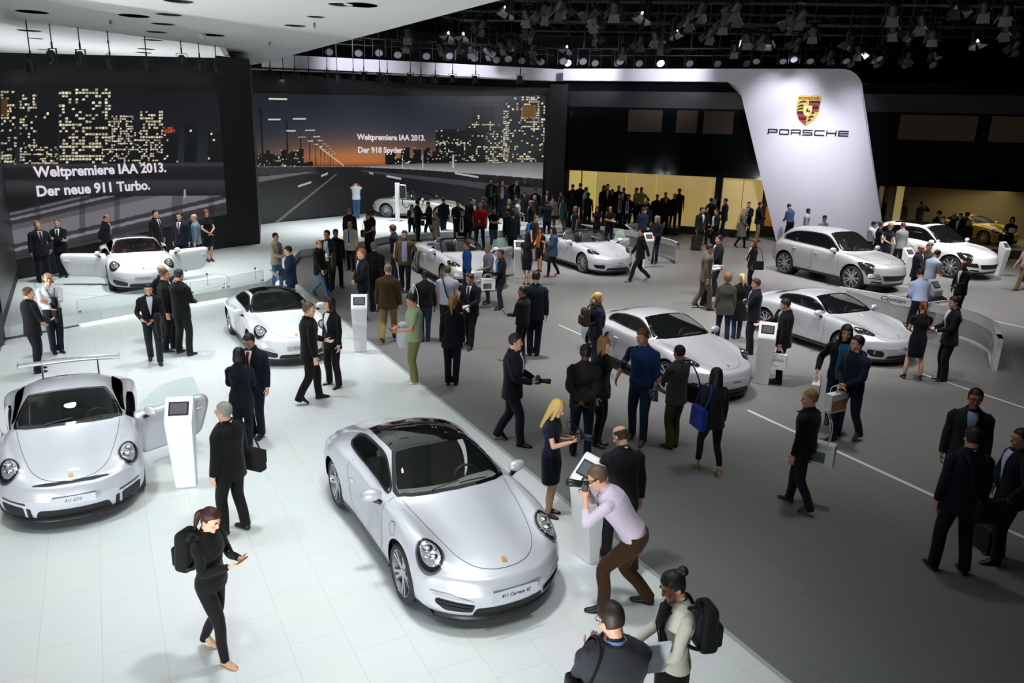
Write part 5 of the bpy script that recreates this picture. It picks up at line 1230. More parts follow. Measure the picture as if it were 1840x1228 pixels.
def mirror(par, p, s, pt, M):
    g = G(); g.ell((0, 0, 0), (.065, .125, .075), 20, 12, rot('z', s * .15)); V = npa(g.V); k = V[:, 0] < -.02; V[k, 0] = -.02 + (V[k, 0] + .02) * .15; g.V = [tuple(v) for v in V]
    o = g.ob('wing_mirror', pt, par, True, loc=p)
    b = G(); b.tube([(-.0, -s * .02, -.05), (.02, -s * .10, -.10), (.03, -s * .16, -.13)], [.035, .028, .03], 8); b.ob('mirror_stalk', M['trim'], o, True)
    b = G(); b.lathe([(0, 0), (.06, 0)], 20, 'x'); V = npa(b.V) * [1, 1.6, 1] + [-.034, 0, 0]; b.V = [tuple(v) for v in V]; b.ob('mirror_glass', M['chrome'], o)

def shield_mesh(h, M):
    if 'emb' in _W: return _W['emb']
    g = G(); g.prism([tuple(p) for p in shield_outline(h)], 0, .006); _W['emb'] = g.me('hood_emblem', M['gold']); return _W['emb']
# ---------------------------------------------------------------- the cars
CM = car_mats(); SIL = paint('silver', (.64, .65, .70)); SILW = paint('silver_warm', (.46, .465, .47)); WHT = paint('white', (.86, .87, .87), 0., .25); CHAMP = paint('pale_champagne', (.58, .58, .53))
def put(x, y, yaw, s, label, z=0., name='sports_car'):
    t = thing(name, label, 'car', (x, y, z), yaw); t.scale = (s, s, s); return t
build_car('classic', put(-.931, 8.518, -1.064, .959, 'silver sports coupe with a black glass roof, closest on the white floor', .02), SIL, roof=CM['black'], plate='911 Carrera 4S', wheels='twin', dash=mat('dash_grey', (.30, .30, .27), .6), seat=mat('seat_grey', (.22, .21, .19), .6))
build_car('cup', put(-6.204, 10.118, -1.069, .92, 'silver sports car with a high rear wing and both doors open', .02), SIL, doors=(1, -1), plate='911 GT3', wheels='twin')
build_car('turbo', put(-5.336, 16.793, -1.06, .93, 'white sports car with a black roof, doors closed, on the white floor', .02), WHT, roof=CM['black'], plate='911 Turbo', wheels='twin')
build_car('turbo', put(-10.92, 21.953, -1.04, .958, 'white sports car with both doors open on the raised white stage', .30), WHT, roof=CM['black'], rfull=False, plate='911 Turbo', wheels='twin', doors=(1, -1), door_glass=False, seat=CM['redl'], door_ang=66)
build_car('mid', put(3.161, 15.512, -1.079, .988, 'silver coupe with red brake calipers in the middle of the grey floor'), SIL, plate='Cayman S', wheels='five', red=True)
build_car('mid', put(7.694, 18.201, -1.106, .978, 'silver coupe with slim ten-spoke wheels in front of the curved barrier'), SIL, plate='Cayman', wheels='ten')
build_car('open', put(2.565, 28.327, -1.074, 1.04, 'open silver roadster with slim spokes, near the low barrier and the beige wall'), SIL, plate='Boxster S', wheels='ten', doors=(1,))
build_car('open', put(-1.941, 25.148, -1.119, 1.06, 'open silver roadster surrounded by visitors in the middle of the hall'), SIL, plate='Boxster', wheels='five', doors=(1,))
build_car('tall', put(11.365, 26.839, -1.134, 1.05, 'silver off-road estate car in front of the white sign pylon', name='off_road_car'), SILW, wheels='five')
build_car('tall', put(16.127, 29.726, -1.101, 1.05, 'white off-road estate car with a black glass roof and red calipers', name='off_road_car'), WHT, roof=CM['black'], wheels='five', bold=True, red=True)
build_car('hyper', put(-4.9, 39.6, -.25, 1.05, 'pale champagne open roadster on the stage before the wide screen', .30), CHAMP, wheels='multi')
_p = fac(19.4, .34, -2.75)
_b = build_car('classic', put(_p[0], _p[1], -1.15, .93, 'yellow sports car with black stripes inside the showroom behind the glass', .34), paint('yellow', (.75, .52, .01), 0., .3), wheels='ten')
for _y in (.16, -.16): obj('hood_stripe', mesh('hood_stripe', *_b.patch(('top',), npa([(.95, _y - .09), (1.9, _y - .07), (1.9, _y + .07), (.95, _y + .09)]), .004, 40, 3), CM['black']), bpy.data.objects[[o.name for o in bpy.data.objects if o.get('label', '').startswith('yellow')][0]])
# ---------------------------------------------------------------- people
# a person's frame: y forwards, x to the right, z up, origin between the feet
def nrm(v): v = npa(v); return v / (np.linalg.norm(v) + 1e-9)
def ik(a, b, l1, l2, hint):
    """middle joint of a two-bone chain from a to b, bent towards hint"""
    a, b = npa(a), npa(b); d = b - a; L = np.linalg.norm(d); Lm = (l1 + l2) * .995
    if L > Lm: b = a + d / L * Lm; d = b - a; L = Lm
    u = d / (L + 1e-9); x = (l1 * l1 - l2 * l2 + L * L) / (2 * L + 1e-9); hh = math.sqrt(max(l1 * l1 - x * x, 0))
    n = npa(hint) - u * (npa(hint) @ u); return a + u * x + nrm(n) * hh, b
def ring_loft(g, rings, n=20, M=None, o=(0, 0, 0)):
    """rings: (centre xyz, hw, front, back) -> closed loft; M rotates, o moves"""
    V = []; t = np.linspace(0, 2 * PI, n, endpoint=False)
    for (c, hw, hf, hb) in rings:
        for a in t: V.append((c[0] + hw * math.cos(a), c[1] + (hf if math.sin(a) > 0 else hb) * math.sin(a), c[2]))
    V = npa(V)
    if M is not None: V = V @ npa(M).T
    k = len(rings); F = [(i * n + j, i * n + (j + 1) % n, (i + 1) * n + (j + 1) % n, (i + 1) * n + j) for i in range(k - 1) for j in range(n)]
    g.add(V + npa(o), F + [tuple(range(n))[::-1], tuple(range((k - 1) * n, k * n))])
def limb(g, pts, rad, n=12, sub=4):
    """tapering tube through joints with rounded ends"""
    P = smooth_poly(pts, sub * (len(pts) - 1) + 1, False) if len(pts) > 2 else npa(pts)
    r = np.interp(np.linspace(0, 1, len(P)), np.linspace(0, 1, len(rad)), rad)
    g.tube(P, r, n); g.ell(P[0], (r[0],) * 3, 10, 6); g.ell(P[-1], (r[-1],) * 3, 10, 6)
HEAD = [(-.118, .020, .078, -.04), (-.108, .036, .090, -.01), (-.088, .050, .095, .03), (-.06, .060, .094, .06), (-.03, .066, .092, .082), (.0, .071, .090, .094), (.035, .0745, .091, .101), (.065, .0735, .085, .100), (.09, .066, .068, .090), (.108, .050, .048, .070), (.119, .024, .018, .036)]

TOR_M = [(.86, .150, .105), (.92, .172, .120), (.98, .172, .118), (1.06, .158, .110), (1.14, .156, .110), (1.22, .166, .116), (1.30, .180, .125), (1.37, .186, .122), (1.425, .176, .108), (1.46, .145, .092), (1.49, .09, .075), (1.52, .060, .062)]
TOR_F = [(.86, .158, .112), (.92, .174, .124), (.98, .168, .118), (1.06, .138, .098), (1.14, .128, .094), (1.22, .140, .108), (1.29, .154, .134), (1.36, .158, .118), (1.42, .150, .098), (1.46, .122, .084), (1.49, .078, .068), (1.52, .052, .055)]

ARMS = {  # wrist (x outwards, y, z), elbow hint (x outwards, y, z)
    'down': ((.245, .03, .86), (.6, -1, 0)), 'loose': ((.29, .08, .90), (.6, -1, 0)), 'front': ((.035, .20, 1.0), (1, -.3, -.3)), 'behind': ((.03, -.19, .98), (1, -.5, -.2)),
    'read': ((.085, .30, 1.20), (.5, -.4, -1)), 'low': ((.10, .30, 1.06), (.6, -.5, -1)), 'camera': ((.085, .19, 1.55), (.8, .2, -1)), 'cross': ((-.10, .21, 1.20), (1, .1, -.6)),
    'cross2': ((-.12, .19, 1.15), (1, .1, -.6)), 'pocket': ((.215, .10, .93), (1, -.8, 0)), 'touch': ((.12, .47, 1.16), (.5, -.3, -1)), 'gest': ((.20, .36, 1.20), (.6, -.6, -1)),
    'strap': ((.15, .15, 1.33), (.8, -.1, -1)), 'hold': ((.16, .30, 1.08), (.5, -.6, -1)), 'chin': ((.04, .17, 1.46), (.6, .2, -1)), 'back': ((.25, -.22, .92), (.4, -1, 0)), 'fwd': ((.23, .24, .92), (.5, -1, 0)),
    'hip': ((.20, .03, 1.02), (1, -.4, 0)), 'lean': ((.20, .42, 1.08), (.7, -.2, -.5)), 'wheel': ((.17, .42, 1.16), (.6, -.2, -1)), 'side': ((.34, .10, 1.0), (.5, -1, -.3)), 'over': ((.18, .24, 1.04), (.7, -.6, -1))}
LEGS = {  # (left ankle x, y, lift), (right ankle x, y, lift), pelvis shift x
    'stand': ((-.10, .0, 0), (.10, .0, 0), 0), 'apart': ((-.16, .02, 0), (.16, -.03, 0), 0), 'easy': ((-.10, .07, 0), (.13, -.07, 0), .015), 'easy2': ((-.13, -.07, 0), (.10, .07, 0), -.015),
    'walk': ((-.08, .30, 0), (.09, -.30, .07), 0), 'walk2': ((-.09, -.30, .07), (.08, .30, 0), 0), 'step': ((-.09, .17, 0), (.09, -.19, .02), 0), 'step2': ((-.09, -.19, .02), (.09, .17, 0), 0), 'close': ((-.07, .0, 0), (.07, .02, 0), 0), 'brace': ((-.14, .26, 0), (.14, -.18, 0), 0)}

def finish(o, voxel, it=3):
    r = o.modifiers.new('r', 'REMESH'); r.mode = 'VOXEL'; r.voxel_size = voxel; r.use_smooth_shade = True
    s = o.modifiers.new('s', 'SMOOTH'); s.iterations = it; s.factor = .5; return o

def cloth(name, hexs, rough=.85, noise=.12, ns=90.):
    return mat(name + '_' + hexs, hx(hexs), rough, sheen=.08, noise=noise, nscale=ns, spec=.2)
SKINS = {'a': 'd9a68a', 'b': 'c98f70', 'c': 'a36a48', 'd': '5c3a28', 'e': '8a563a'}
def skin(k): return mat('skin_' + k, hx(SKINS[k]), .5, spec=.35)

def torso_y(T, z, x, add):
    zs = [t[0] for t in T]; hw = np.interp(z, zs, [t[1] for t in T]) + add; hd = np.interp(z, zs, [t[2] for t in T]) + add
    return hd * math.sqrt(max(0, 1 - min(.98, (x / hw) ** 2)))

def person(X, Y, Z, face, h, top, bottom, shoes, hair, sk='a', female=False, arms=('down', 'down'), legs='stand', lean=0., hy=0., hp=.12, side=0., build=1., label='', extras=(), near=1, twist=0.):
    """returns the root and world anchors of hands, shoulders and back"""
    k = h / 1.78; root = thing('person', label, 'person', (X, Y, Z), math.radians(face) + PI)
    root.scale = (k, k, k); vx = {0: .020, 1: .013, 2: .0085, 3: .0062}[near]
    T = [(z, w * build, d * (build ** 1.3)) for z, w, d in (TOR_F if female else TOR_M)]; ws = .158 if female else .178 * (build ** .4)
    la, ra, sx = LEGS[legs]; reach = max(abs(la[1]), abs(ra[1])); dz = -.0 - .55 * reach ** 2 - (.06 if lean > .5 else 0)
    hipz = .91 + dz; pel = npa([sx, 0, 0.])
    TM = rot('z', math.radians(twist)) @ rot('x', -lean) @ rot('y', side)
    piv = npa([0, 0, .95])
    def tr(p): return (npa(p) - piv) @ TM.T + piv + [sx, 0, dz]
    tr_many = lambda V: (npa(V) - piv) @ TM.T + piv + [sx, 0, dz]
    # ---- joints
    J = {}
    for s, nm, a in ((-1, 'L', la), (1, 'R', ra)):
        hip = npa([sx + s * .088, 0, hipz]); ank = npa([a[0], a[1] - (.04 if a[2] else 0), .085 + a[2]])
        kn, ank = ik(hip, ank, .419, .411, (s * .12, 1, 0)); J['hip' + nm], J['knee' + nm], J['ank' + nm] = hip, kn, ank
    for s, nm, spec in ((-1, 'L', arms[0]), (1, 'R', arms[1])):
        w, hint = ARMS[spec]; sh = npa([s * ws, -.005, 1.405]); wr = npa([s * w[0], w[1], w[2]])
        if spec in ('down', 'loose', 'pocket', 'back', 'fwd', 'side'): wr[0] = s * (w[0] + (build - 1) * .16 - (.03 if female else 0))
        el, wr = ik(sh, wr, .285, .25, (s * hint[0], hint[1], hint[2])); J['sh' + nm], J['el' + nm], J['wr' + nm] = tr(sh), tr(el), tr(wr)
    neck = tr((0, -.005, 1.50)); HM = TM @ rot('z', math.radians(hy)) @ rot('x', -(hp - lean * .55 if lean > .25 else hp)); head = neck + TM @ npa([0, .0, .045]) + HM @ npa([0, .014, .098])
    hd = lambda p: npa(p) @ HM.T + head
    a_lift = {'L': la[2], 'R': ra[2]}
    # ---- body: one continuous surface
    g = G(); ring_loft(g, [((0, 0, z), w * .94, d * .9, d * .9) for z, w, d in T], 20); g.V = [tuple(v) for v in tr_many(g.V)]
    V0 = G(); ring_loft(V0, [((0, 0, z), w * (.94 if female else 1), yf, yb) for z, w, yf, yb in HEAD], 24)
    V0.tube([(0, .088, .018), (0, .104, -.012), (0, .110, -.026)], [.008, .011, .013], 8); V0.ell((0, .108, -.03), (.016, .011, .009))
    V0.ell((0, .091, -.058), (.024, .010, .006)); V0.ell((0, .090, -.068), (.021, .010, .006)); V0.ell((0, .088, -.102), (.02, .012, .012))
    for s in (-1, 1): V0.ell((s * .075, -.008, -.005), (.011, .020, .031)); V0.ell((s * .030, .083, .026), (.026, .012, .008)); V0.ell((s * .042, .070, -.03), (.022, .022, .018))
    g.add(hd(V0.V), V0.F); limb(g, [neck + TM @ npa([0, -.01, -.05]), neck + TM @ npa([0, 0, .02]), hd((0, -.015, -.06))], [.062, .054, .056] if not female else [.052, .045, .048])
    bare_arm = top[0] in ('tee', 'polo', 'dress', 'sleeveless'); bare_leg = bottom[0] in ('none', 'skirt')
    hands = {}
    for s, nm in ((-1, 'L'), (1, 'R')):
        sh, el, wr = J['sh' + nm], J['el' + nm], J['wr' + nm]; f = .85 if female else 1.
        limb(g, [sh, el], [.052 * f, .042 * f]); limb(g, [el, (el + wr) / 2 + 0, wr], [.042 * f, .038 * f, .028 * f])
        d = nrm(wr - el); spec = arms[0] if s < 0 else arms[1]
        if spec in ('down', 'loose', 'back', 'fwd', 'side'): d = nrm(d + npa([0, .05, -.6]))
        if spec in ('touch', 'read', 'low', 'hold', 'over'): d = nrm(d + npa([-s * .15, .2, .0]))
        inward = TM @ npa([-s, .0, .0]); pn = nrm(inward - d * (inward @ d))            # palm looks inwards
        if spec in ('read', 'low', 'hold', 'touch', 'gest', 'over', 'lean'): pn = nrm(npa([-s * .5, 0, .9]) - d * (npa([-s * .5, 0, .9]) @ d))
        fw = nrm(np.cross(pn, d)) * (s if True else 1)
        if spec in ('down', 'loose', 'pocket', 'back', 'fwd', 'side'):
            if fw[1] < 0: fw = -fw
        elif fw[2] < -.3: fw = -fw
        c = wr + d * .05; hands[nm] = wr + d * .10 + pn * .02
        R = np.stack([fw, d, pn], 1); g.ell(c, (.041 * f, .055, .016), 12, 8, R)
        if near >= 1:
            curl = .55 if spec not in ('touch',) else .2
            for q, (x, L) in enumerate(((-.031, .062), (-.0105, .072), (.0105, .078), (.031, .070))):
                b0 = c + fw * x * f + d * .040; a1 = nrm(d * math.cos(curl * .5) + pn * math.sin(curl * .5) + fw * x * 1.6); b1 = b0 + a1 * L * .5; a2 = nrm(d * math.cos(curl * 1.5) + pn * math.sin(curl * 1.5) + fw * x); b2 = b1 + a2 * L * .5
                g.tube([b0 - d * .015, b0, b1, b2], [.0095, .0095, .009, .0075], 8); g.ell(b2, (.0075,) * 3, 8, 5)
            t0 = c - d * .028 + fw * .030 * f; t1 = t0 + nrm(fw * .75 + d * .6 + pn * .35) * .042; t2 = t1 + nrm(fw * .3 + d * .85 + pn * .4) * .034
            g.tube([t0 - fw * .012, t0, t1, t2], [.014, .013, .0105, .0085], 8); g.ell(t2, (.0085,) * 3, 8, 5)
        else: g.ell(c + d * .07 + pn * .012, (.036, .05, .016), 10, 6, R)
        hip, kn, an = J['hip' + nm], J['knee' + nm], J['ank' + nm]
        calf = (kn + an) / 2 + npa([0, -.012, .03]); lw = (.072, .050, .052, .034) if bare_leg else (.074, .044, .036, .028)
        limb(g, [hip, kn], [lw[0] * build, lw[1]]); limb(g, [kn, calf, an], lw[1:])
        g.ell(an + npa([0, .05, -.056]), (.030, .085, .024)) if (female or not shoes) and not a_lift[nm] else g.ell(an + npa([0, .01, -.03]), (.024, .035, .03))
    body = finish(obj('body', g.me('body', skin(sk)), root), vx)
    # ---- face
    if near >= 1:
        for s in (-1, 1):
            e = G(); e.ell((s * .031, .0885, .010), (.0125, .0055, .0065), 10, 6); e.V = [tuple(v) for v in hd(e.V)]; eo = e.ob('eye', mat('eye_white', (.55, .53, .5), .25), root, True)
            e = G(); e.ell((s * .031, .0925, .010), (.0062, .0035, .0062), 10, 6); e.V = [tuple(v) for v in hd(e.V)]; e.ob('iris', mat('iris_dark', (.02, .014, .01), .2), eo, True)
        for s in (-1, 1):
            e = G(); e.tube([(s * .046, .085, .030), (s * .032, .0955, .036), (s * .016, .0965, .031)], [.003, .0045, .004], 6)
            e.V = [tuple(v) for v in hd(e.V)]; e.ob('eyebrow', mat('brow_' + hair[1], hx(hair[1]), .8), root, True)
    # ---- hair
    st = hair[0]; hm = mat('hair_' + hair[1], tuple(max(.004, c) for c in hx(hair[1])), .55, spec=.4, noise=.3, nscale=120)
    if st != 'bald':
        g = G(); lo = {'short': -.04, 'fringe': -.045, 'curly': -.06, 'bun': -.055, 'pony': -.055, 'long': -.07, 'bob': -.085, 'mid': -.07, 'cap': .0}[st]
        th = {'short': .012, 'fringe': .006, 'curly': .034, 'bun': .012, 'pony': .012, 'long': .017, 'bob': .020, 'mid': .020, 'cap': .016}[st]; rings = []
        zz = np.linspace(lo, .122 if st != 'fringe' else .06, 9)
        hz = [q[0] for q in HEAD]; V = []; n = 28; tt = np.linspace(0, 2 * PI, n, endpoint=False)
        for i, z in enumerate(zz):
            w = np.interp(z, hz, [q[1] for q in HEAD]); yf = np.interp(z, hz, [q[2] for q in HEAD]); yb = np.interp(z, hz, [q[3] for q in HEAD])
            w2, yf2, yb2 = (w + th, yf + th * .7, yb + th); z2 = z + (th * .9 if i == len(zz) - 1 else 0) + (th * .3 if i == len(zz) - 2 else 0)
            for a in tt:
                x, y = w2 * math.cos(a), (yf2 if math.sin(a) > 0 else yb2) * math.sin(a)
                cut = -.012 if z < -.03 else (.022 if z < .05 else .055 if z < .072 else 9)
                if st in ('long', 'bob', 'mid'): cut = .030 if z < .04 else .06 if z < .066 else 9
                if st == 'cap': cut = 9
                if y > cut: sc_ = .80; x, y = x * sc_, min(y, cut + .2) * sc_ - .012
                V.append((x, y, z2))
        m_ = len(zz); F = [(i * n + j, i * n + (j + 1) % n, (i + 1) * n + (j + 1) % n, (i + 1) * n + j) for i in range(m_ - 1) for j in range(n)] + [tuple(range(n))[::-1], tuple(range((m_ - 1) * n, m_ * n))]
        g.add(V, F)
        if st in ('curly',):
            r_ = random.Random(hash(hair[1]) % 97)
            for i in range(26):
                a, b = r_.uniform(0, 2 * PI), r_.uniform(-.1, 1.4); p = npa([.085 * math.cos(a) * math.cos(b), -.015 + .10 * math.sin(a) * math.cos(b), .02 + .11 * math.sin(b)])
                if p[1] < .05 or p[2] > .07: g.ell(p, (.026,) * 3, 8, 6)
        if st in ('long', 'mid', 'bob'):
            L = {'long': -.36, 'mid': -.20, 'bob': -.13}[st]
            ring_loft(g, [((0, -.030, z), w, f_, b) for z, w, f_, b in ((L, .07, .012, .035), (L * .75, .092, .02, .05), (L * .4, .098, .03, .068), (-.03, .092, .04, .085), (.03, .086, .04, .085))], 20)
            for s in (-1, 1): limb(g, [(s * .075, .03, .03), (s * .083, .032, -.06), (s * .085, .028, L * .75)], [.022, .024, .016], 8)
        if st == 'pony': limb(g, [(0, -.10, .045), (0, -.135, -.01), (0, -.13, -.12), (0, -.115, -.22)], [.022, .034, .028, .010], 10)
        if st == 'bun': g.ell((0, -.115, .075), (.048, .045, .042))
        g.V = [tuple(v) for v in hd(g.V)]; finish(obj('hair', g.me('hair', hm), root), max(vx, .0075), 2)
        if st == 'cap':
            g = G(); g.ell((0, .105, .065), (.065, .055, .008)); g.V = [tuple(v) for v in hd(g.V)]; g.ob('cap_peak', hm, root, True)
    # ---- lower garment
    bt, bc = bottom[0], bottom[1]; tt_, tc = top[0], top[1]
    if bt in ('trousers', 'jeans', 'slim', 'cropped'):
        g = G(); ring_loft(g, [((0, 0, z), w + .016, d + .016, d + .018) for z, w, d in T[:3] + [(1.0, T[2][1] * .98, T[2][2] * .98)]], 20); g.ell((0, 0, .93), (T[1][1] * .97, T[1][2] * 1.02, .11)); g.V = [tuple(v) for v in npa(g.V) + [sx, 0, dz]]
        if lean > .3: g.ell(tr((0, .01, .99)), (.17, .125, .085))
        for nm in 'LR':
            hip, kn, an = J['hip' + nm], J['knee' + nm], J['ank' + nm]; e = {'trousers': (.098, .074, .066), 'jeans': (.095, .068, .058), 'slim': (.090, .060, .044), 'cropped': (.090, .060, .046)}[bt]
            end = an + nrm(an - kn) * (.035 if bt != 'cropped' else -.08) + npa([0, -.004, 0])
            P = [hip + npa([0, -.012, -.02]), (hip + kn) / 2 + npa([0, -.004, 0]), kn, (kn + end) / 2 + npa([0, -.012, 0]), end]; g.tube(smooth_poly(P, 15, False), np.interp(np.linspace(0, 1, 15), [0, .25, .5, .75, 1], [e[0] * build, e[0] * .92, e[1], e[1] * .92, e[2]]), 14); g.ell(P[0], (e[0] * build,) * 3)
        finish(obj('trousers' if bt != 'jeans' else 'jeans', g.me('trousers', cloth('cloth', bc)), root), max(vx, .009))
    elif bt == 'skirt':
        g = G(); c_ = npa([sx, 0, dz]); ring_loft(g, [((0, 0, .50), .155, .115, .12), ((0, 0, .62), .175, .12, .125), ((0, 0, .80), .188, .125, .13), ((0, 0, .92), .182, .13, .132), ((0, 0, 1.0), .16, .115, .118), ((0, 0, 1.08), .142, .104, .104)], 22)
        g.V = [tuple(v) for v in npa(g.V) + c_]; finish(obj('skirt', g.me('skirt', cloth('cloth', bc)), root), max(vx, .009))
    # ---- upper garment
    add = {'jacket': .024, 'suit': .024, 'coat': .030, 'parka': .034, 'shirt': .014, 'tee': .022, 'polo': .022, 'sweater': .026, 'hoodie': .024, 'dress': .009, 'blouse': .014, 'sleeveless': .016}[tt_]
    hem = {'jacket': .80, 'suit': .78, 'coat': .52, 'parka': .74, 'shirt': .95, 'tee': .88, 'polo': .88, 'sweater': .88, 'hoodie': .86, 'dress': .52, 'blouse': .92, 'sleeveless': .92}[tt_]
    g = G(); rings = []
    for z, w, d in T:
        if z < .90: continue
        if z > 1.50: w, d, z = w * 1.12, d * 1.06, 1.508
        a2 = add if z < 1.40 else add * .75; rings.append(((0, 0, z), w + a2, d + a2 * (1.1 if tt_ in ('suit', 'jacket', 'coat') else .8), d + a2))
    w0, d0 = rings[0][1], rings[0][2]
    low = []
    if hem < .90:
        for z in np.linspace(hem, .90, 5)[:-1]:
            f = (.90 - z) / .3; flare = {'dress': -.02, 'coat': .035, 'jacket': .02, 'suit': .02}.get(tt_, .008); low.append(((0, 0, z), w0 + flare * f + (.006 if female else 0), d0 + flare * f + (.030 if tt_ == 'dress' else 0), d0 + flare * f + .006))
    ring_loft(g, low + rings, 24); V = npa(g.V); up = V[:, 2] > .93; V[up] = tr_many(V[up]); lo_ = ~up
    V[lo_] = tr_many(V[lo_]) if lean < .1 else (V[lo_] + [sx, 0, dz]); g.V = [tuple(v) for v in V]
    sl = {'tee': .55, 'polo': .55, 'dress': .5, 'sleeveless': 0}.get(tt_, 2.)
    if 'rolled' in extras: sl = 1.55
    for s, nm in ((-1, 'L'), (1, 'R')):
        sh, el, wr = J['sh' + nm], J['el' + nm], J['wr' + nm]; f = (.86 if female else 1.) * (1 if build < 1.1 else 1.08); r0, r1, r2 = {'coat': (.070, .062, .050), 'parka': (.074, .066, .053), 'jacket': (.066, .057, .045), 'suit': (.066, .057, .045), 'hoodie': (.064, .056, .043)}.get(tt_, (.059, .050, .039)); r0 *= f; r1 *= f; r2 *= f
        ini = sh + (TM @ npa([-s * .03, 0, -.01]))
        if sl <= 0: g.ell(sh, (.05, .05, .05)); continue
        if sl < 1: e_ = sh + (el - sh) * sl; limb(g, [ini, sh, e_], [r0, r0, r1 * 1.08])
        else:
            e_ = el + (wr - el) * (sl - 1); P = [ini, sh, (sh + el) / 2, el, (el + e_) / 2, e_]; g.tube(smooth_poly(P, 16, False), np.interp(np.linspace(0, 1, 16), [0, .2, .45, .65, .85, 1], [r0, r0, (r0 + r1) / 2, r1, (r1 + r2) / 2, r2]), 14); g.ell(ini, (r0,) * 3); g.ell(el, (r1 * 1.02,) * 3)
    limb(g, [tr((0, -.02, 1.46)), tr((0, -.012, 1.50 if tt_ not in ('tee', 'dress', 'sleeveless') else 1.48))], [.085, .070] if not female else [.072, .058])
    if tt_ == 'hoodie': g.ell(tr((0, -.10, 1.46)), (.11, .06, .06))
    if tt_ in ('suit', 'jacket', 'coat', 'parka'):
        for s in (-1, 1): limb(g, [tr((s * .03, -.075, 1.52)), tr((s * .065, -.01, 1.515)), tr((s * .055, .075, 1.44))], [.018, .016, .012], 8)
    nm_ = {'suit': 'jacket', 'parka': 'jacket', 'sleeveless': 'top', 'tee': 't_shirt', 'polo': 'polo_shirt'}.get(tt_, tt_)
    rough = .85
    finish(obj(nm_, g.me(nm_, cloth('cloth' if tt_ != 'tweed' else 'tweed', tc, rough)), root), max(vx, .0085))
    def patch(name, fn, zs, m, off):
        """strip on the chest: fn(z) -> (x0, x1)"""
        V = []; n = 7
        for z in zs:
            x0, x1 = fn(z)
            for x in np.linspace(x0, x1, n): V.append((x, torso_y(T, z, x, add) + off + (.0 if z < 1.42 else -.004), z))
        V = tr_many(V); k_ = len(zs); F = [(i * n + j, i * n + j + 1, (i + 1) * n + j + 1, (i + 1) * n + j) for i in range(k_ - 1) for j in range(n - 1)]
        o = obj(name, mesh(name, V, F, m), root); sd_ = o.modifiers.new('t', 'SOLIDIFY'); sd_.thickness = .006; sd_.offset = -1; return o
    shirt = top[2] if len(top) > 2 else None; tie = top[3] if len(top) > 3 else None; opn_ = 'open' in extras
    if shirt:
        if opn_: fn = lambda z: (-np.interp(z, [.82, 1.1, 1.46], [.07, .085, .06]), np.interp(z, [.82, 1.1, 1.46], [.07, .085, .06])); zs = np.linspace(.90 if bt != 'none' else 1.0, 1.475, 16)
        else: fn = lambda z: (-np.interp(z, [1.10, 1.44, 1.5], [.004, .062, .05]), np.interp(z, [1.10, 1.44, 1.5], [.004, .062, .05])); zs = np.linspace(1.10, 1.485, 12)
        so = patch('shirt_front', fn, zs, cloth('cloth', shirt, .8, .04), .006)
        g = G(); t_ = np.linspace(0, 2 * PI, 25)[:-1]; cr = .066 if not female else .054
        V = [tr((cr * k2 * math.cos(a), -.006 + cr * k2 * 1.05 * math.sin(a), z + .018 * -math.sin(a))) for k2, z in ((1.08, 1.475), (1.02, 1.52), (.95, 1.52)) for a in t_]
        g.add(V, [(i * 24 + j, i * 24 + (j + 1) % 24, (i + 1) * 24 + (j + 1) % 24, (i + 1) * 24 + j) for i in range(2) for j in range(24)]); g.ob('shirt_collar', cloth('cloth', shirt, .8, .04), root, True)
        if tt_ in ('suit', 'jacket') and near >= 1 and sl > 1:
            for nm in 'LR':
                el, wr = J['el' + nm], J['wr' + nm]; d = nrm(wr - el); g = G(); g.tube([wr - d * .03, wr + d * .012], [.037, .036], 12); g.ob('shirt_cuff', cloth('cloth', shirt, .8, .04), root, True)
    if tie: patch('tie', lambda z: (-np.interp(z, [1.0, 1.04, 1.40, 1.46], [.004, .036, .022, .026]), np.interp(z, [1.0, 1.04, 1.40, 1.46], [.004, .036, .022, .026])), np.linspace(1.0 if opn_ else 1.12, 1.468, 10), cloth('cloth', tie, .6, .1), .014)
    for ex in extras:
        if ex.startswith('lanyard'):
            c_ = ex.split(':')[1] if ':' in ex else '20252c'; g = G()
            for s in (-1, 1): g.tube(tr_many([(s * .07, -.02, 1.50), (s * .075, torso_y(T, 1.42, .07, add) + .012, 1.42), (s * .04, torso_y(T, 1.28, .04, add) + .016, 1.28), (s * .008, torso_y(T, 1.14, .01, add) + .018, 1.12)]), .007, 6)
            lo2 = g.ob('lanyard', cloth('cloth', c_, .7, 0), root, True); g = G(); y_ = torso_y(T, 1.07, 0, add) + .02; g.box((0, y_, 1.07), (.07, .008, .10)); g.V = [tuple(v) for v in tr_many(g.V)]; g.ob('badge', mat('badge_white', (.7, .72, .75), .4), lo2)
        if ex.startswith('scarf'):
            g = G(); t_ = np.linspace(0, 2 * PI, 17)[:-1]; g.tube([tr((.085 * math.cos(a), -.005 + .085 * math.sin(a), 1.505 - .015 * math.sin(a))) for a in t_], .034, 10, True)
            for s in (-1, 1): limb(g, [tr((s * .05, .07, 1.48)), tr((s * .055, .15, 1.30)), tr((s * .05, .145, 1.0))], [.035, .045, .04], 8)
            finish(g.ob('scarf', cloth('cloth', ex.split(':')[1], .9, .4, 30), root), .012)
        if ex == 'glasses' and near >= 1:
            g = G()
            for s in (-1, 1): g.tube([(s * .033 + .021 * math.cos(a), .102, .009 + .016 * math.sin(a)) for a in np.linspace(0, 2 * PI, 13)[:-1]], .0022, 5, True); g.tube([(s * .054, .100, .012), (s * .077, .04, .012), (s * .077, -.005, .008)], .002, 5)
            g.tube([(-.012, .104, .010), (.012, .104, .010)], .002, 5); g.V = [tuple(v) for v in hd(g.V)]; g.ob('eyeglasses', mat('spectacle_frame', (.03, .03, .03), .3, .5), root)
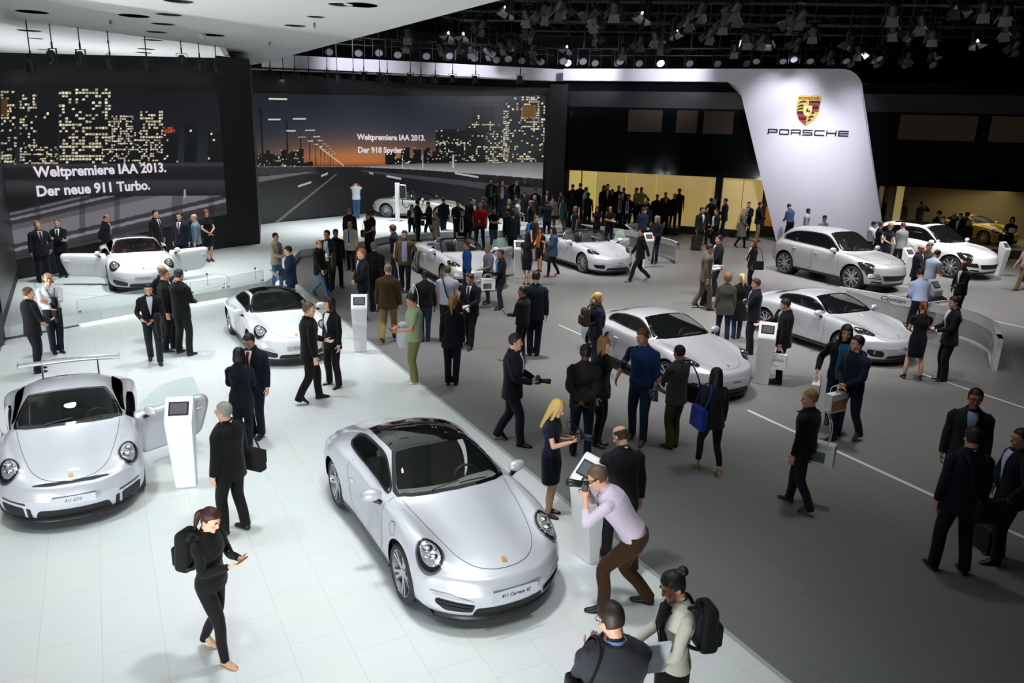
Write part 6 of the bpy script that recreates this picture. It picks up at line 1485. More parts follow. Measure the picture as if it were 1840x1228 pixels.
        if ex == 'belt': 
            g = G(); t_ = np.linspace(0, 2 * PI, 33)[:-1]; w_, d_ = np.interp(.99, [q[0] for q in T], [q[1] for q in T]) + .02, np.interp(.99, [q[0] for q in T], [q[2] for q in T]) + .02
            V = [npa([w_ * math.cos(a), d_ * math.sin(a), z]) + [sx, 0, dz] for z in (.955, .99) for a in t_]; g.add(V, [(j, (j + 1) % 32, 32 + (j + 1) % 32, 32 + j) for j in range(32)]); g.ob('belt', mat('belt_leather', (.05, .025, .015), .5), root)
        if ex.startswith('gloves'):
            g = G()
            for nm in ('LR' if ex == 'gloves' else ex[-1]): 
                d = nrm(J['wr' + nm] - J['el' + nm]); limb(g, [J['wr' + nm], hands[nm] + d * .03], [.036, .04], 8)
                o = finish(g.ob('glove', cloth('cloth', 'e8e8e8', .8, 0), root), .008); g = G()
        if ex == 'beard':
            g = G(); ring_loft(g, [((0, 0, -.122), .02, .08, -.03), ((0, 0, -.10), .046, .097, .01), ((0, 0, -.07), .060, .099, .02), ((0, 0, -.045), .066, .06, .02)], 20); g.V = [tuple(v) for v in hd(g.V)]; finish(g.ob('beard', hm, root), .008, 2)
    # ---- shoes
    if shoes:
        for s, nm, a in ((-1, 'L', la), (1, 'R', ra)):
            g = G(); an = J['ank' + nm]; toe = .10 * s * (0 if legs in ('walk', 'walk2') else .35); P_ = .0 if not a[2] else .55
            L = .135 if not female else .118; heel = .05 if 'heels' in extras else 0
            rings = []
            for (y, w, hgt) in ((-.078, .026, .06), (-.058, .039, .10), (-.01, .042, .125 if not female else .095), (.05, .042, .088 if not female else .066), (.11, .046, .048), (.155, .040, .038), (.185, .020, .026)): rings.append((y * L / .135, w * (L / .135), hgt))
            V = []; n = 12
            for (y, w, hh) in rings:
                for q in range(n):
                    t_ = 2 * PI * q / n; z = hh * .5 + hh * .5 * math.sin(t_); V.append((w * math.cos(t_) * (1 if z < hh * .6 else .8), y, z + (heel * max(0, min(1, (.12 - y) / .16))))) 
            kk = len(rings); g.add(V, [(i * n + j, i * n + (j + 1) % n, (i + 1) * n + (j + 1) % n, (i + 1) * n + j) for i in range(kk - 1) for j in range(n)] + [tuple(range(n))[::-1], tuple(range((kk - 1) * n, kk * n))])
            if heel: g.tube([(0, -.05, .06), (0, -.055, 0)], [.02, .008], 8)
            F0 = [f[::-1] for f in g.F]; g.F = F0
            R = rot('z', -toe * 3) @ rot('x', -P_); V = npa(g.V) @ R.T + [an[0], an[1], an[2] - .085 + (heel * 0)]; V[:, 2] -= min(0, V[:, 2].min() - (0 if not a[2] else 0)) if V[:, 2].min() < 0 else 0; g.V = [tuple(v) for v in V]
            so = g.ob('shoe', mat('shoe_' + shoes, hx(shoes), .45), root, True); sb = so.modifiers.new('s', 'SUBSURF'); sb.levels = sb.render_levels = 1
    W = Matrix.Translation((X, Y, Z)) @ Matrix.Rotation(math.radians(face) + PI, 4, 'Z') @ Matrix.Scale(k, 4)
    wp = lambda p: npa(W @ Vector(tuple(p)))
    fwd = npa([math.sin(math.radians(face)), -math.cos(math.radians(face)), 0]); rgt = npa([-fwd[1] * -1, -fwd[0], 0]) if False else npa([fwd[1], -fwd[0], 0])
    return root, dict(L=wp(hands['L']), R=wp(hands['R']), wL=wp(J['wrL']), wR=wp(J['wrR']), eL=wp(J['elL']), eR=wp(J['elR']), sL=wp(tr((-.12, -.01, 1.47))), sR=wp(tr((.12, -.01, 1.47))), back=wp(tr((0, -.13 * build - add, 1.24))), chest=wp(tr((0, .16 + add, 1.22))), hipL=wp((-.24, -.05, .90)), hipR=wp((.24, -.05, .90)), face=wp(hd((0, .13, .0))), fwd=fwd, rgt=rgt, k=k, rz=math.radians(face) + PI, z=Z)
# ---------------------------------------------------------------- things people carry
def frame_rz(rz): return rot('z', rz)
def carry(kind, A, who, side='R', extra=''):
    k = A['k']; rz = A['rz']; R = frame_rz(rz); H = A.get(side, A['R']); mk = lambda nm, label, cat, loc, r=rz: thing(nm, label, cat, tuple(map(float, loc)), r)
    if kind in ('paperbag', 'shoulderpaper'):
        w, d, h = .40, .13, .32
        if kind == 'paperbag':
            top = H + npa([0, 0, -.10]); r2 = rz + (PI / 2 if extra != 'front' else 0)
            t = mk('paper_bag', 'white printed paper bag %s' % who, 'paper bag', top + npa([0, 0, -h]) + (A['fwd'] * .03), r2)
        else:
            s = A['s' + side]; top = s + npa([0, 0, -.48]) + A['rgt'] * (.16 if side == 'R' else -.16) - A['fwd'] * .07; r2 = rz + PI / 2 + .25
            t = mk('paper_bag', 'white printed paper bag %s' % who, 'paper bag', top + npa([0, 0, -h]), r2)
        g = G(); g.box((0, 0, h / 2), (w, d, h)); bevel(g.ob('bag_body', mat('paper_white', (.78, .79, .80), .6), t), .006, 1)
        for s_ in (-1, 1):
            g = G(); hh = .13 if kind == 'paperbag' else .46; g.tube(smooth_poly([(-.10, s_ * d / 2, h - .02), (-.08, s_ * d * .4, h + hh * .7), (0, s_ * .01, h + hh), (.08, s_ * d * .4, h + hh * .7), (.10, s_ * d / 2, h - .02)], 20, False), .006, 6); g.ob('bag_handle', mat('cord_white', (.75, .75, .75), .7), t, True)
        g = G(); yy = -(d / 2 + .002); pic = mat('print_photo', (.10, .10, .11), .5, noise=.9, nscale=22)
        for s_ in (-1, 1):
            g = G()
            if extra == 'car':
                g.box((0, s_ * (d / 2 + .002), .12), (w * .9, .003, .18)); g.ob('print', mat('print_sunset', (.42, .22, .07), .5, noise=.7, nscale=14), t)
            elif extra == 'text':
                for z_, ww, hh_ in ((.22, .26, .010), (.19, .30, .010), (.08, .10, .014)): g.box((0, s_ * (d / 2 + .002), z_), (ww, .003, hh_))
                g.ob('print', mat('print_grey', (.40, .38, .40), .6), t)
            elif extra == 'photo':
                g.box((.03, s_ * (d / 2 + .002), .12), (.24, .003, .15)); g.ob('print', pic, t); g = G()
                for z_ in (.28, .265, .25): g.box((-.02, s_ * (d / 2 + .002), z_), (.26, .003, .006))
                g.ob('print_lines', mat('print_grey', (.40, .38, .40), .6), t)
            else:
                g.tube([(.07 * math.cos(a), s_ * (d / 2 + .003), .16 + .07 * math.sin(a)) for a in np.linspace(0, 2 * PI, 25)[:-1]], .007, 6, True); g.tube([(-.035, s_ * (d / 2 + .003), .20), (0, s_ * (d / 2 + .003), .11), (.035, s_ * (d / 2 + .003), .20)], .006, 6); g.ob('print', mat('print_blue', (.06, .08, .14), .5), t)
        return t
    if kind == 'backpack':
        c = A['back'] - A['fwd'] * .10; t = mk('backpack', 'dark backpack %s' % who, 'backpack', c); m = cloth('cloth', extra or '101012', .7)
        g = G(); g.box((0, 0, 0), (.30, .19, .44), taper=.82); bevel(g.ob('pack_body', m, t), .06, 4); t.scale = (.88, .88, .88)
        g = G(); g.box((0, -.10, -.07), (.22, .07, .22)); bevel(g.ob('pack_pocket', m, t), .03, 3)
        for s in (-1, 1):
            g = G(); g.tube(smooth_poly([(s * .09, .09, .16), (s * .10, .16, .26), (s * .10, .28, .22), (s * .11, .30, .05), (s * .13, .20, -.10), (s * .12, .08, -.16)], 24, False), .018, 8); g.ob('pack_strap', m, t, True)
        g = G(); g.tube([(-.03, .06, .21), (0, .05, .26), (.03, .06, .21)], .008, 6); g.ob('pack_loop', m, t, True)
        if extra == '0e0e10':
            g = G()
            for i in range(3): g.tube([(-.05 + .03 * i, .13 + .045, .235 + .012 * i), (-.05 + .03 * i, .24, .25)], .004, 5)
            g.ob('pack_stripe', mat('stripe_white', (.7, .7, .7), .6), t)
        return t
    if kind in ('bag', 'handbag', 'messenger', 'tote'):
        if kind == 'handbag': c = H + npa([0, 0, -.28])
        elif kind == 'tote': c = A['s' + side] + npa([0, 0, -.44]) + A['rgt'] * (.14 if side == 'R' else -.14) - A['fwd'] * .02
        else: c = A['hip' + side] + npa([0, 0, .02]) - A['fwd'] * .05 + A['rgt'] * (.06 if side == 'R' else -.06)
        r2 = rz + PI / 2 if kind != 'messenger' else rz; col, desc = extra.split('/')
        if kind == 'messenger': c = A['hip' + side] - A['fwd'] * .14 + npa([0, 0, -.02])
        t = mk('shoulder_bag' if kind != 'handbag' else 'handbag', '%s %s' % (desc, who), 'bag', c, r2); m = cloth('cloth', col, .5)
        w, d, h = {'bag': (.36, .14, .28), 'handbag': (.34, .14, .24), 'messenger': (.38, .13, .29), 'tote': (.34, .12, .34)}[kind]
        g = G(); g.box((0, 0, 0), (w, d, h), taper=.9); bevel(g.ob('bag_body', m, t), .035, 3)
        g = G(); g.box((0, -d * .5, h * .12), (w * .9, .02, h * .6)); bevel(g.ob('bag_flap', m, t), .01, 2)
        S = R if kind == 'messenger' else frame_rz(r2); to = lambda p: (p - c) @ S
        sh = A['s' + ('L' if side == 'R' else 'R')] if kind == 'messenger' else A['s' + side]
        g = G()
        if kind == 'handbag': g.tube(smooth_poly([(-.1, 0, h / 2), (-.07, 0, .22), (.07, 0, .22), (.1, 0, h / 2)], 16, False), .009, 8)
        elif kind == 'messenger':
            up = sh + npa([0, 0, .06]); bk = A['back'] - A['fwd'] * .025
            g.tube(smooth_poly([(-.17, 0, h / 2 - .02), to(bk - npa([0, 0, .1])), to((bk + up) / 2 - A['fwd'] * .09), to(up)], 24, False), .016, 8)
        else: g.tube(smooth_poly([(-.14, 0, h / 2 - .02), to(sh + npa([0, 0, .045]) - A['fwd'] * .04), to(sh + npa([0, 0, .045]) + A['fwd'] * .04), (.14, 0, h / 2 - .02)], 24, False), .011, 8)
        g.ob('bag_strap', m, t, True); return t
    if kind == 'camera':
        c = (A['L'] + A['R']) / 2 if extra != 'one' else H; c = c + npa([0, 0, .035])
        t = mk('camera', 'black camera %s' % who, 'camera', c); m = mat('camera_black', (.012, .012, .013), .4)
        g = G(); g.box((0, 0, 0), (.14, .065, .095)); g.box((0, -.0, .065), (.06, .07, .045), taper=.7); g.box((.055, .03, 0), (.03, .04, .09)); bevel(g.ob('camera_body', m, t), .01, 2)
        g = G(); g.lathe([(0, .03), (.036, .03), (.038, .13), (.042, .14), (.042, .20), (.034, .20), (.03, .19)], 20, 'y'); ln = g.ob('camera_lens', m, t, True); g = G(); g.lathe([(0, .188), (.033, .188)], 20, 'y'); g.ob('lens_glass', mat('lens_glass', (.02, .02, .05), .03), ln)
        if extra == 'one': return t
        g = G(); g.tube(smooth_poly([(-.075, 0, .03), (-.10, -.10, .10), (0, -.16, .16), (.10, -.10, .10), (.075, 0, .03)], 20, False), .006, 6); g.ob('camera_strap', m, t, True); return t
    if kind in ('phone', 'tablet', 'papers', 'folder', 'book'):
        c = H + npa([0, 0, .02]) + A['fwd'] * .03
        if kind == 'folder': c = A['chest'] + A['fwd'] * .08 - A['rgt'] * .16 - npa([0, 0, .10]); rz += PI / 2
        w, h, th, desc, m = {'phone': (.07, .13, .009, 'dark phone', M_TABX), 'tablet': (.19, .26, .012, 'dark tablet computer', M_TABX), 'papers': (.21, .30, .012, 'white papers', mat('paper_white', (.78, .79, .80), .6)), 'folder': (.25, .33, .03, 'printed press folder', mat('folder_blue', (.55, .62, .70), .5, noise=.25, nscale=18)), 'book': (.15, .21, .012, 'blue booklet', mat('booklet_blue', (.04, .10, .28), .5))}[kind]
        t = mk({'phone': 'mobile_phone', 'tablet': 'tablet', 'papers': 'papers', 'folder': 'folder', 'book': 'booklet'}[kind], '%s %s' % (desc, who), kind, c, rz)
        tilt = {'phone': .7, 'tablet': .55, 'papers': .8, 'folder': 1.3, 'book': 1.35}[kind]; g = G(); g.box((0, 0, 0), (w, h, th), rot('x', tilt)); bevel(g.ob(kind if kind != 'papers' else 'sheet', m, t), .004, 1)
        if kind in ('phone', 'tablet'): g = G(); g.box(tuple(npa([0, 0, th / 2 + .001]) @ rot('x', tilt).T), (w * .86, h * .82, .001), rot('x', tilt)); g.ob('screen', mat('phone_screen', (.02, .03, .04), .1, emit=(.25, .3, .4), es=.25), t)
        if kind == 'folder':
            for i, (x, y, ww) in enumerate(((-.05, .03, .10), (.05, .02, .08), (-.02, -.03, .12))): g = G(); g.box(tuple(npa([x, y, th / 2 + .001]) @ rot('x', tilt).T), (ww, .035, .002), rot('x', tilt)); g.ob('print', mat('print_blue2', (.03, .08, .30), .5), t)
        return t
    if kind == 'coat':
        c = (A['e' + side] + A['w' + side]) / 2; col, desc = extra.split('/'); t = mk('folded_coat', '%s %s' % (desc, who), 'coat', c); m = cloth('cloth', col, .9)
        g = G(); ring_loft(g, [((0, 0, .07), .05, .08, .08), ((0, .0, .03), .07, .12, .12), ((.01, .0, -.15), .065, .15, .13), ((0, .02, -.34), .06, .13, .15), ((.0, .0, -.46), .03, .08, .09)], 16); finish(g.ob('coat_cloth', m, t), .014); return t
    if kind == 'briefcase':
        p = npa([A['hip' + side][0], A['hip' + side][1], A['z']]) + A['fwd'] * .12 + A['rgt'] * (.1 if side == 'R' else -.1); t = mk('briefcase', 'black briefcase %s' % who, 'briefcase', p, rz + .3)
        g = G(); g.box((0, 0, .17), (.44, .14, .34)); bevel(g.ob('case_body', mat('case_black', (.01, .01, .011), .45), t), .02, 2); g = G(); g.tube([(-.06, 0, .34), (-.05, 0, .38), (.05, 0, .38), (.06, 0, .34)], .009, 8); g.ob('case_handle', mat('case_black', (.01, .01, .011), .45), t, True); return t
    if kind == 'trolley':
        p = npa([H[0], H[1], A['z']]) - A['fwd'] * .05 + A['rgt'] * (-.10); t = mk('suitcase', 'dark trolley suitcase %s' % who, 'suitcase', p, rz); m = mat('suitcase_dark', (.03, .028, .02), .6)
        g = G(); g.box((0, 0, .36), (.38, .24, .60)); bevel(g.ob('case_shell', m, t), .03, 3); g = G()
        for x in (-.10, .10): g.tube([(x, .09, .62), (x, .09, .98)], .009, 8)
        g.tube([(-.10, .09, .98), (.10, .09, .98)], .013, 8); g.ob('pull_handle', M_STEELX, t)
        for x in (-.15, .15):
            for y in (-.08, .08): g = G(); g.lathe([(0, -.015), (.03, -.015), (.03, .015), (0, .015)], 12, 'x', (x, y, .03)); g.ob('caster', m, t, True)
        return t
M_TABX = mat('device_black', (.01, .01, .012), .2); M_STEELX = mat('steel_plain', (.4, .4, .42), .3, .8)
# x, y, floor, facing, height, top, bottom, shoes, hair, skin, woman, arms, legs, extras, detail, label, pose, carried
PEOPLE = [
(-2.67, 6.11, 0.02, 72, 1.59, ('blouse', '0a0a0b'), ('slim', '08080a'), 'b08a68', ('pony', '3a1a12'), 'a', 1, ('read', 'read'), 'step2', (), 3, 'woman in a black blazer reading her phone at the front of the white floor', {'hp': 0.45}, (('backpack', 'R', '0a0a0b', 'worn by the woman reading her phone'), ('phone', 'R', '', 'held by the woman in the black blazer'))),
(-3.33, 8.38, 0.02, 248, 1.69, ('suit', '0b0c0e', 'c8ccd8', '30343c'), ('trousers', '0b0c0e'), '0a0a0b', ('short', '8a8880'), 'a', 0, ('down', 'down'), 'easy', ('glasses',), 3, 'grey-haired man in a dark suit with glasses looking towards the silver winged car', {'hy': 10, 'build': 1.12}, (('bag', 'R', '0a0a0b/black shoulder bag', 'hanging behind the grey-haired man in the dark suit'),)),
(-4.01, 11.33, 0.02, 350, 1.745, ('suit', '0c1120', 'e4e4ea', '5a1616'), ('trousers', '0c1120'), '0a0a0b', ('short', '1a120e'), 'a', 0, ('down', 'read'), 'close', (), 3, 'man in a navy suit and dark red tie looking down beside a dark-haired woman', {'hp': 0.5}, ()),
(-4.05, 10.86, 0.02, 190, 1.61, ('suit', '101824'), ('trousers', '101824'), '0a0a0b', ('bob', '140c0a'), 'a', 1, ('low', 'low'), 'close', (), 3, 'dark-haired woman in a navy trouser suit seen from behind, facing a man in a tie', {'hp': 0.4}, ()),
(-3.58, 12.99, 0.02, 120, 1.865, ('suit', '0b0c0e', 'b4c2dc'), ('trousers', '0b0c0e'), '0a0a0b', ('short', '5a4632'), 'a', 0, ('low', 'down'), 'step', (), 2, 'man in a black suit, back turned, beside the white car on the floor', {'hy': -20}, ()),
(-3.38, 13.87, 0.02, 325, 1.74, ('suit', '0b0c0e', 'e4e4ea'), ('trousers', '0b0c0e'), '0a0a0b', ('mid', '2a1612'), 'a', 1, ('down', 'down'), 'apart', (), 2, 'short-haired woman in a black trouser suit with an open white collar by the white car', {'hy': -25}, ()),
(-7.3, 15.0, 0.02, 25, 1.71, ('sweater', '0c0d10', 'b8bcc8'), ('trousers', '1c2430'), '1c1210', ('short', '15100c'), 'b', 0, ('front', 'over'), 'step', (), 2, 'man in a black V-neck sweater holding a dark coat over his arm', {'hp': 0.35}, (('coat', 'L', '1c1812/dark brown coat', 'over the arm of the man in the V-neck sweater'),)),
(-7.74, 16.56, 0.02, 70, 1.76, ('suit', '0b0c0e', 'e4e4ea'), ('trousers', '0b0c0e'), '0a0a0b', ('fringe', '6a645c'), 'a', 0, ('front', 'down'), 'close', (), 2, 'balding man in a dark suit half hidden behind two others by the stage front', {}, ()),
(-7.39, 15.89, 0.02, 110, 1.805, ('suit', '0b0c0e', 'e4e4ea'), ('trousers', '0b0c0e'), '0a0a0b', ('short', '4a3220'), 'b', 0, ('front', 'down'), 'easy', (), 2, 'brown-haired man in a black suit looking right, in the trio by the stage front', {}, ()),
(-6.96, 15.63, 0.02, 160, 1.85, ('suit', '1b1c1f', 'e4e4ea'), ('trousers', '1b1c1f'), '101012', ('short', '2e2a26'), 'a', 0, ('low', 'low'), 'apart', (), 2, 'man in a charcoal suit seen from behind, rightmost of the trio by the stage front', {}, ()),
(-9.25, 14.22, 0.02, 150, 1.69, ('suit', '0b0c0e', 'e4e4ea'), ('trousers', '0b0c0e'), '0a0a0b', ('short', '5a3a20'), 'a', 0, ('front', 'low'), 'easy', (), 2, 'man in a black suit seen from behind at the left edge of the white floor', {'hy': -20}, ()),
(-9.6, 15.49, 0.02, 45, 1.73, ('shirt', 'dcdce4'), ('trousers', '0e1624'), '0a0a0b', ('fringe', '4a382a'), 'b', 0, ('cross', 'low'), 'close', ('lanyard:2a2a30',), 2, 'balding man in a white shirt holding a dark jacket in front of the stage', {}, (('coat', 'L', '0c0e16/dark navy jacket', 'hanging from the hands of the man in the white shirt'),)),
(0.54, 9.04, 0.02, 70, 1.63, ('dress', '0d1226'), ('none', ''), '101014', ('long', 'c2a05c'), 'a', 1, ('read', 'read'), 'close', (), 3, 'blonde hostess in a short-sleeved navy dress photographing beside the nearest silver coupe', {'hp': 0.5}, (('camera', 'R', '', 'held by the blonde hostess'),)),
(1.3, 7.89, 0.02, 195, 1.73, ('suit', '15161a', 'e4e4ea'), ('trousers', '15161a'), '0a0a0b', ('fringe', '3a281c'), 'a', 0, ('lean', 'down'), 'step', (), 3, 'balding man in a black pinstripe suit leaning on a white totem', {'hp': 0.45, 'hy': 20, 'lean': 0.12}, ()),
(1.31, 7.05, 0.02, 258, 1.82, ('shirt', 'cdbfd0', 'cdbfd0'), ('trousers', '3a2310'), '0c0c0d', ('short', '5a4836'), 'a', 0, ('camera', 'camera'), 'brace', ('rolled',), 3, 'man in a pale pink shirt and brown trousers bending to photograph', {'lean': 0.62, 'hp': 0.2, 'build': 1.06}, (('camera', 'R', '', 'raised by the man in the pink shirt'),)),
(0.76, 4.48, 0.02, 190, 1.8, ('sweater', '303136', '6a80b8'), ('trousers', '0b0c0e'), '0a0a0b', ('short', '2c2018'), 'a', 0, ('read', 'low'), 'apart', ('glasses',), 3, 'man in a dark grey sweater with a blue collar, back turned, bottom edge', {'hy': 25, 'hp': 0.4, 'build': 1.18}, (('tote', 'L', '08080a/open black bag', 'hanging at the left of the man in the grey sweater'),)),
(1.32, 5.08, 0.02, 282, 1.72, ('blouse', 'c8c4b4', '0a0a0c'), ('skirt', '0a0a0b'), '0a0a0b', ('bun', '15100e'), 'b', 1, ('front', 'low'), 'close', ('lanyard:1c1c1e', 'open'), 3, 'dark-haired woman with a bun, cream blouse and black backpack at the bottom edge', {'hp': 0.5}, (('backpack', 'R', '0e0e10', 'worn by the woman in the cream blouse'), ('folder', 'L', '', 'held by the woman in the cream blouse'), ('camera', 'R', 'one', 'peeking from under the folder of the woman in the cream blouse'))),
(5.19, 8.0, 0, 175, 1.81, ('suit', '0f1524', 'b4c2dc'), ('trousers', '0f1524'), '0a0a0b', ('short', '1c1512'), 'b', 0, ('down', 'down'), 'apart', (), 3, 'man in a dark navy suit seen from behind with a brown bag on his back', {}, (('messenger', 'R', '1a1012/dark brown leather shoulder bag', 'on the back of the man in the navy suit'),)),
(5.98, 9.33, 0, 335, 1.84, ('jacket', '1d1f22', '8a9cc0'), ('trousers', '15171c'), '140f0e', ('short', '120d0b'), 'c', 0, ('down', 'down'), 'easy', ('glasses', 'lanyard:14161a'), 3, 'dark-haired man with glasses in a dark grey blazer and pale blue shirt', {'hp': 0.1}, ()),
(5.92, 8.25, 0, 262, 1.715, ('suit', '101522', 'b4c2dc'), ('trousers', '101522'), '0d0a0c', ('short', '17110e'), 'b', 0, ('pocket', 'front'), 'easy', (), 3, 'man in a dark suit at the right edge, a briefcase by his feet', {}, (('briefcase', 'R', '', 'standing on the floor beside the man at the right edge'),)),
(3.93, 9.47, 0, 222, 1.725, ('sweater', '101318'), ('jeans', '131a26'), '4a2410', ('short', '9a7440'), 'a', 0, ('down', 'strap'), 'step2', (), 3, 'fair-haired man in a black sweater, jeans and brown shoes striding away', {'hy': 35}, (('shoulderpaper', 'R', 'photo', 'on the shoulder of the fair-haired man'),)),
(5.6, 12.46, 0, 335, 1.89, ('hoodie', '0d0e12', '145a8a'), ('jeans', '2c4258'), '1a1a1e', ('mid', '1c120c'), 'a', 0, ('low', 'side'), 'step', ('open', 'lanyard:2a8a60'), 2, 'long-haired young man in a black hoodie over a bright blue shirt', {}, (('paperbag', 'R', 'car', 'held low by the long-haired young man'),)),
(5.58, 11.92, 0, 300, 1.845, ('hoodie', '10182c'), ('jeans', '141e30'), '3a2410', ('short', '17110e'), 'a', 0, ('front', 'front'), 'step2', (), 2, 'young man in a navy hoodie carrying a white bag with a desert picture', {'hy': -30}, (('paperbag', 'L', 'car', 'held in front by the young man in the navy hoodie'),)),
(5.46, 14.89, 0, 245, 1.79, ('suit', '0b0c0e', 'e4e4ea'), ('trousers', '0b0c0e'), '0a0a0b', ('short', '3a281c'), 'a', 0, ('down', 'touch'), 'close', (), 2, 'man in a black suit tapping a totem screen with a white bag in his hand', {'hp': 0.45}, (('paperbag', 'L', 'text', 'held by the man tapping the totem screen'),)),
(8.43, 15.41, 0, 170, 1.69, ('dress', '0d101a'), ('none', ''), '0a0a0b', ('pony', '6a2c18'), 'a', 1, ('low', 'low'), 'apart', ('heels',), 2, 'hostess in a sleeved black dress with a red ponytail, seen from behind', {}, ()),
(9.06, 15.39, 0, 262, 1.83, ('suit', '0e121c', 'e4e4ea'), ('trousers', '0e121c'), '0a0a0b', ('bun', '2a1610'), 'a', 1, ('low', 'low'), 'close', (), 2, 'woman in a dark navy suit with pinned-up hair holding a black folder', {'hp': 0.3}, (('tablet', 'L', '', 'held by the woman with pinned-up hair'),)),
(10.08, 18.66, 0, 175, 1.84, ('shirt', 'a9b4d8'), ('trousers', '0c1120'), '0a0a0b', ('short', '2a1c16'), 'b', 0, ('front', 'low'), 'apart', (), 1, 'man in a pale blue shirt leaning over the desk behind the curved barrier', {'lean': 0.3, 'hp': 0.4}, ()),
(12.28, 22.48, 0, 110, 1.8, ('polo', 'a8b4cc'), ('trousers', '1b1c1f'), '0a0a0b', ('short', '17110e'), 'b', 0, ('low', 'low'), 'easy', (), 1, 'dark-haired man in a short-sleeved pale blue shirt near the white off-road car', {'lean': 0.15, 'hp': 0.4}, ()),
(12.35, 23.39, 0, 60, 1.8, ('suit', '0c1120', 'e4e4ea'), ('trousers', '0c1120'), '0a0a0b', ('fringe', '5a4a40'), 'b', 0, ('front', 'front'), 'easy', (), 1, 'balding man in a navy suit between the two off-road cars', {'hp': 0.3}, ()),
(12.88, 23.85, 0, 345, 1.8, ('parka', '4a3e2c'), ('jeans', '17243c'), '0a0a0b', ('short', '4a3826'), 'b', 0, ('front', 'down'), 'easy', (), 1, 'man in a tan jacket facing out beside the white off-road car', {'hp': 0.3}, ()),
(12.47, 21.09, 0, 285, 1.69, ('suit', '0a0b0e', 'e4e4ea'), ('trousers', '0a0b0e'), '0a0a0b', ('fringe', '241812'), 'e', 0, ('low', 'pocket'), 'close', (), 1, 'bald dark-skinned man in a black suit in front of the white off-road car', {'hp': 0.3}, ()),
(13.94, 30.22, 0, 75, 1.78, ('shirt', 'd4d4dc'), ('trousers', '1b1c1f'), '0a0a0b', ('short', '15100e'), 'a', 0, ('low', 'front'), 'easy', (), 0, 'dark-haired man in a white shirt at the tail of the white off-road car', {'hp': 0.5}, ()),
(14.05, 29.77, 0, 80, 1.81, ('dress', '141c2c'), ('none', ''), '0a0a0b', ('bun', '5a4430'), 'a', 1, ('low', 'low'), 'easy', (), 0, 'hostess in a navy dress with pinned-up brown hair beside the white off-road car', {}, ()),
(14.2, 29.27, 0, 10, 1.81, ('dress', '121a28'), ('none', ''), '0a0a0b', ('curly', 'b49a5c'), 'a', 1, ('low', 'low'), 'easy', (), 0, 'curly blonde hostess in a navy dress facing out beside the white off-road car', {'hp': 0.3}, ()),
(14.74, 29.39, 0, 195, 1.835, ('jacket', '8c8d90'), ('trousers', '1b1c1f'), '0a0a0b', ('short', '6a4a30'), 'a', 0, ('low', 'down'), 'easy', (), 0, 'man in a light grey jacket seen from behind beside the white off-road car', {}, ()),
(18.52, 33.97, 0, 20, 1.91, ('suit', '0c0d10', 'e4e4ea'), ('trousers', '0c0d10'), '0a0a0b', ('cap', '15161a'), 'b', 0, ('front', 'front'), 'easy', (), 0, 'man in a dark cap and suit by the yellow car room', {}, ()),
(18.16, 32.87, 0, 350, 1.76, ('suit', '0e1016', 'e4e4ea'), ('trousers', '0e1016'), '0a0a0b', ('short', '2a1e16'), 'a', 0, ('down', 'down'), 'easy', (), 0, 'man in a dark suit standing lower in front of the man in the cap', {}, ()),
(19.04, 33.71, 0, 80, 1.835, ('suit', '11161f', 'e4e4ea'), ('trousers', '11161f'), '0a0a0b', ('fringe', '8a867e'), 'a', 0, ('front', 'down'), 'easy', (), 0, 'grey balding man in a navy suit on the far side of the white off-road car', {}, ()),
(19.08, 33.23, 0, 300, 1.89, ('suit', '0c0e12', 'e4e4ea'), ('trousers', '0c0e12'), '0a0a0b', ('short', '3a281a'), 'a', 0, ('front', 'down'), 'easy', (), 0, 'man in a black suit close to the yellow glow, left of a pair', {}, ()),
(19.53, 33.56, 0, 230, 1.91, ('suit', '0b0c10', 'e4e4ea'), ('trousers', '0b0c10'), '0a0a0b', ('short', '2a1e16'), 'a', 0, ('front', 'down'), 'easy', (), 0, 'man in a black suit close to the yellow glow, right of a pair', {}, ()),
(19.13, 32.67, 0, 185, 1.695, ('blouse', '0e1014'), ('skirt', '0b0c0e'), '0a0a0b', ('mid', 'a08a58'), 'a', 1, ('low', 'down'), 'easy', (), 0, 'blonde woman in black seen from behind at the nose of the white off-road car', {}, ()),
(21.1, 32.9, 0, 330, 1.83, ('dress', '12141c'), ('none', ''), '0a0a0b', ('bob', '4a3020'), 'b', 1, ('read', 'low'), 'easy', (), 0, 'woman in a dark dress holding a leaflet beside the showroom post', {}, (('papers', 'L', '', 'held by the woman in the dark dress by the showroom'), ('bag', 'R', '2a2420/dark grey bag', 'on the shoulder of the woman by the showroom'))),
(17.33, 25.85, 0, 280, 1.67, ('polo', 'a8b8d0'), ('trousers', '6e6238'), '5a3018', ('short', '3a2a1c'), 'b', 0, ('front', 'fwd'), 'walk', (), 0, 'person in a pale blue shirt and tan trousers cut off by the right edge', {}, ()),
(12.68, 35.68, 0, 205, 1.9, ('shirt', '4a5c88'), ('trousers', '0c1120'), '0a0a0b', ('short', '1c1410'), 'a', 0, ('low', 'low'), 'easy', (), 0, 'man in a mid-blue shirt bending forward in front of the white pylon', {'lean': 0.2, 'hp': 0.5}, ()),
(12.97, 34.48, 0, 75, 1.8, ('shirt', 'c8cede'), ('trousers', '0c1120'), '0a0a0b', ('short', '17110e'), 'b', 0, ('down', 'down'), 'easy', (), 0, 'man in a white shirt walking past the white pylon', {}, ()),
(12.79, 32.09, 0, 20, 1.76, ('shirt', 'd4d8e4'), ('trousers', '0c1120'), '0a0a0b', ('short', '241a12'), 'b', 0, ('down', 'down'), 'easy', (), 0, 'man in a white shirt whose head shows above the silver off-road car roof', {'hp': 0.3}, ()),
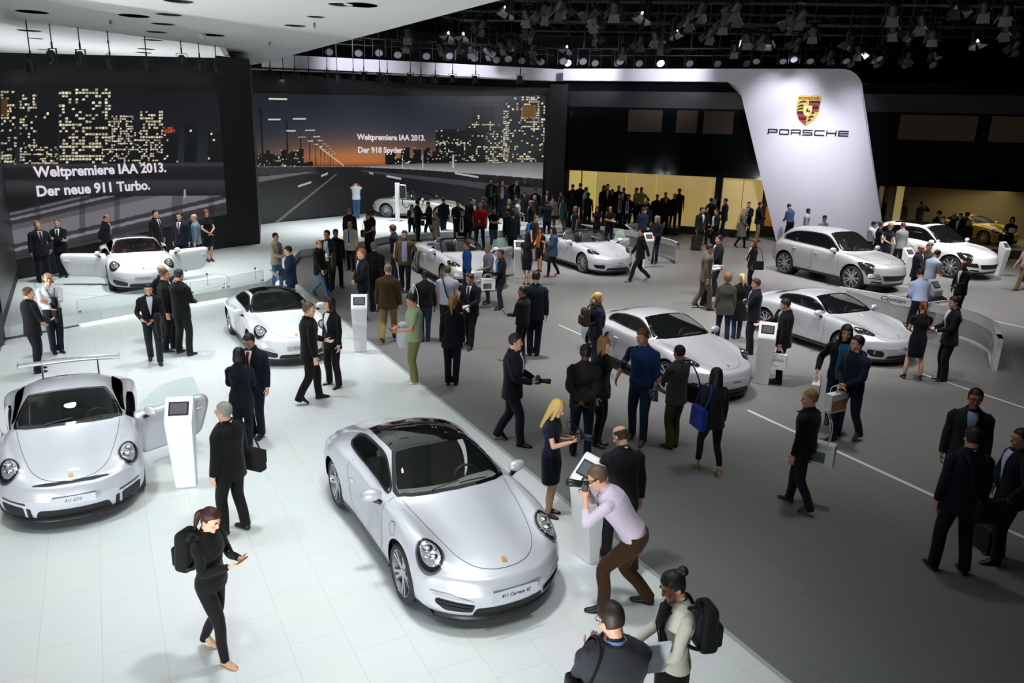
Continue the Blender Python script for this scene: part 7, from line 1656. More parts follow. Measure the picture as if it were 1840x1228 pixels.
(5.44, 21.51, 0, 80, 1.93, ('suit', '5a5444', 'e4e4ea'), ('trousers', '5a5444'), '1c130e', ('short', '2a1c12'), 'b', 0, ('down', 'down'), 'step2', (), 1, 'tall man in a khaki suit walking right', {'hp': 0.3}, ()),
(5.62, 22.08, 0, 80, 1.7, ('shirt', 'd8d8e2'), ('trousers', '0b0c0e'), '0a0a0b', ('fringe', '5a3a2c'), 'b', 0, ('gest', 'gest'), 'easy', (), 1, 'bald man in a white shirt gesturing beside the man in the khaki suit', {'build': 1.15}, ()),
(6.25, 23.43, 0, 275, 1.91, ('suit', '0e1219', 'b4c2dc'), ('trousers', '0e1219'), '0a0a0b', ('short', '1c130e'), 'b', 0, ('front', 'low'), 'easy', (), 1, 'man in a dark navy suit facing the bald man in the white shirt', {}, ()),
(7.66, 24.49, 0, 270, 1.68, ('suit', '0b0c0e', 'e4e4ea'), ('trousers', '0b0c0e'), '0a0a0b', ('bob', '6a3a1c'), 'a', 1, ('down', 'front'), 'easy', ('lanyard',), 1, 'red-haired woman in black with a large black bag behind the silver coupe', {}, (('bag', 'L', '0a0a0c/large black bag', 'on the shoulder of the red-haired woman'),)),
(5.54, 18.37, 0, 180, 1.63, ('coat', '0f1013'), ('jeans', '3a4a66'), '241c18', ('pony', 'd4b878'), 'a', 1, ('front', 'down'), 'close', (), 2, 'blonde woman in a long black coat seen from behind', {}, (('tote', 'R', '1a2858/blue handbag', 'on the shoulder of the blonde woman in the long coat'),)),
(5.06, 17.95, 0, 170, 1.7, ('parka', '4a4844'), ('jeans', '17243c'), '0a0a0b', ('curly', '9a7040'), 'a', 1, ('down', 'down'), 'easy', (), 2, 'woman with curly fair hair in a grey tweed jacket behind the blonde woman', {}, ()),
(5.48, 17.01, 0, 262, 1.775, ('suit', '10141d', 'a8b4d0'), ('trousers', '10141d'), '0a0a0b', ('short', '4a301c'), 'a', 0, ('cross', 'cross2'), 'close', (), 2, 'man in a navy suit with folded arms behind the first silver coupe', {'hp': 0.2}, ()),
(10.01, 34.01, 0, 70, 1.79, ('coat', '6e6c60'), ('slim', '0b0c0e'), '101010', ('long', 'c8b078'), 'a', 1, ('front', 'front'), 'step', (), 0, 'blonde woman in a grey coat with a beige handbag by the beige wall', {}, (('bag', 'L', '8a7a60/beige handbag', 'of the blonde woman in the grey coat'),)),
(11.08, 36.91, 0, 330, 1.815, ('jacket', '14171d', '8a94a8'), ('jeans', '17243c'), '0a0a0b', ('short', '2a1e16'), 'a', 0, ('read', 'low'), 'easy', ('lanyard', 'glasses'), 0, 'man in a dark jacket with a lanyard behind the blonde woman in grey', {}, ()),
(11.37, 36.25, 0, 85, 1.885, ('jacket', '12161e'), ('trousers', '8a7a58'), '0a0a0b', ('short', '3a2818'), 'a', 0, ('low', 'low'), 'easy', (), 0, 'man in a dark jacket and beige trousers by the pylon foot', {}, ()),
(7.9, 32.97, 0, 30, 1.85, ('suit', '1a1c20', 'e4e4ea'), ('trousers', '1a1c20'), '0a0a0b', ('short', '17110e'), 'b', 0, ('down', 'down'), 'close', (), 0, 'man in a dark suit holding the handle of a trolley suitcase', {}, (('trolley', 'R', '', 'pulled by the man in the dark suit'),)),
(8.54, 34.76, 0, 40, 1.72, ('shirt', '0d0e10'), ('trousers', '0b0c0e'), '0a0a0b', ('short', '241a14'), 'b', 0, ('front', 'front'), 'easy', (), 0, 'man in a black shirt next to the man with the trolley suitcase', {}, ()),
(8.38, 32.3, 0, 290, 1.87, ('jacket', '0c0d10', 'c2c4cc'), ('trousers', '0c1120'), '0a0a0b', ('short', '100c0a'), 'b', 0, ('front', 'down'), 'close', ('open',), 0, 'dark-haired man in an open black waistcoat over a white shirt', {}, ()),
(9.41, 37.57, 0, 120, 1.89, ('suit', '10151f', 'e4e4ea'), ('trousers', '10151f'), '0a0a0b', ('short', '17110e'), 'a', 0, ('down', 'down'), 'easy', (), 0, 'dark-haired man in a navy suit in the pair before the beige panels', {}, ()),
(9.42, 37.09, 0, 100, 1.89, ('suit', '0f131d', 'e4e4ea'), ('trousers', '0f131d'), '0a0a0b', ('short', '8a8680'), 'a', 0, ('low', 'down'), 'easy', (), 0, 'grey-haired man in a navy suit in the pair before the beige panels', {}, ()),
(10.06, 37.29, 0, 265, 1.91, ('suit', '101a30', 'e4e4ea'), ('trousers', '101a30'), '0a0a0b', ('short', '2a1e14'), 'a', 0, ('low', 'low'), 'easy', (), 0, 'man in a blue suit facing the grey-haired man by the beige panels', {}, ()),
(8.0, 38.19, 0.36, 350, 1.895, ('polo', '0b0b0d'), ('trousers', '0b0c0e'), '0a0a0b', ('short', '0e0a08'), 'd', 0, ('down', 'down'), 'easy', (), 0, 'tall man in black with a broom by the black wall post', {}, ()),
(7.69, 37.75, 0.36, 0, 1.67, ('shirt', '0b0b0d'), ('trousers', '0b0c0e'), '0a0a0b', ('short', '17110e'), 'b', 0, ('back', 'back'), 'easy', (), 0, 'man in a black shirt before the black wall post', {}, ()),
(4.18, 25.36, 0, 272, 1.87, ('jacket', '0b0c0f'), ('jeans', '101722'), '6a6458', ('short', '15100e'), 'b', 0, ('back', 'fwd'), 'walk', (), 1, 'man in a black blazer and jeans striding left across the grey floor', {}, ()),
(5.35, 29.17, 0, 330, 1.85, ('sweater', '22232a'), ('jeans', '1a2844'), '0a0a0b', ('short', '9a968c'), 'a', 0, ('front', 'front'), 'close', (), 1, 'grey-haired man in a charcoal sweater with clasped hands', {'hp': 0.3}, ()),
(5.42, 32.99, 0, 185, 1.78, ('jacket', '26324a'), ('trousers', '0c1120'), '0a0a0b', ('short', '4a4640'), 'a', 0, ('front', 'front'), 'easy', (), 0, 'man in a grey-blue jacket seen from behind by the tilted grey desk', {}, ()),
(4.05, 33.07, 0, 350, 1.78, ('tee', '241c1a'), ('jeans', '17243c'), '0a0a0b', ('fringe', '6a4a34'), 'b', 0, ('cross', 'cross2'), 'easy', ('glovesR',), 0, 'bald man in a dark brown t-shirt with folded arms behind the roadster', {'build': 1.08, 'hp': 0.3}, ()),
(3.6, 33.97, 0, 345, 1.68, ('dress', '131a28'), ('none', ''), '0a0a0b', ('long', '3a2014'), 'a', 1, ('hold', 'hold'), 'easy', (), 0, 'long-haired hostess in a navy dress with a tablet behind the roadster', {'hp': 0.3}, (('tablet', 'L', '', 'held by the long-haired hostess'),)),
(2.54, 32.83, 0, 285, 1.76, ('polo', '2a2c50'), ('trousers', '1b1c1f'), '0a0a0b', ('short', 'a09c94'), 'b', 0, ('down', 'down'), 'easy', (), 0, 'grey-haired man in a violet-blue polo shirt behind the roadster', {}, ()),
(0.4, 24.33, 0, 170, 1.685, ('dress', '151826'), ('none', ''), '0a0a0b', ('mid', '1a100c'), 'a', 1, ('down', 'down'), 'close', (), 1, 'dark-haired hostess in a navy dress seen from behind at the totem', {}, ()),
(0.91, 26.8, 0, 320, 1.57, ('dress', '100e10'), ('none', ''), '2a1c16', ('long', '140c0a'), 'b', 1, ('down', 'low'), 'easy', ('scarf:c06020',), 1, 'woman in a black dress with a bright orange and pink scarf', {}, ()),
(1.31, 25.91, 0, 275, 1.75, ('parka', '3a5070'), ('slim', '0b0c0e'), '8a1414', ('long', '2a1210'), 'a', 1, ('read', 'read'), 'step', (), 1, 'woman with very long dark hair, a light blue shawl and red shoes', {'hp': 0.3}, ()),
(0.74, 28.91, 0, 55, 1.76, ('tee', '0d1016'), ('jeans', '17243c'), '0a0a0b', ('short', '5a4430'), 'a', 0, ('down', 'down'), 'easy', (), 1, 'man in a black t-shirt with a bright blue rucksack', {'hp': 0.4}, (('backpack', 'R', '1a6ab0', 'in bright blue worn by the man in the black t-shirt'),)),
(-0.1, 29.48, 0, 185, 1.8, ('suit', '0e131c', 'e4e4ea'), ('trousers', '0e131c'), '0a0a0b', ('short', '17110e'), 'a', 0, ('down', 'down'), 'close', (), 1, 'man in a navy suit seen from behind in front of the tripod camera', {}, ()),
(0.09, 35.31, 0, 90, 1.8, ('shirt', 'c6ccde'), ('trousers', '0e1320'), '0a0a0b', ('short', '4a3626'), 'b', 0, ('down', 'low'), 'easy', (), 0, 'man in a white shirt facing right in the crowd before the wide screen', {}, ()),
(0.69, 34.66, 0, 280, 1.8, ('suit', '14171c', 'd8dce0'), ('trousers', '14171c'), '0a0a0b', ('fringe', '5a3a2c'), 'b', 0, ('down', 'low'), 'easy', (), 0, 'bald man in a dark grey suit with an open white collar in the crowd', {'hp': 0.2}, ()),
(1.41, 34.84, 0, 185, 1.78, ('jacket', '141c2c'), ('jeans', '17243c'), '0a0a0b', ('short', '4a2c18'), 'a', 0, ('camera', 'camera'), 'easy', (), 0, 'man in a dark denim jacket holding up a camera', {}, (('camera', 'R', '', 'held up by the man in the denim jacket'),)),
(-1.45, 31.67, 0, 350, 1.91, ('polo', 'c01820'), ('jeans', '1c3048'), '0a0a0b', ('fringe', '3a2418'), 'b', 0, ('down', 'pocket'), 'apart', ('lanyard:22232a',), 0, 'balding man in a bright red polo shirt', {'build': 1.1}, ()),
(-0.88, 31.03, 0, 20, 1.795, ('tee', '0b0b0d'), ('jeans', '45627e'), '6a3a1c', ('short', '1c130e'), 'b', 0, ('cross', 'cross2'), 'close', (), 0, 'man in a black t-shirt and pale jeans beside the red polo shirt', {}, ()),
(-2.04, 29.96, 0, 350, 1.78, ('suit', '10141f', 'e4e4ea', '10121e'), ('trousers', '10141f'), '0a0a0b', ('short', '6a4a2c'), 'a', 0, ('down', 'down'), 'easy', ('glasses', 'open'), 1, 'man in sunglasses, navy suit and dark tie behind the first roadster', {'hp': 0.05}, ()),
(-2.04, 34.9, 0, 190, 1.8, ('suit', '0d1118', 'e4e4ea'), ('trousers', '0d1118'), '0a0a0b', ('short', '3a2a1c'), 'a', 0, ('down', 'down'), 'easy', (), 0, 'man in a dark suit seen from behind, next to the red polo shirt', {}, ()),
(-1.88, 34.41, 0, 30, 1.795, ('suit', '15171a', 'e4e4ea'), ('trousers', '15171a'), '0a0a0b', ('fringe', '7a756c'), 'a', 0, ('down', 'down'), 'easy', (), 0, 'bald man mostly hidden behind the man in the dark suit', {}, ()),
(-2.51, 33.6, 0, 0, 1.78, ('parka', '2c2416', '1c1a18'), ('jeans', '3a342c'), '0a0a0b', ('short', '1c1410'), 'b', 0, ('low', 'low'), 'easy', ('glasses',), 0, 'man in a brown jacket with sunglasses behind the beige jacket', {}, ()),
(-3.27, 35.01, 0, 200, 1.78, ('suit', '0e1016', 'e4e4ea'), ('trousers', '0e1016'), '0a0a0b', ('short', '15100e'), 'a', 0, ('down', 'down'), 'step2', (), 0, 'man in a black suit seen from behind with a white bag on his shoulder', {}, (('shoulderpaper', 'R', 'round', 'on the shoulder of the man in the black suit'),)),
(-2.99, 29.07, 0, 280, 1.76, ('jacket', '9a8c7c', 'b8a8a8'), ('trousers', '1b1c1f'), '0a0a0b', ('fringe', '3a2014'), 'b', 0, ('cross', 'cross2'), 'easy', (), 1, 'man in a beige jacket with folded arms behind the first roadster', {}, ()),
(-4.23, 33.2, 0, 120, 1.79, ('suit', '0c1018', 'e4e4ea'), ('trousers', '0c1018'), '0a0a0b', ('short', '15100e'), 'a', 0, ('low', 'gest'), 'apart', (), 0, 'man in a navy suit reaching out to a man with a blue bag', {}, ()),
(-4.56, 33.83, 0, 20, 1.57, ('suit', '141014', 'a09ca0'), ('slim', '0b0c0e'), '0a0a0b', ('long', '3a2418'), 'a', 1, ('read', 'read'), 'step', (), 0, 'long-haired woman in black reading papers beside the stage', {'hp': 0.5}, (('papers', 'L', '', 'held by the long-haired woman in black'),)),
(-3.81, 33.98, 0, 255, 1.69, ('suit', '0e1118', 'e4e4ea'), ('trousers', '0e1118'), '0a0a0b', ('short', '5a2c18'), 'a', 0, ('low', 'down'), 'step', ('beard',), 0, 'red-haired man in a dark suit with a blue bag', {'hp': 0.4}, (('handbag', 'L', '16304e/blue shoulder bag', 'held by the red-haired man'),)),
(-3.88, 24.58, 0, 285, 1.78, ('polo', '101628'), ('jeans', '17243c'), '0a0a0b', ('curly', '4a2e1a'), 'a', 0, ('down', 'down'), 'easy', ('lanyard:2a2a30',), 1, 'curly-haired man in a navy patterned polo shirt', {'hp': 0.3}, ()),
(-3.28, 22.77, 0, 5, 1.885, ('jacket', '5a4a30', '9c9cc0'), ('trousers', '121825'), '241a12', ('short', '1c1814'), 'b', 0, ('side', 'down'), 'step', ('open', 'beard'), 1, 'tall bearded man in an olive tweed blazer walking forward', {}, ()),
(-5.48, 28.76, 0, 330, 1.68, ('tee', '0c0c0e'), ('trousers', '0b0c0e'), '0a0a0b', ('bob', '3a1c10'), 'b', 1, ('over', 'down'), 'easy', (), 1, 'woman in black with a brown handbag on her arm near the stage', {'hy': 40}, (('bag', 'R', '2a1614/dark brown handbag', 'on the arm of the woman in black'),)),
(-5.45, 29.27, 0, 300, 1.69, ('tee', '0c0c0e'), ('trousers', '0b0c0e'), '0a0a0b', ('short', '3a2014'), 'b', 0, ('down', 'down'), 'easy', (), 1, 'person in a black t-shirt close behind the woman with the brown handbag', {}, ()),
(-6.24, 28.99, 0, 170, 1.82, ('suit', '0e121a', 'e4e4ea'), ('trousers', '0e121a'), '0a0a0b', ('short', '7a766c'), 'a', 0, ('down', 'down'), 'close', (), 1, 'grey-haired man in a dark navy suit seen from behind by the stage', {}, ()),
(-5.57, 25.98, 0, 350, 1.69, ('parka', 'a8a088', 'b4c2dc', '1a3a80'), ('trousers', '101318'), '0a0a0b', ('fringe', '7a5040'), 'b', 0, ('down', 'down'), 'easy', ('open', 'glasses'), 1, 'balding man in a cream coat with a bright blue tie', {}, ()),
(-5.52, 22.54, 0, 350, 1.835, ('jacket', '0d0f13', '9c9ca4'), ('trousers', '0b0c0e'), '0a0a0b', ('short', '100c0a'), 'c', 0, ('over', 'down'), 'close', ('open', 'lanyard'), 1, 'dark-haired man in a black blazer with a lanyard and a khaki coat on his arm', {'hy': -20}, (('coat', 'L', '4a452c/large khaki coat', 'over the arm of the man in the black blazer'),)),
(-5.4, 23.09, 0, 30, 1.8, ('jacket', '0e0f12'), ('trousers', '0b0c0e'), '0a0a0b', ('short', '0c0a09'), 'd', 0, ('down', 'down'), 'easy', (), 1, 'dark-skinned man hidden behind the man with the khaki coat', {}, ()),
(-5.55, 21.59, 0, 70, 1.735, ('parka', '101214'), ('jeans', '4a6684'), '241610', ('fringe', '5a4a40'), 'b', 0, ('down', 'fwd'), 'walk2', (), 1, 'bald man in a black jacket and pale jeans walking right', {}, ()),
(-7.07, 22.56, 0, 70, 1.71, ('jacket', 'b8aa88', '7c80a4'), ('jeans', '4a7290'), '0a0a0b', ('short', '241812'), 'b', 0, ('low', 'low'), 'easy', ('open', 'lanyard'), 1, 'man in a cream blazer with a lanyard by the stage edge', {}, ()),
(-5.79, 19.61, 0, 285, 1.8, ('suit', '16233f', 'e4e4ea'), ('trousers', '16233f'), '0a0a0b', ('short', '1c130e'), 'a', 0, ('low', 'low'), 'easy', (), 1, 'man in a blue suit with papers facing the man in the cream blazer', {'hp': 0.3}, (('papers', 'L', '', 'held by the man in the blue suit'),)),
(-3.79, 18.97, 0, 300, 1.89, ('suit', '0e131d', 'e4e4ea', '3a1c1c'), ('trousers', '0e131d'), '0a0a0b', ('short', '9a5c34'), 'a', 0, ('front', 'front'), 'easy', (), 2, 'ginger-haired man in a navy suit with a dark tie reaching sideways', {}, ()),
(-3.7, 20.09, 0, 200, 1.89, ('sweater', '0d1016'), ('trousers', '10131a'), '0a0a0b', ('short', '6e6a60'), 'b', 0, ('down', 'down'), 'close', (), 1, 'grey-haired man in a dark top with a black rucksack seen from behind', {}, (('backpack', 'R', '0a0a0c', 'worn by the grey-haired man in the dark top'),)),
(-2.87, 17.21, 0, 180, 1.875, ('jacket', '3a2710'), ('trousers', '8a7444'), '0c0c0e', ('short', '6e6654'), 'a', 0, ('down', 'down'), 'walk2', (), 2, 'man in a brown jacket and khaki trousers walking away', {'build': 1.08}, ()),
(-2.03, 17.25, 0, 195, 1.7, ('sweater', '0b0b0d'), ('jeans', '1c3048'), '0a0a0b', ('short', '0c0a09'), 'd', 0, ('down', 'down'), 'close', (), 2, 'man in a black sweater with a white bag hanging on his back', {}, (('shoulderpaper', 'L', 'round', 'on the back of the man in the black sweater'),)),
(-1.53, 17.4, 0, 180, 1.79, ('tee', '9c9eaa'), ('trousers', '0f131c'), '0a0a0b', ('short', '4a3018'), 'a', 0, ('down', 'down'), 'close', (), 2, 'man in a pale grey short-sleeved shirt seen from behind', {}, (('messenger', 'R', '0c0e14/dark shoulder bag', 'of the man in the pale grey shirt'),)),
(-0.95, 16.99, 0, 335, 1.755, ('suit', '0d0e11', 'c4ccdc', '181a3a'), ('trousers', '0d0e11'), '0a0a0b', ('short', '3a2a1a'), 'b', 0, ('low', 'front'), 'brace', ('gloves',), 2, 'man in a black suit with white gloves stepping to the left', {'hy': -30, 'hp': 0.3}, ()),
(-1.15, 14.19, 0, 178, 1.775, ('suit', '0d111b'), ('trousers', '0d111b'), '0a0a0b', ('pony', 'a07c3c'), 'a', 1, ('down', 'down'), 'close', (), 2, 'blonde woman with a long ponytail in a navy trouser suit seen from behind', {}, ()),
(-1.88, 14.19, 0, 280, 1.82, ('tee', '9aa886'), ('trousers', '77794a'), 'c8c8c4', ('short', '1c1812'), 'b', 0, ('hold', 'hold'), 'close', (), 2, 'man in a pale green shirt and khaki trousers reading a phone', {'hp': 0.4, 'build': 1.12}, (('phone', 'L', '', 'held by the man in the pale green shirt'), ('coat', 'R', 'c8ccd8/white cloth bag', 'over the arm of the man in the pale green shirt'))),
(-1.35, 21.71, 0, 285, 1.76, ('shirt', '1c4a8a'), ('jeans', '17243c'), '0a0a0b', ('short', '4a2c1a'), 'b', 0, ('down', 'down'), 'easy', (), 1, 'man in a bright blue shirt at the nose of the first roadster', {}, ()),
(-0.72, 21.43, 0, 300, 1.71, ('shirt', '74707e'), ('jeans', '131b2a'), '0a0a0b', ('short', '6e6a64'), 'c', 0, ('low', 'down'), 'easy', ('rolled',), 1, 'grey-haired man in a striped grey shirt with a paper bag', {'build': 1.06}, (('paperbag', 'R', 'round', 'held by the man in the striped grey shirt'),)),
(-0.35, 20.77, 0, 290, 1.68, ('jacket', '0f1114', '5c88b8'), ('jeans', '131c2c'), '0a0a0b', ('short', '2a1c14'), 'c', 0, ('low', 'down'), 'easy', ('open', 'glasses'), 1, 'man in a black blazer over a blue shirt carrying a big white bag', {}, (('paperbag', 'L', 'photo', 'carried by the man in the black blazer and blue shirt'),)),
(0.21, 15.96, 0, 235, 1.65, ('sweater', '1a1413'), ('jeans', '0f1620'), '0a0a0b', ('short', '0e0a09'), 'c', 0, ('hold', 'down'), 'close', (), 2, 'dark-haired man in a dark brown sweater holding a phone', {'hy': 25}, (('phone', 'L', '', 'held by the man in the dark brown sweater'),)),
(0.48, 16.35, 0, 175, 1.91, ('suit', '0d1420', 'e4e4ea'), ('trousers', '0d1420'), '0a0a0b', ('short', '1c130e'), 'a', 0, ('down', 'down'), 'close', (), 2, 'man in a navy suit seen from behind walking away in the centre', {}, ()),
(0.03, 11.4, 0, 80, 1.855, ('suit', '0e131e', 'e4e4ea', '4a2c1c'), ('trousers', '0e131e'), '0a0a0b', ('short', '241812'), 'a', 0, ('low', 'low'), 'step2', (), 3, 'man in a navy suit and brown tie holding a camera case', {'hy': 10, 'build': 1.05}, (('camera', 'R', 'one', 'held by the man in the brown tie'),)),
(1.08, 10.93, 0, 170, 1.82, ('jacket', '19191b'), ('jeans', '101a30'), '120d0c', ('short', '17100c'), 'd', 0, ('behind', 'behind'), 'easy', (), 3, 'man in a charcoal jacket with hands clasped behind his back', {}, ()),
(1.41, 11.43, 0, 60, 1.81, ('jacket', '0c0d10', '2c2e2c'), ('slim', '0b0c10'), '0a0a0b', ('mid', '8a6434'), 'a', 1, ('down', 'down'), 'close', ('open',), 3, 'woman with light brown hair in a black blazer beside the charcoal jacket', {}, ()),
(2.1, 11.64, 0, 330, 1.925, ('shirt', '16305c'), ('jeans', '1c2e48'), '3a342c', ('short', '5a3018'), 'b', 0, ('down', 'side'), 'easy', ('rolled',), 3, 'man in a dark blue denim shirt and jeans holding a blue booklet', {'hy': -25, 'hp': 0.3}, (('book', 'L', '', 'held by the man in the denim shirt'),)),
(2.61, 11.41, 0, 215, 1.715, ('jacket', '3a3b3f'), ('trousers', '4a4222'), '1c1210', ('short', '0c0a09'), 'b', 0, ('cross', 'cross2'), 'close', (), 3, 'dark-haired person in a grey jacket with a big black bag at the hip', {}, (('bag', 'R', '08080a/big black shoulder bag', 'at the hip of the person in the grey jacket'),)),
(2.97, 10.54, 0, 195, 1.65, ('jacket', '17171b'), ('cropped', '0a0a0c'), 'a07a54', ('long', '0e0a0b'), 'a', 1, ('down', 'down'), 'step', (), 3, 'woman with long black hair in a dark blazer carrying a blue bag', {}, (('tote', 'L', '14287c/bright blue tote bag', 'on the shoulder of the woman with long black hair'),)),
(1.71, 15.37, 0, 110, 1.7, ('jacket', '121830'), ('jeans', '17243c'), '0a0a0b', ('pony', 'c0a060'), 'a', 1, ('down', 'down'), 'easy', ('scarf:3a2a1c',), 2, 'blonde woman in a navy jacket with a brown scarf and rucksack', {'hy': -20}, (('backpack', 'R', '3a2a18', 'in brown worn by the blonde woman with the scarf'),)),
(-13.24, 21.24, 0.3, 50, 1.74, ('suit', '11141c', 'b8a8b4', '3a1c24'), ('trousers', '11141c'), '0a0a0b', ('short', '8a6a3c'), 'a', 0, ('pocket', 'down'), 'easy', (), 1, 'fair-haired man in an open dark suit against the left video wall', {'build': 1.1}, ()),
(-13.14, 22.01, 0.3, 15, 1.7, ('suit', '0d1018', 'e4e4ea', '24242c'), ('trousers', '0d1018'), '0a0a0b', ('short', '7a4a20'), 'a', 0, ('cross', 'cross2'), 'close', (), 1, 'ginger-haired man in a dark suit with folded arms on the left stage', {}, ()),
(-12.56, 23.49, 0.3, 110, 1.71, ('suit', '0d1014', 'e4e4ea'), ('trousers', '0d1014'), '0a0a0b', ('fringe', '4a3428'), 'b', 0, ('behind', 'behind'), 'easy', (), 1, 'man in a dark suit with hands behind his back beside the white stage car', {'hp': 0.5}, ()),
(-11.30, 24.15, 0.3, 70, 1.8, ('suit', '0a0b0e', 'c8d0dc', '20242c'), ('trousers', '0a0b0e'), '0a0a0b', ('short', '241812'), 'a', 0, ('down', 'down'), 'easy', (), 1, 'man in a black suit right behind the white stage car roof', {}, ()),
(-10.3, 23.64, 0.3, 0, 1.8, ('suit', '101828', 'e4e4ea', '5a3424'), ('trousers', '101828'), '0a0a0b', ('short', '1c1410'), 'a', 0, ('down', 'down'), 'easy', (), 1, 'man in a navy suit with a reddish tie by the open door on stage', {}, ()),
(-10.0, 24.0, 0.3, 285, 1.72, ('jacket', '6c7c8c'), ('trousers', '1c232e'), '2a1418', ('fringe', 'a09488'), 'a', 0, ('down', 'down'), 'close', (), 1, 'bald man in a light grey-blue jacket on the left stage', {'hp': 0.2}, ()),
(-10.14, 25.24, 0.3, 45, 1.725, ('dress', '0e1420'), ('none', ''), '0a0a0b', ('mid', '8a4c20'), 'a', 1, ('front', 'front'), 'close', ('heels',), 1, 'hostess in a sleeveless navy dress with auburn hair on the left stage', {}, ()),
(-7.89, 38.31, 0.3, 190, 1.89, ('tee', 'c8ccd4'), ('jeans', '2a4a70'), '0a0a0b', ('short', '17110e'), 'a', 0, ('camera', 'camera'), 'close', (), 0, 'camera operator in a white shirt and jeans on the far stage', {}, (('camera', 'R', '', 'on the shoulder of the operator in the white shirt'),)),
(-1.36, 41.9, 0.3, 20, 1.93, ('suit', '0f1216', '5a6470', '26343c'), ('trousers', '0f1216'), '0a0a0b', ('short', '241812'), 'a', 0, ('low', 'down'), 'easy', ('open',), 0, 'man in a dark suit and grey shirt, left of the group before the far screen', {}, ()),
(-0.94, 41.56, 0.3, 330, 1.85, ('blouse', '1c140f'), ('slim', '0b0c0e'), '0a0a0b', ('long', '3a1c10'), 'b', 1, ('down', 'down'), 'easy', (), 0, 'long-haired woman at the back of the group before the far screen', {}, ()),
(-0.71, 41.04, 0.3, 0, 1.89, ('jacket', '4a2810', '6a90b8'), ('jeans', '101c34'), '0a0a0b', ('fringe', 'a0603c'), 'b', 0, ('read', 'low'), 'easy', ('open',), 0, 'bald man in a rust-brown jacket before the far screen', {}, ()),
(-0.19, 41.88, 0.3, 200, 1.91, ('suit', '101d38', 'e4e4ea'), ('trousers', '101d38'), '0a0a0b', ('short', '6a5436'), 'a', 0, ('low', 'low'), 'easy', (), 0, 'man in a blue suit turning his back before the far screen', {}, ()),
(0.05, 41.33, 0.3, 290, 1.91, ('suit', '0e1118', 'e4e4ea'), ('trousers', '0e1118'), '0a0a0b', ('fringe', '8a7c60'), 'a', 0, ('down', 'down'), 'easy', (), 0, 'grey-haired man in a dark suit, right of the group before the far screen', {}, ()),
(1.03, 41.19, 0, 10, 1.83, ('sweater', '101014'), ('trousers', '0b0c0e'), '0a0a0b', ('short', '3a2418'), 'b', 0, ('down', 'down'), 'easy', (), 0, 'person in black standing at the right end of the wide screen', {}, ()),
(1.62, 40.03, 0, 345, 1.89, ('suit', '0d1016', 'b8bcc4'), ('trousers', '0d1016'), '0a0a0b', ('short', '17110e'), 'b', 0, ('down', 'down'), 'easy', (), 0, 'man in a dark suit by the black end wall', {}, ()),
(-1.54, 36.05, 0, 180, 1.74, ('parka', '2a2026'), ('trousers', '0b0c0e'), '0a0a0b', ('short', '4a3226'), 'b', 0, ('down', 'down'), 'easy', (), 0, 'man in a dark jacket with his back turned behind the red polo shirt', {}, ()),
(-0.29, 35.02, 0, 340, 1.765, ('jacket', '14161a', 'a8a8ac'), ('trousers', '0b0c0e'), '0a0a0b', ('short', 'a09a90'), 'b', 0, ('down', 'down'), 'easy', (), 0, 'white-haired man in the middle of the crowd before the wide screen', {}, ()),
(-0.02, 37.32, 0, 190, 1.78, ('suit', '0f1218', 'e4e4ea'), ('trousers', '0f1218'), '0a0a0b', ('short', '2a1e14'), 'a', 0, ('down', 'down'), 'easy', (), 0, 'dark-haired man in a dark suit behind the man in the white shirt', {}, ()),
(-0.36, 31.69, 0, 300, 1.72, ('parka', '1c2028'), ('trousers', '0b0c0e'), '0a0a0b', ('short', '3a281c'), 'b', 0, ('camera', 'camera'), 'easy', (), 0, 'man in a dark jacket holding a camera in the middle of the crowd', {}, (('camera', 'R', '', 'held by the man in the middle of the crowd'),)),
(-0.1, 32.92, 0, 210, 1.7, ('parka', '2c3434'), ('trousers', '0b0c0e'), '0a0a0b', ('cap', '2e3a38'), 'a', 0, ('down', 'down'), 'easy', (), 0, 'person in a grey-green cap in the middle of the crowd', {}, ()),
(0.45, 39.05, 0, 350, 1.76, ('jacket', '10131a'), ('trousers', '0b0c0e'), '0a0a0b', ('short', '17110e'), 'c', 0, ('down', 'down'), 'easy', (), 0, 'man in dark clothes left of the bald man in the dark grey suit', {}, ()),
(0.94, 38.13, 0, 285, 1.74, ('suit', '0f1014', 'e4e4ea'), ('trousers', '0f1014'), '0a0a0b', ('fringe', '6a5040'), 'b', 0, ('down', 'down'), 'easy', (), 0, 'balding man in black just behind the bald man in dark grey', {}, ()),
(1.77, 37.85, 0, 170, 1.76, ('jacket', '6a665c'), ('trousers', '1b1c1f'), '0a0a0b', ('short', '241a12'), 'a', 0, ('down', 'down'), 'easy', (), 0, 'man in a light grey jacket behind the man in the denim jacket', {}, ()),
(2.33, 38.67, 0, 215, 1.68, ('sleeveless', '0c5a58'), ('skirt', '0c5250'), '0a0a0b', ('pony', '2a1a12'), 'b', 1, ('down', 'down'), 'easy', (), 0, 'woman in a teal dress seen from behind', {}, ()),
(2.35, 40.08, 0, 280, 1.815, ('suit', '101218', 'e4e4ea'), ('trousers', '101218'), '0a0a0b', ('short', '4a2c1a'), 'b', 0, ('down', 'down'), 'easy', (), 0, 'man in dark clothes behind the woman in the teal dress', {}, ()),
(2.85, 39.5, 0, 180, 1.82, ('suit', '0d1116', 'e4e4ea'), ('trousers', '0d1116'), '0a0a0b', ('short', '0e0a08'), 'd', 0, ('down', 'down'), 'easy', (), 0, 'broad man in a black suit seen from behind, right of the teal dress', {'build': 1.1}, ()),
(2.88, 40.06, 0.36, 200, 1.81, ('suit', '0e1014', 'e4e4ea'), ('trousers', '0e1014'), '0a0a0b', ('short', '17110e'), 'a', 0, ('down', 'down'), 'easy', (), 0, 'man in black standing deeper behind the broad man in the black suit', {}, ()),
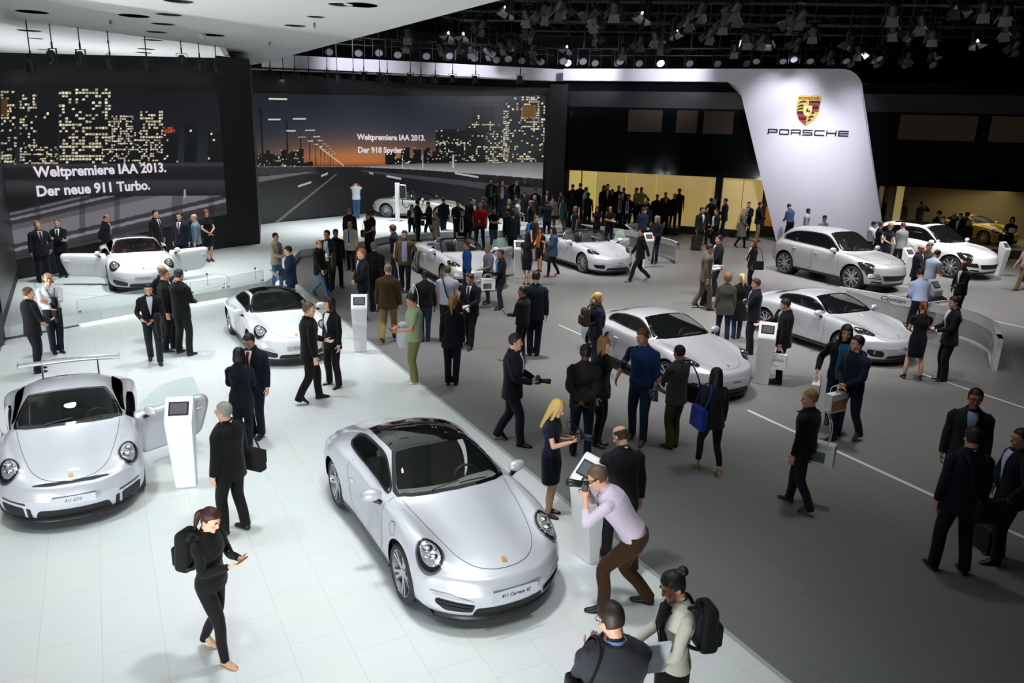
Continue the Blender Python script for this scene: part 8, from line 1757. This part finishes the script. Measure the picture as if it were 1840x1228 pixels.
(3.24, 39.75, 0.36, 170, 1.91, ('suit', '0f1014', 'e4e4ea'), ('trousers', '0f1014'), '0a0a0b', ('short', '2a1c12'), 'a', 0, ('down', 'down'), 'easy', (), 0, 'tall man in black before the brightest beige panel', {}, ()),
(3.5, 39.28, 0.36, 80, 1.745, ('polo', 'c4ccdc'), ('trousers', '1b1c1f'), '0a0a0b', ('short', '17110e'), 'b', 0, ('down', 'down'), 'easy', (), 0, 'man in a white short-sleeved shirt before the beige panels', {}, ()),
(3.57, 38.76, 0, 180, 1.89, ('sleeveless', '10161f'), ('trousers', '0b0c0e'), '0a0a0b', ('short', '0c0a08'), 'd', 0, ('down', 'down'), 'easy', (), 0, 'man in a dark waistcoat seen from behind before the beige panels', {}, ()),
(4.45, 39.61, 0.36, 20, 1.83, ('coat', '0c0c0e'), ('slim', '0b0c0e'), '0a0a0b', ('bob', '140e0b'), 'b', 1, ('down', 'down'), 'easy', (), 0, 'woman in a long black coat before the beige panels', {}, ()),
(4.57, 39.04, 0.36, 0, 1.95, ('suit', '0b0c0f', 'e4e4ea'), ('trousers', '0b0c0f'), '0a0a0b', ('short', '241812'), 'b', 0, ('down', 'down'), 'easy', (), 0, 'tall man in a black suit before the beige panels', {}, ()),
(4.76, 38.6, 0.36, 0, 1.72, ('blouse', '0d0d10'), ('trousers', '0b0c0e'), '0a0a0b', ('long', '140e0b'), 'b', 1, ('down', 'down'), 'easy', (), 0, 'dark-haired woman in black next to the tall man in the black suit', {}, ()),
(5.17, 39.28, 0.36, 350, 1.87, ('jacket', '101218'), ('trousers', '0b0c0e'), '0a0a0b', ('short', '4a2a18'), 'b', 0, ('down', 'down'), 'easy', ('beard',), 0, 'man with a brown beard in black before the beige panels', {}, ()),
(5.11, 38.3, 0, 5, 1.93, ('suit', '0d121a', 'b8a8b4', '2c2830'), ('trousers', '0d121a'), '0a0a0b', ('short', '241610'), 'b', 0, ('down', 'down'), 'easy', ('open',), 0, 'man in a navy suit with a pinkish shirt and dark tie before the beige panels', {}, ()),
(5.37, 38.85, 0.36, 340, 1.8, ('suit', '0d0f14', 'e4e4ea'), ('trousers', '0d0f14'), '0a0a0b', ('short', '120e0c'), 'c', 0, ('down', 'down'), 'easy', (), 0, 'dark-haired man in black between two suited men by the beige panels', {}, ()),
(5.54, 38.14, 0, 330, 1.91, ('suit', '0e1420', 'b4c2dc', '24406c'), ('trousers', '101c38'), '0a0a0b', ('short', '1c130e'), 'b', 0, ('pocket', 'down'), 'easy', ('open',), 0, 'man in a navy suit with a pale blue shirt before the beige panels', {}, ()),
(6.01, 38.91, 0.36, 290, 1.815, ('shirt', '7c88a8'), ('trousers', '0c1120'), '0a0a0b', ('short', '15100c'), 'b', 0, ('hip', 'down'), 'easy', (), 0, 'man in a blue-grey shirt before the beige panels', {}, ()),
(6.16, 38.35, 0.36, 330, 1.91, ('shirt', 'a89a58'), ('trousers', '1c1814'), '0a0a0b', ('fringe', '2a1a12'), 'c', 0, ('hip', 'down'), 'easy', ('lanyard', 'rolled'), 0, 'man in a yellowish shirt with a lanyard before the beige panels', {}, ()),
(6.44, 37.93, 0, 300, 1.755, ('parka', '1c1816'), ('trousers', '0b0c0e'), '0a0a0b', ('short', '4a2a1a'), 'b', 0, ('down', 'down'), 'easy', (), 0, 'man in a dark brown jacket left of the grey jacket by the panels', {}, ()),
(6.02, 35.52, 0, 320, 1.7, ('jacket', '1a2438', 'e4e4ea'), ('trousers', '0c1120'), '0a0a0b', ('cap', '1a1416'), 'b', 0, ('down', 'down'), 'easy', (), 0, 'man in a dark hat and blue jacket behind the tilted grey desk', {}, ()),
(7.0, 38.55, 0, 345, 1.905, ('jacket', '2a302e', '0c0c0e'), ('trousers', '0b0c0e'), '0a0a0b', ('short', '120e0c'), 'b', 0, ('down', 'down'), 'easy', ('open',), 0, 'man in a grey-green jacket over black before the beige panels', {}, ()),
(7.32, 38.12, 0.36, 0, 1.695, ('shirt', '0e0e10'), ('trousers', '0b0c0e'), '0a0a0b', ('short', '17110e'), 'b', 0, ('down', 'down'), 'easy', (), 0, 'dark-haired man in black at the back before the last big beige panel', {}, ()),
(7.25, 37.51, 0, 350, 1.89, ('shirt', '101014'), ('trousers', '0b0c0e'), '0a0a0b', ('short', '3a2c26'), 'b', 0, ('down', 'down'), 'easy', (), 0, 'man in a black shirt facing out before the last big beige panel', {}, ()),
(18.43, 39.04, 0.34, 20, 1.74, ('jacket', '14140f'), ('trousers', '0b0c0e'), '0a0a0b', ('short', '2a1e14'), 'b', 0, ('down', 'down'), 'easy', (), 0, 'person in dark clothes in the showroom next to the pylon edge', {}, ()),
(18.52, 37.15, 0.34, 0, 1.72, ('jacket', '10100e'), ('trousers', '0b0c0e'), '0a0a0b', ('long', '1c120c'), 'b', 1, ('down', 'down'), 'easy', (), 0, 'long-haired person in black inside the showroom', {}, ()),
(19.02, 36.52, 0.34, 20, 1.74, ('jacket', '12110f'), ('trousers', '0b0c0e'), '0a0a0b', ('short', '15100c'), 'b', 0, ('camera', 'camera'), 'easy', (), 0, 'person in black raising a camera inside the showroom', {}, ()),
]
for (x, y, z, fc, h, top, bot, shoe, hair, sk, wm, arms, legs, ex, near, label, o, things) in PEOPLE:
    _r, A = person(x, y, z, fc, h, top, bot, shoe, hair, sk, bool(wm), arms, legs, o.get('lean', 0.), o.get('hy', 0.), o.get('hp', .12), 0., o.get('build', 1.), label, ex, near)
    for (kind, side, extra, who) in things: carry(kind, A, who, side, extra)
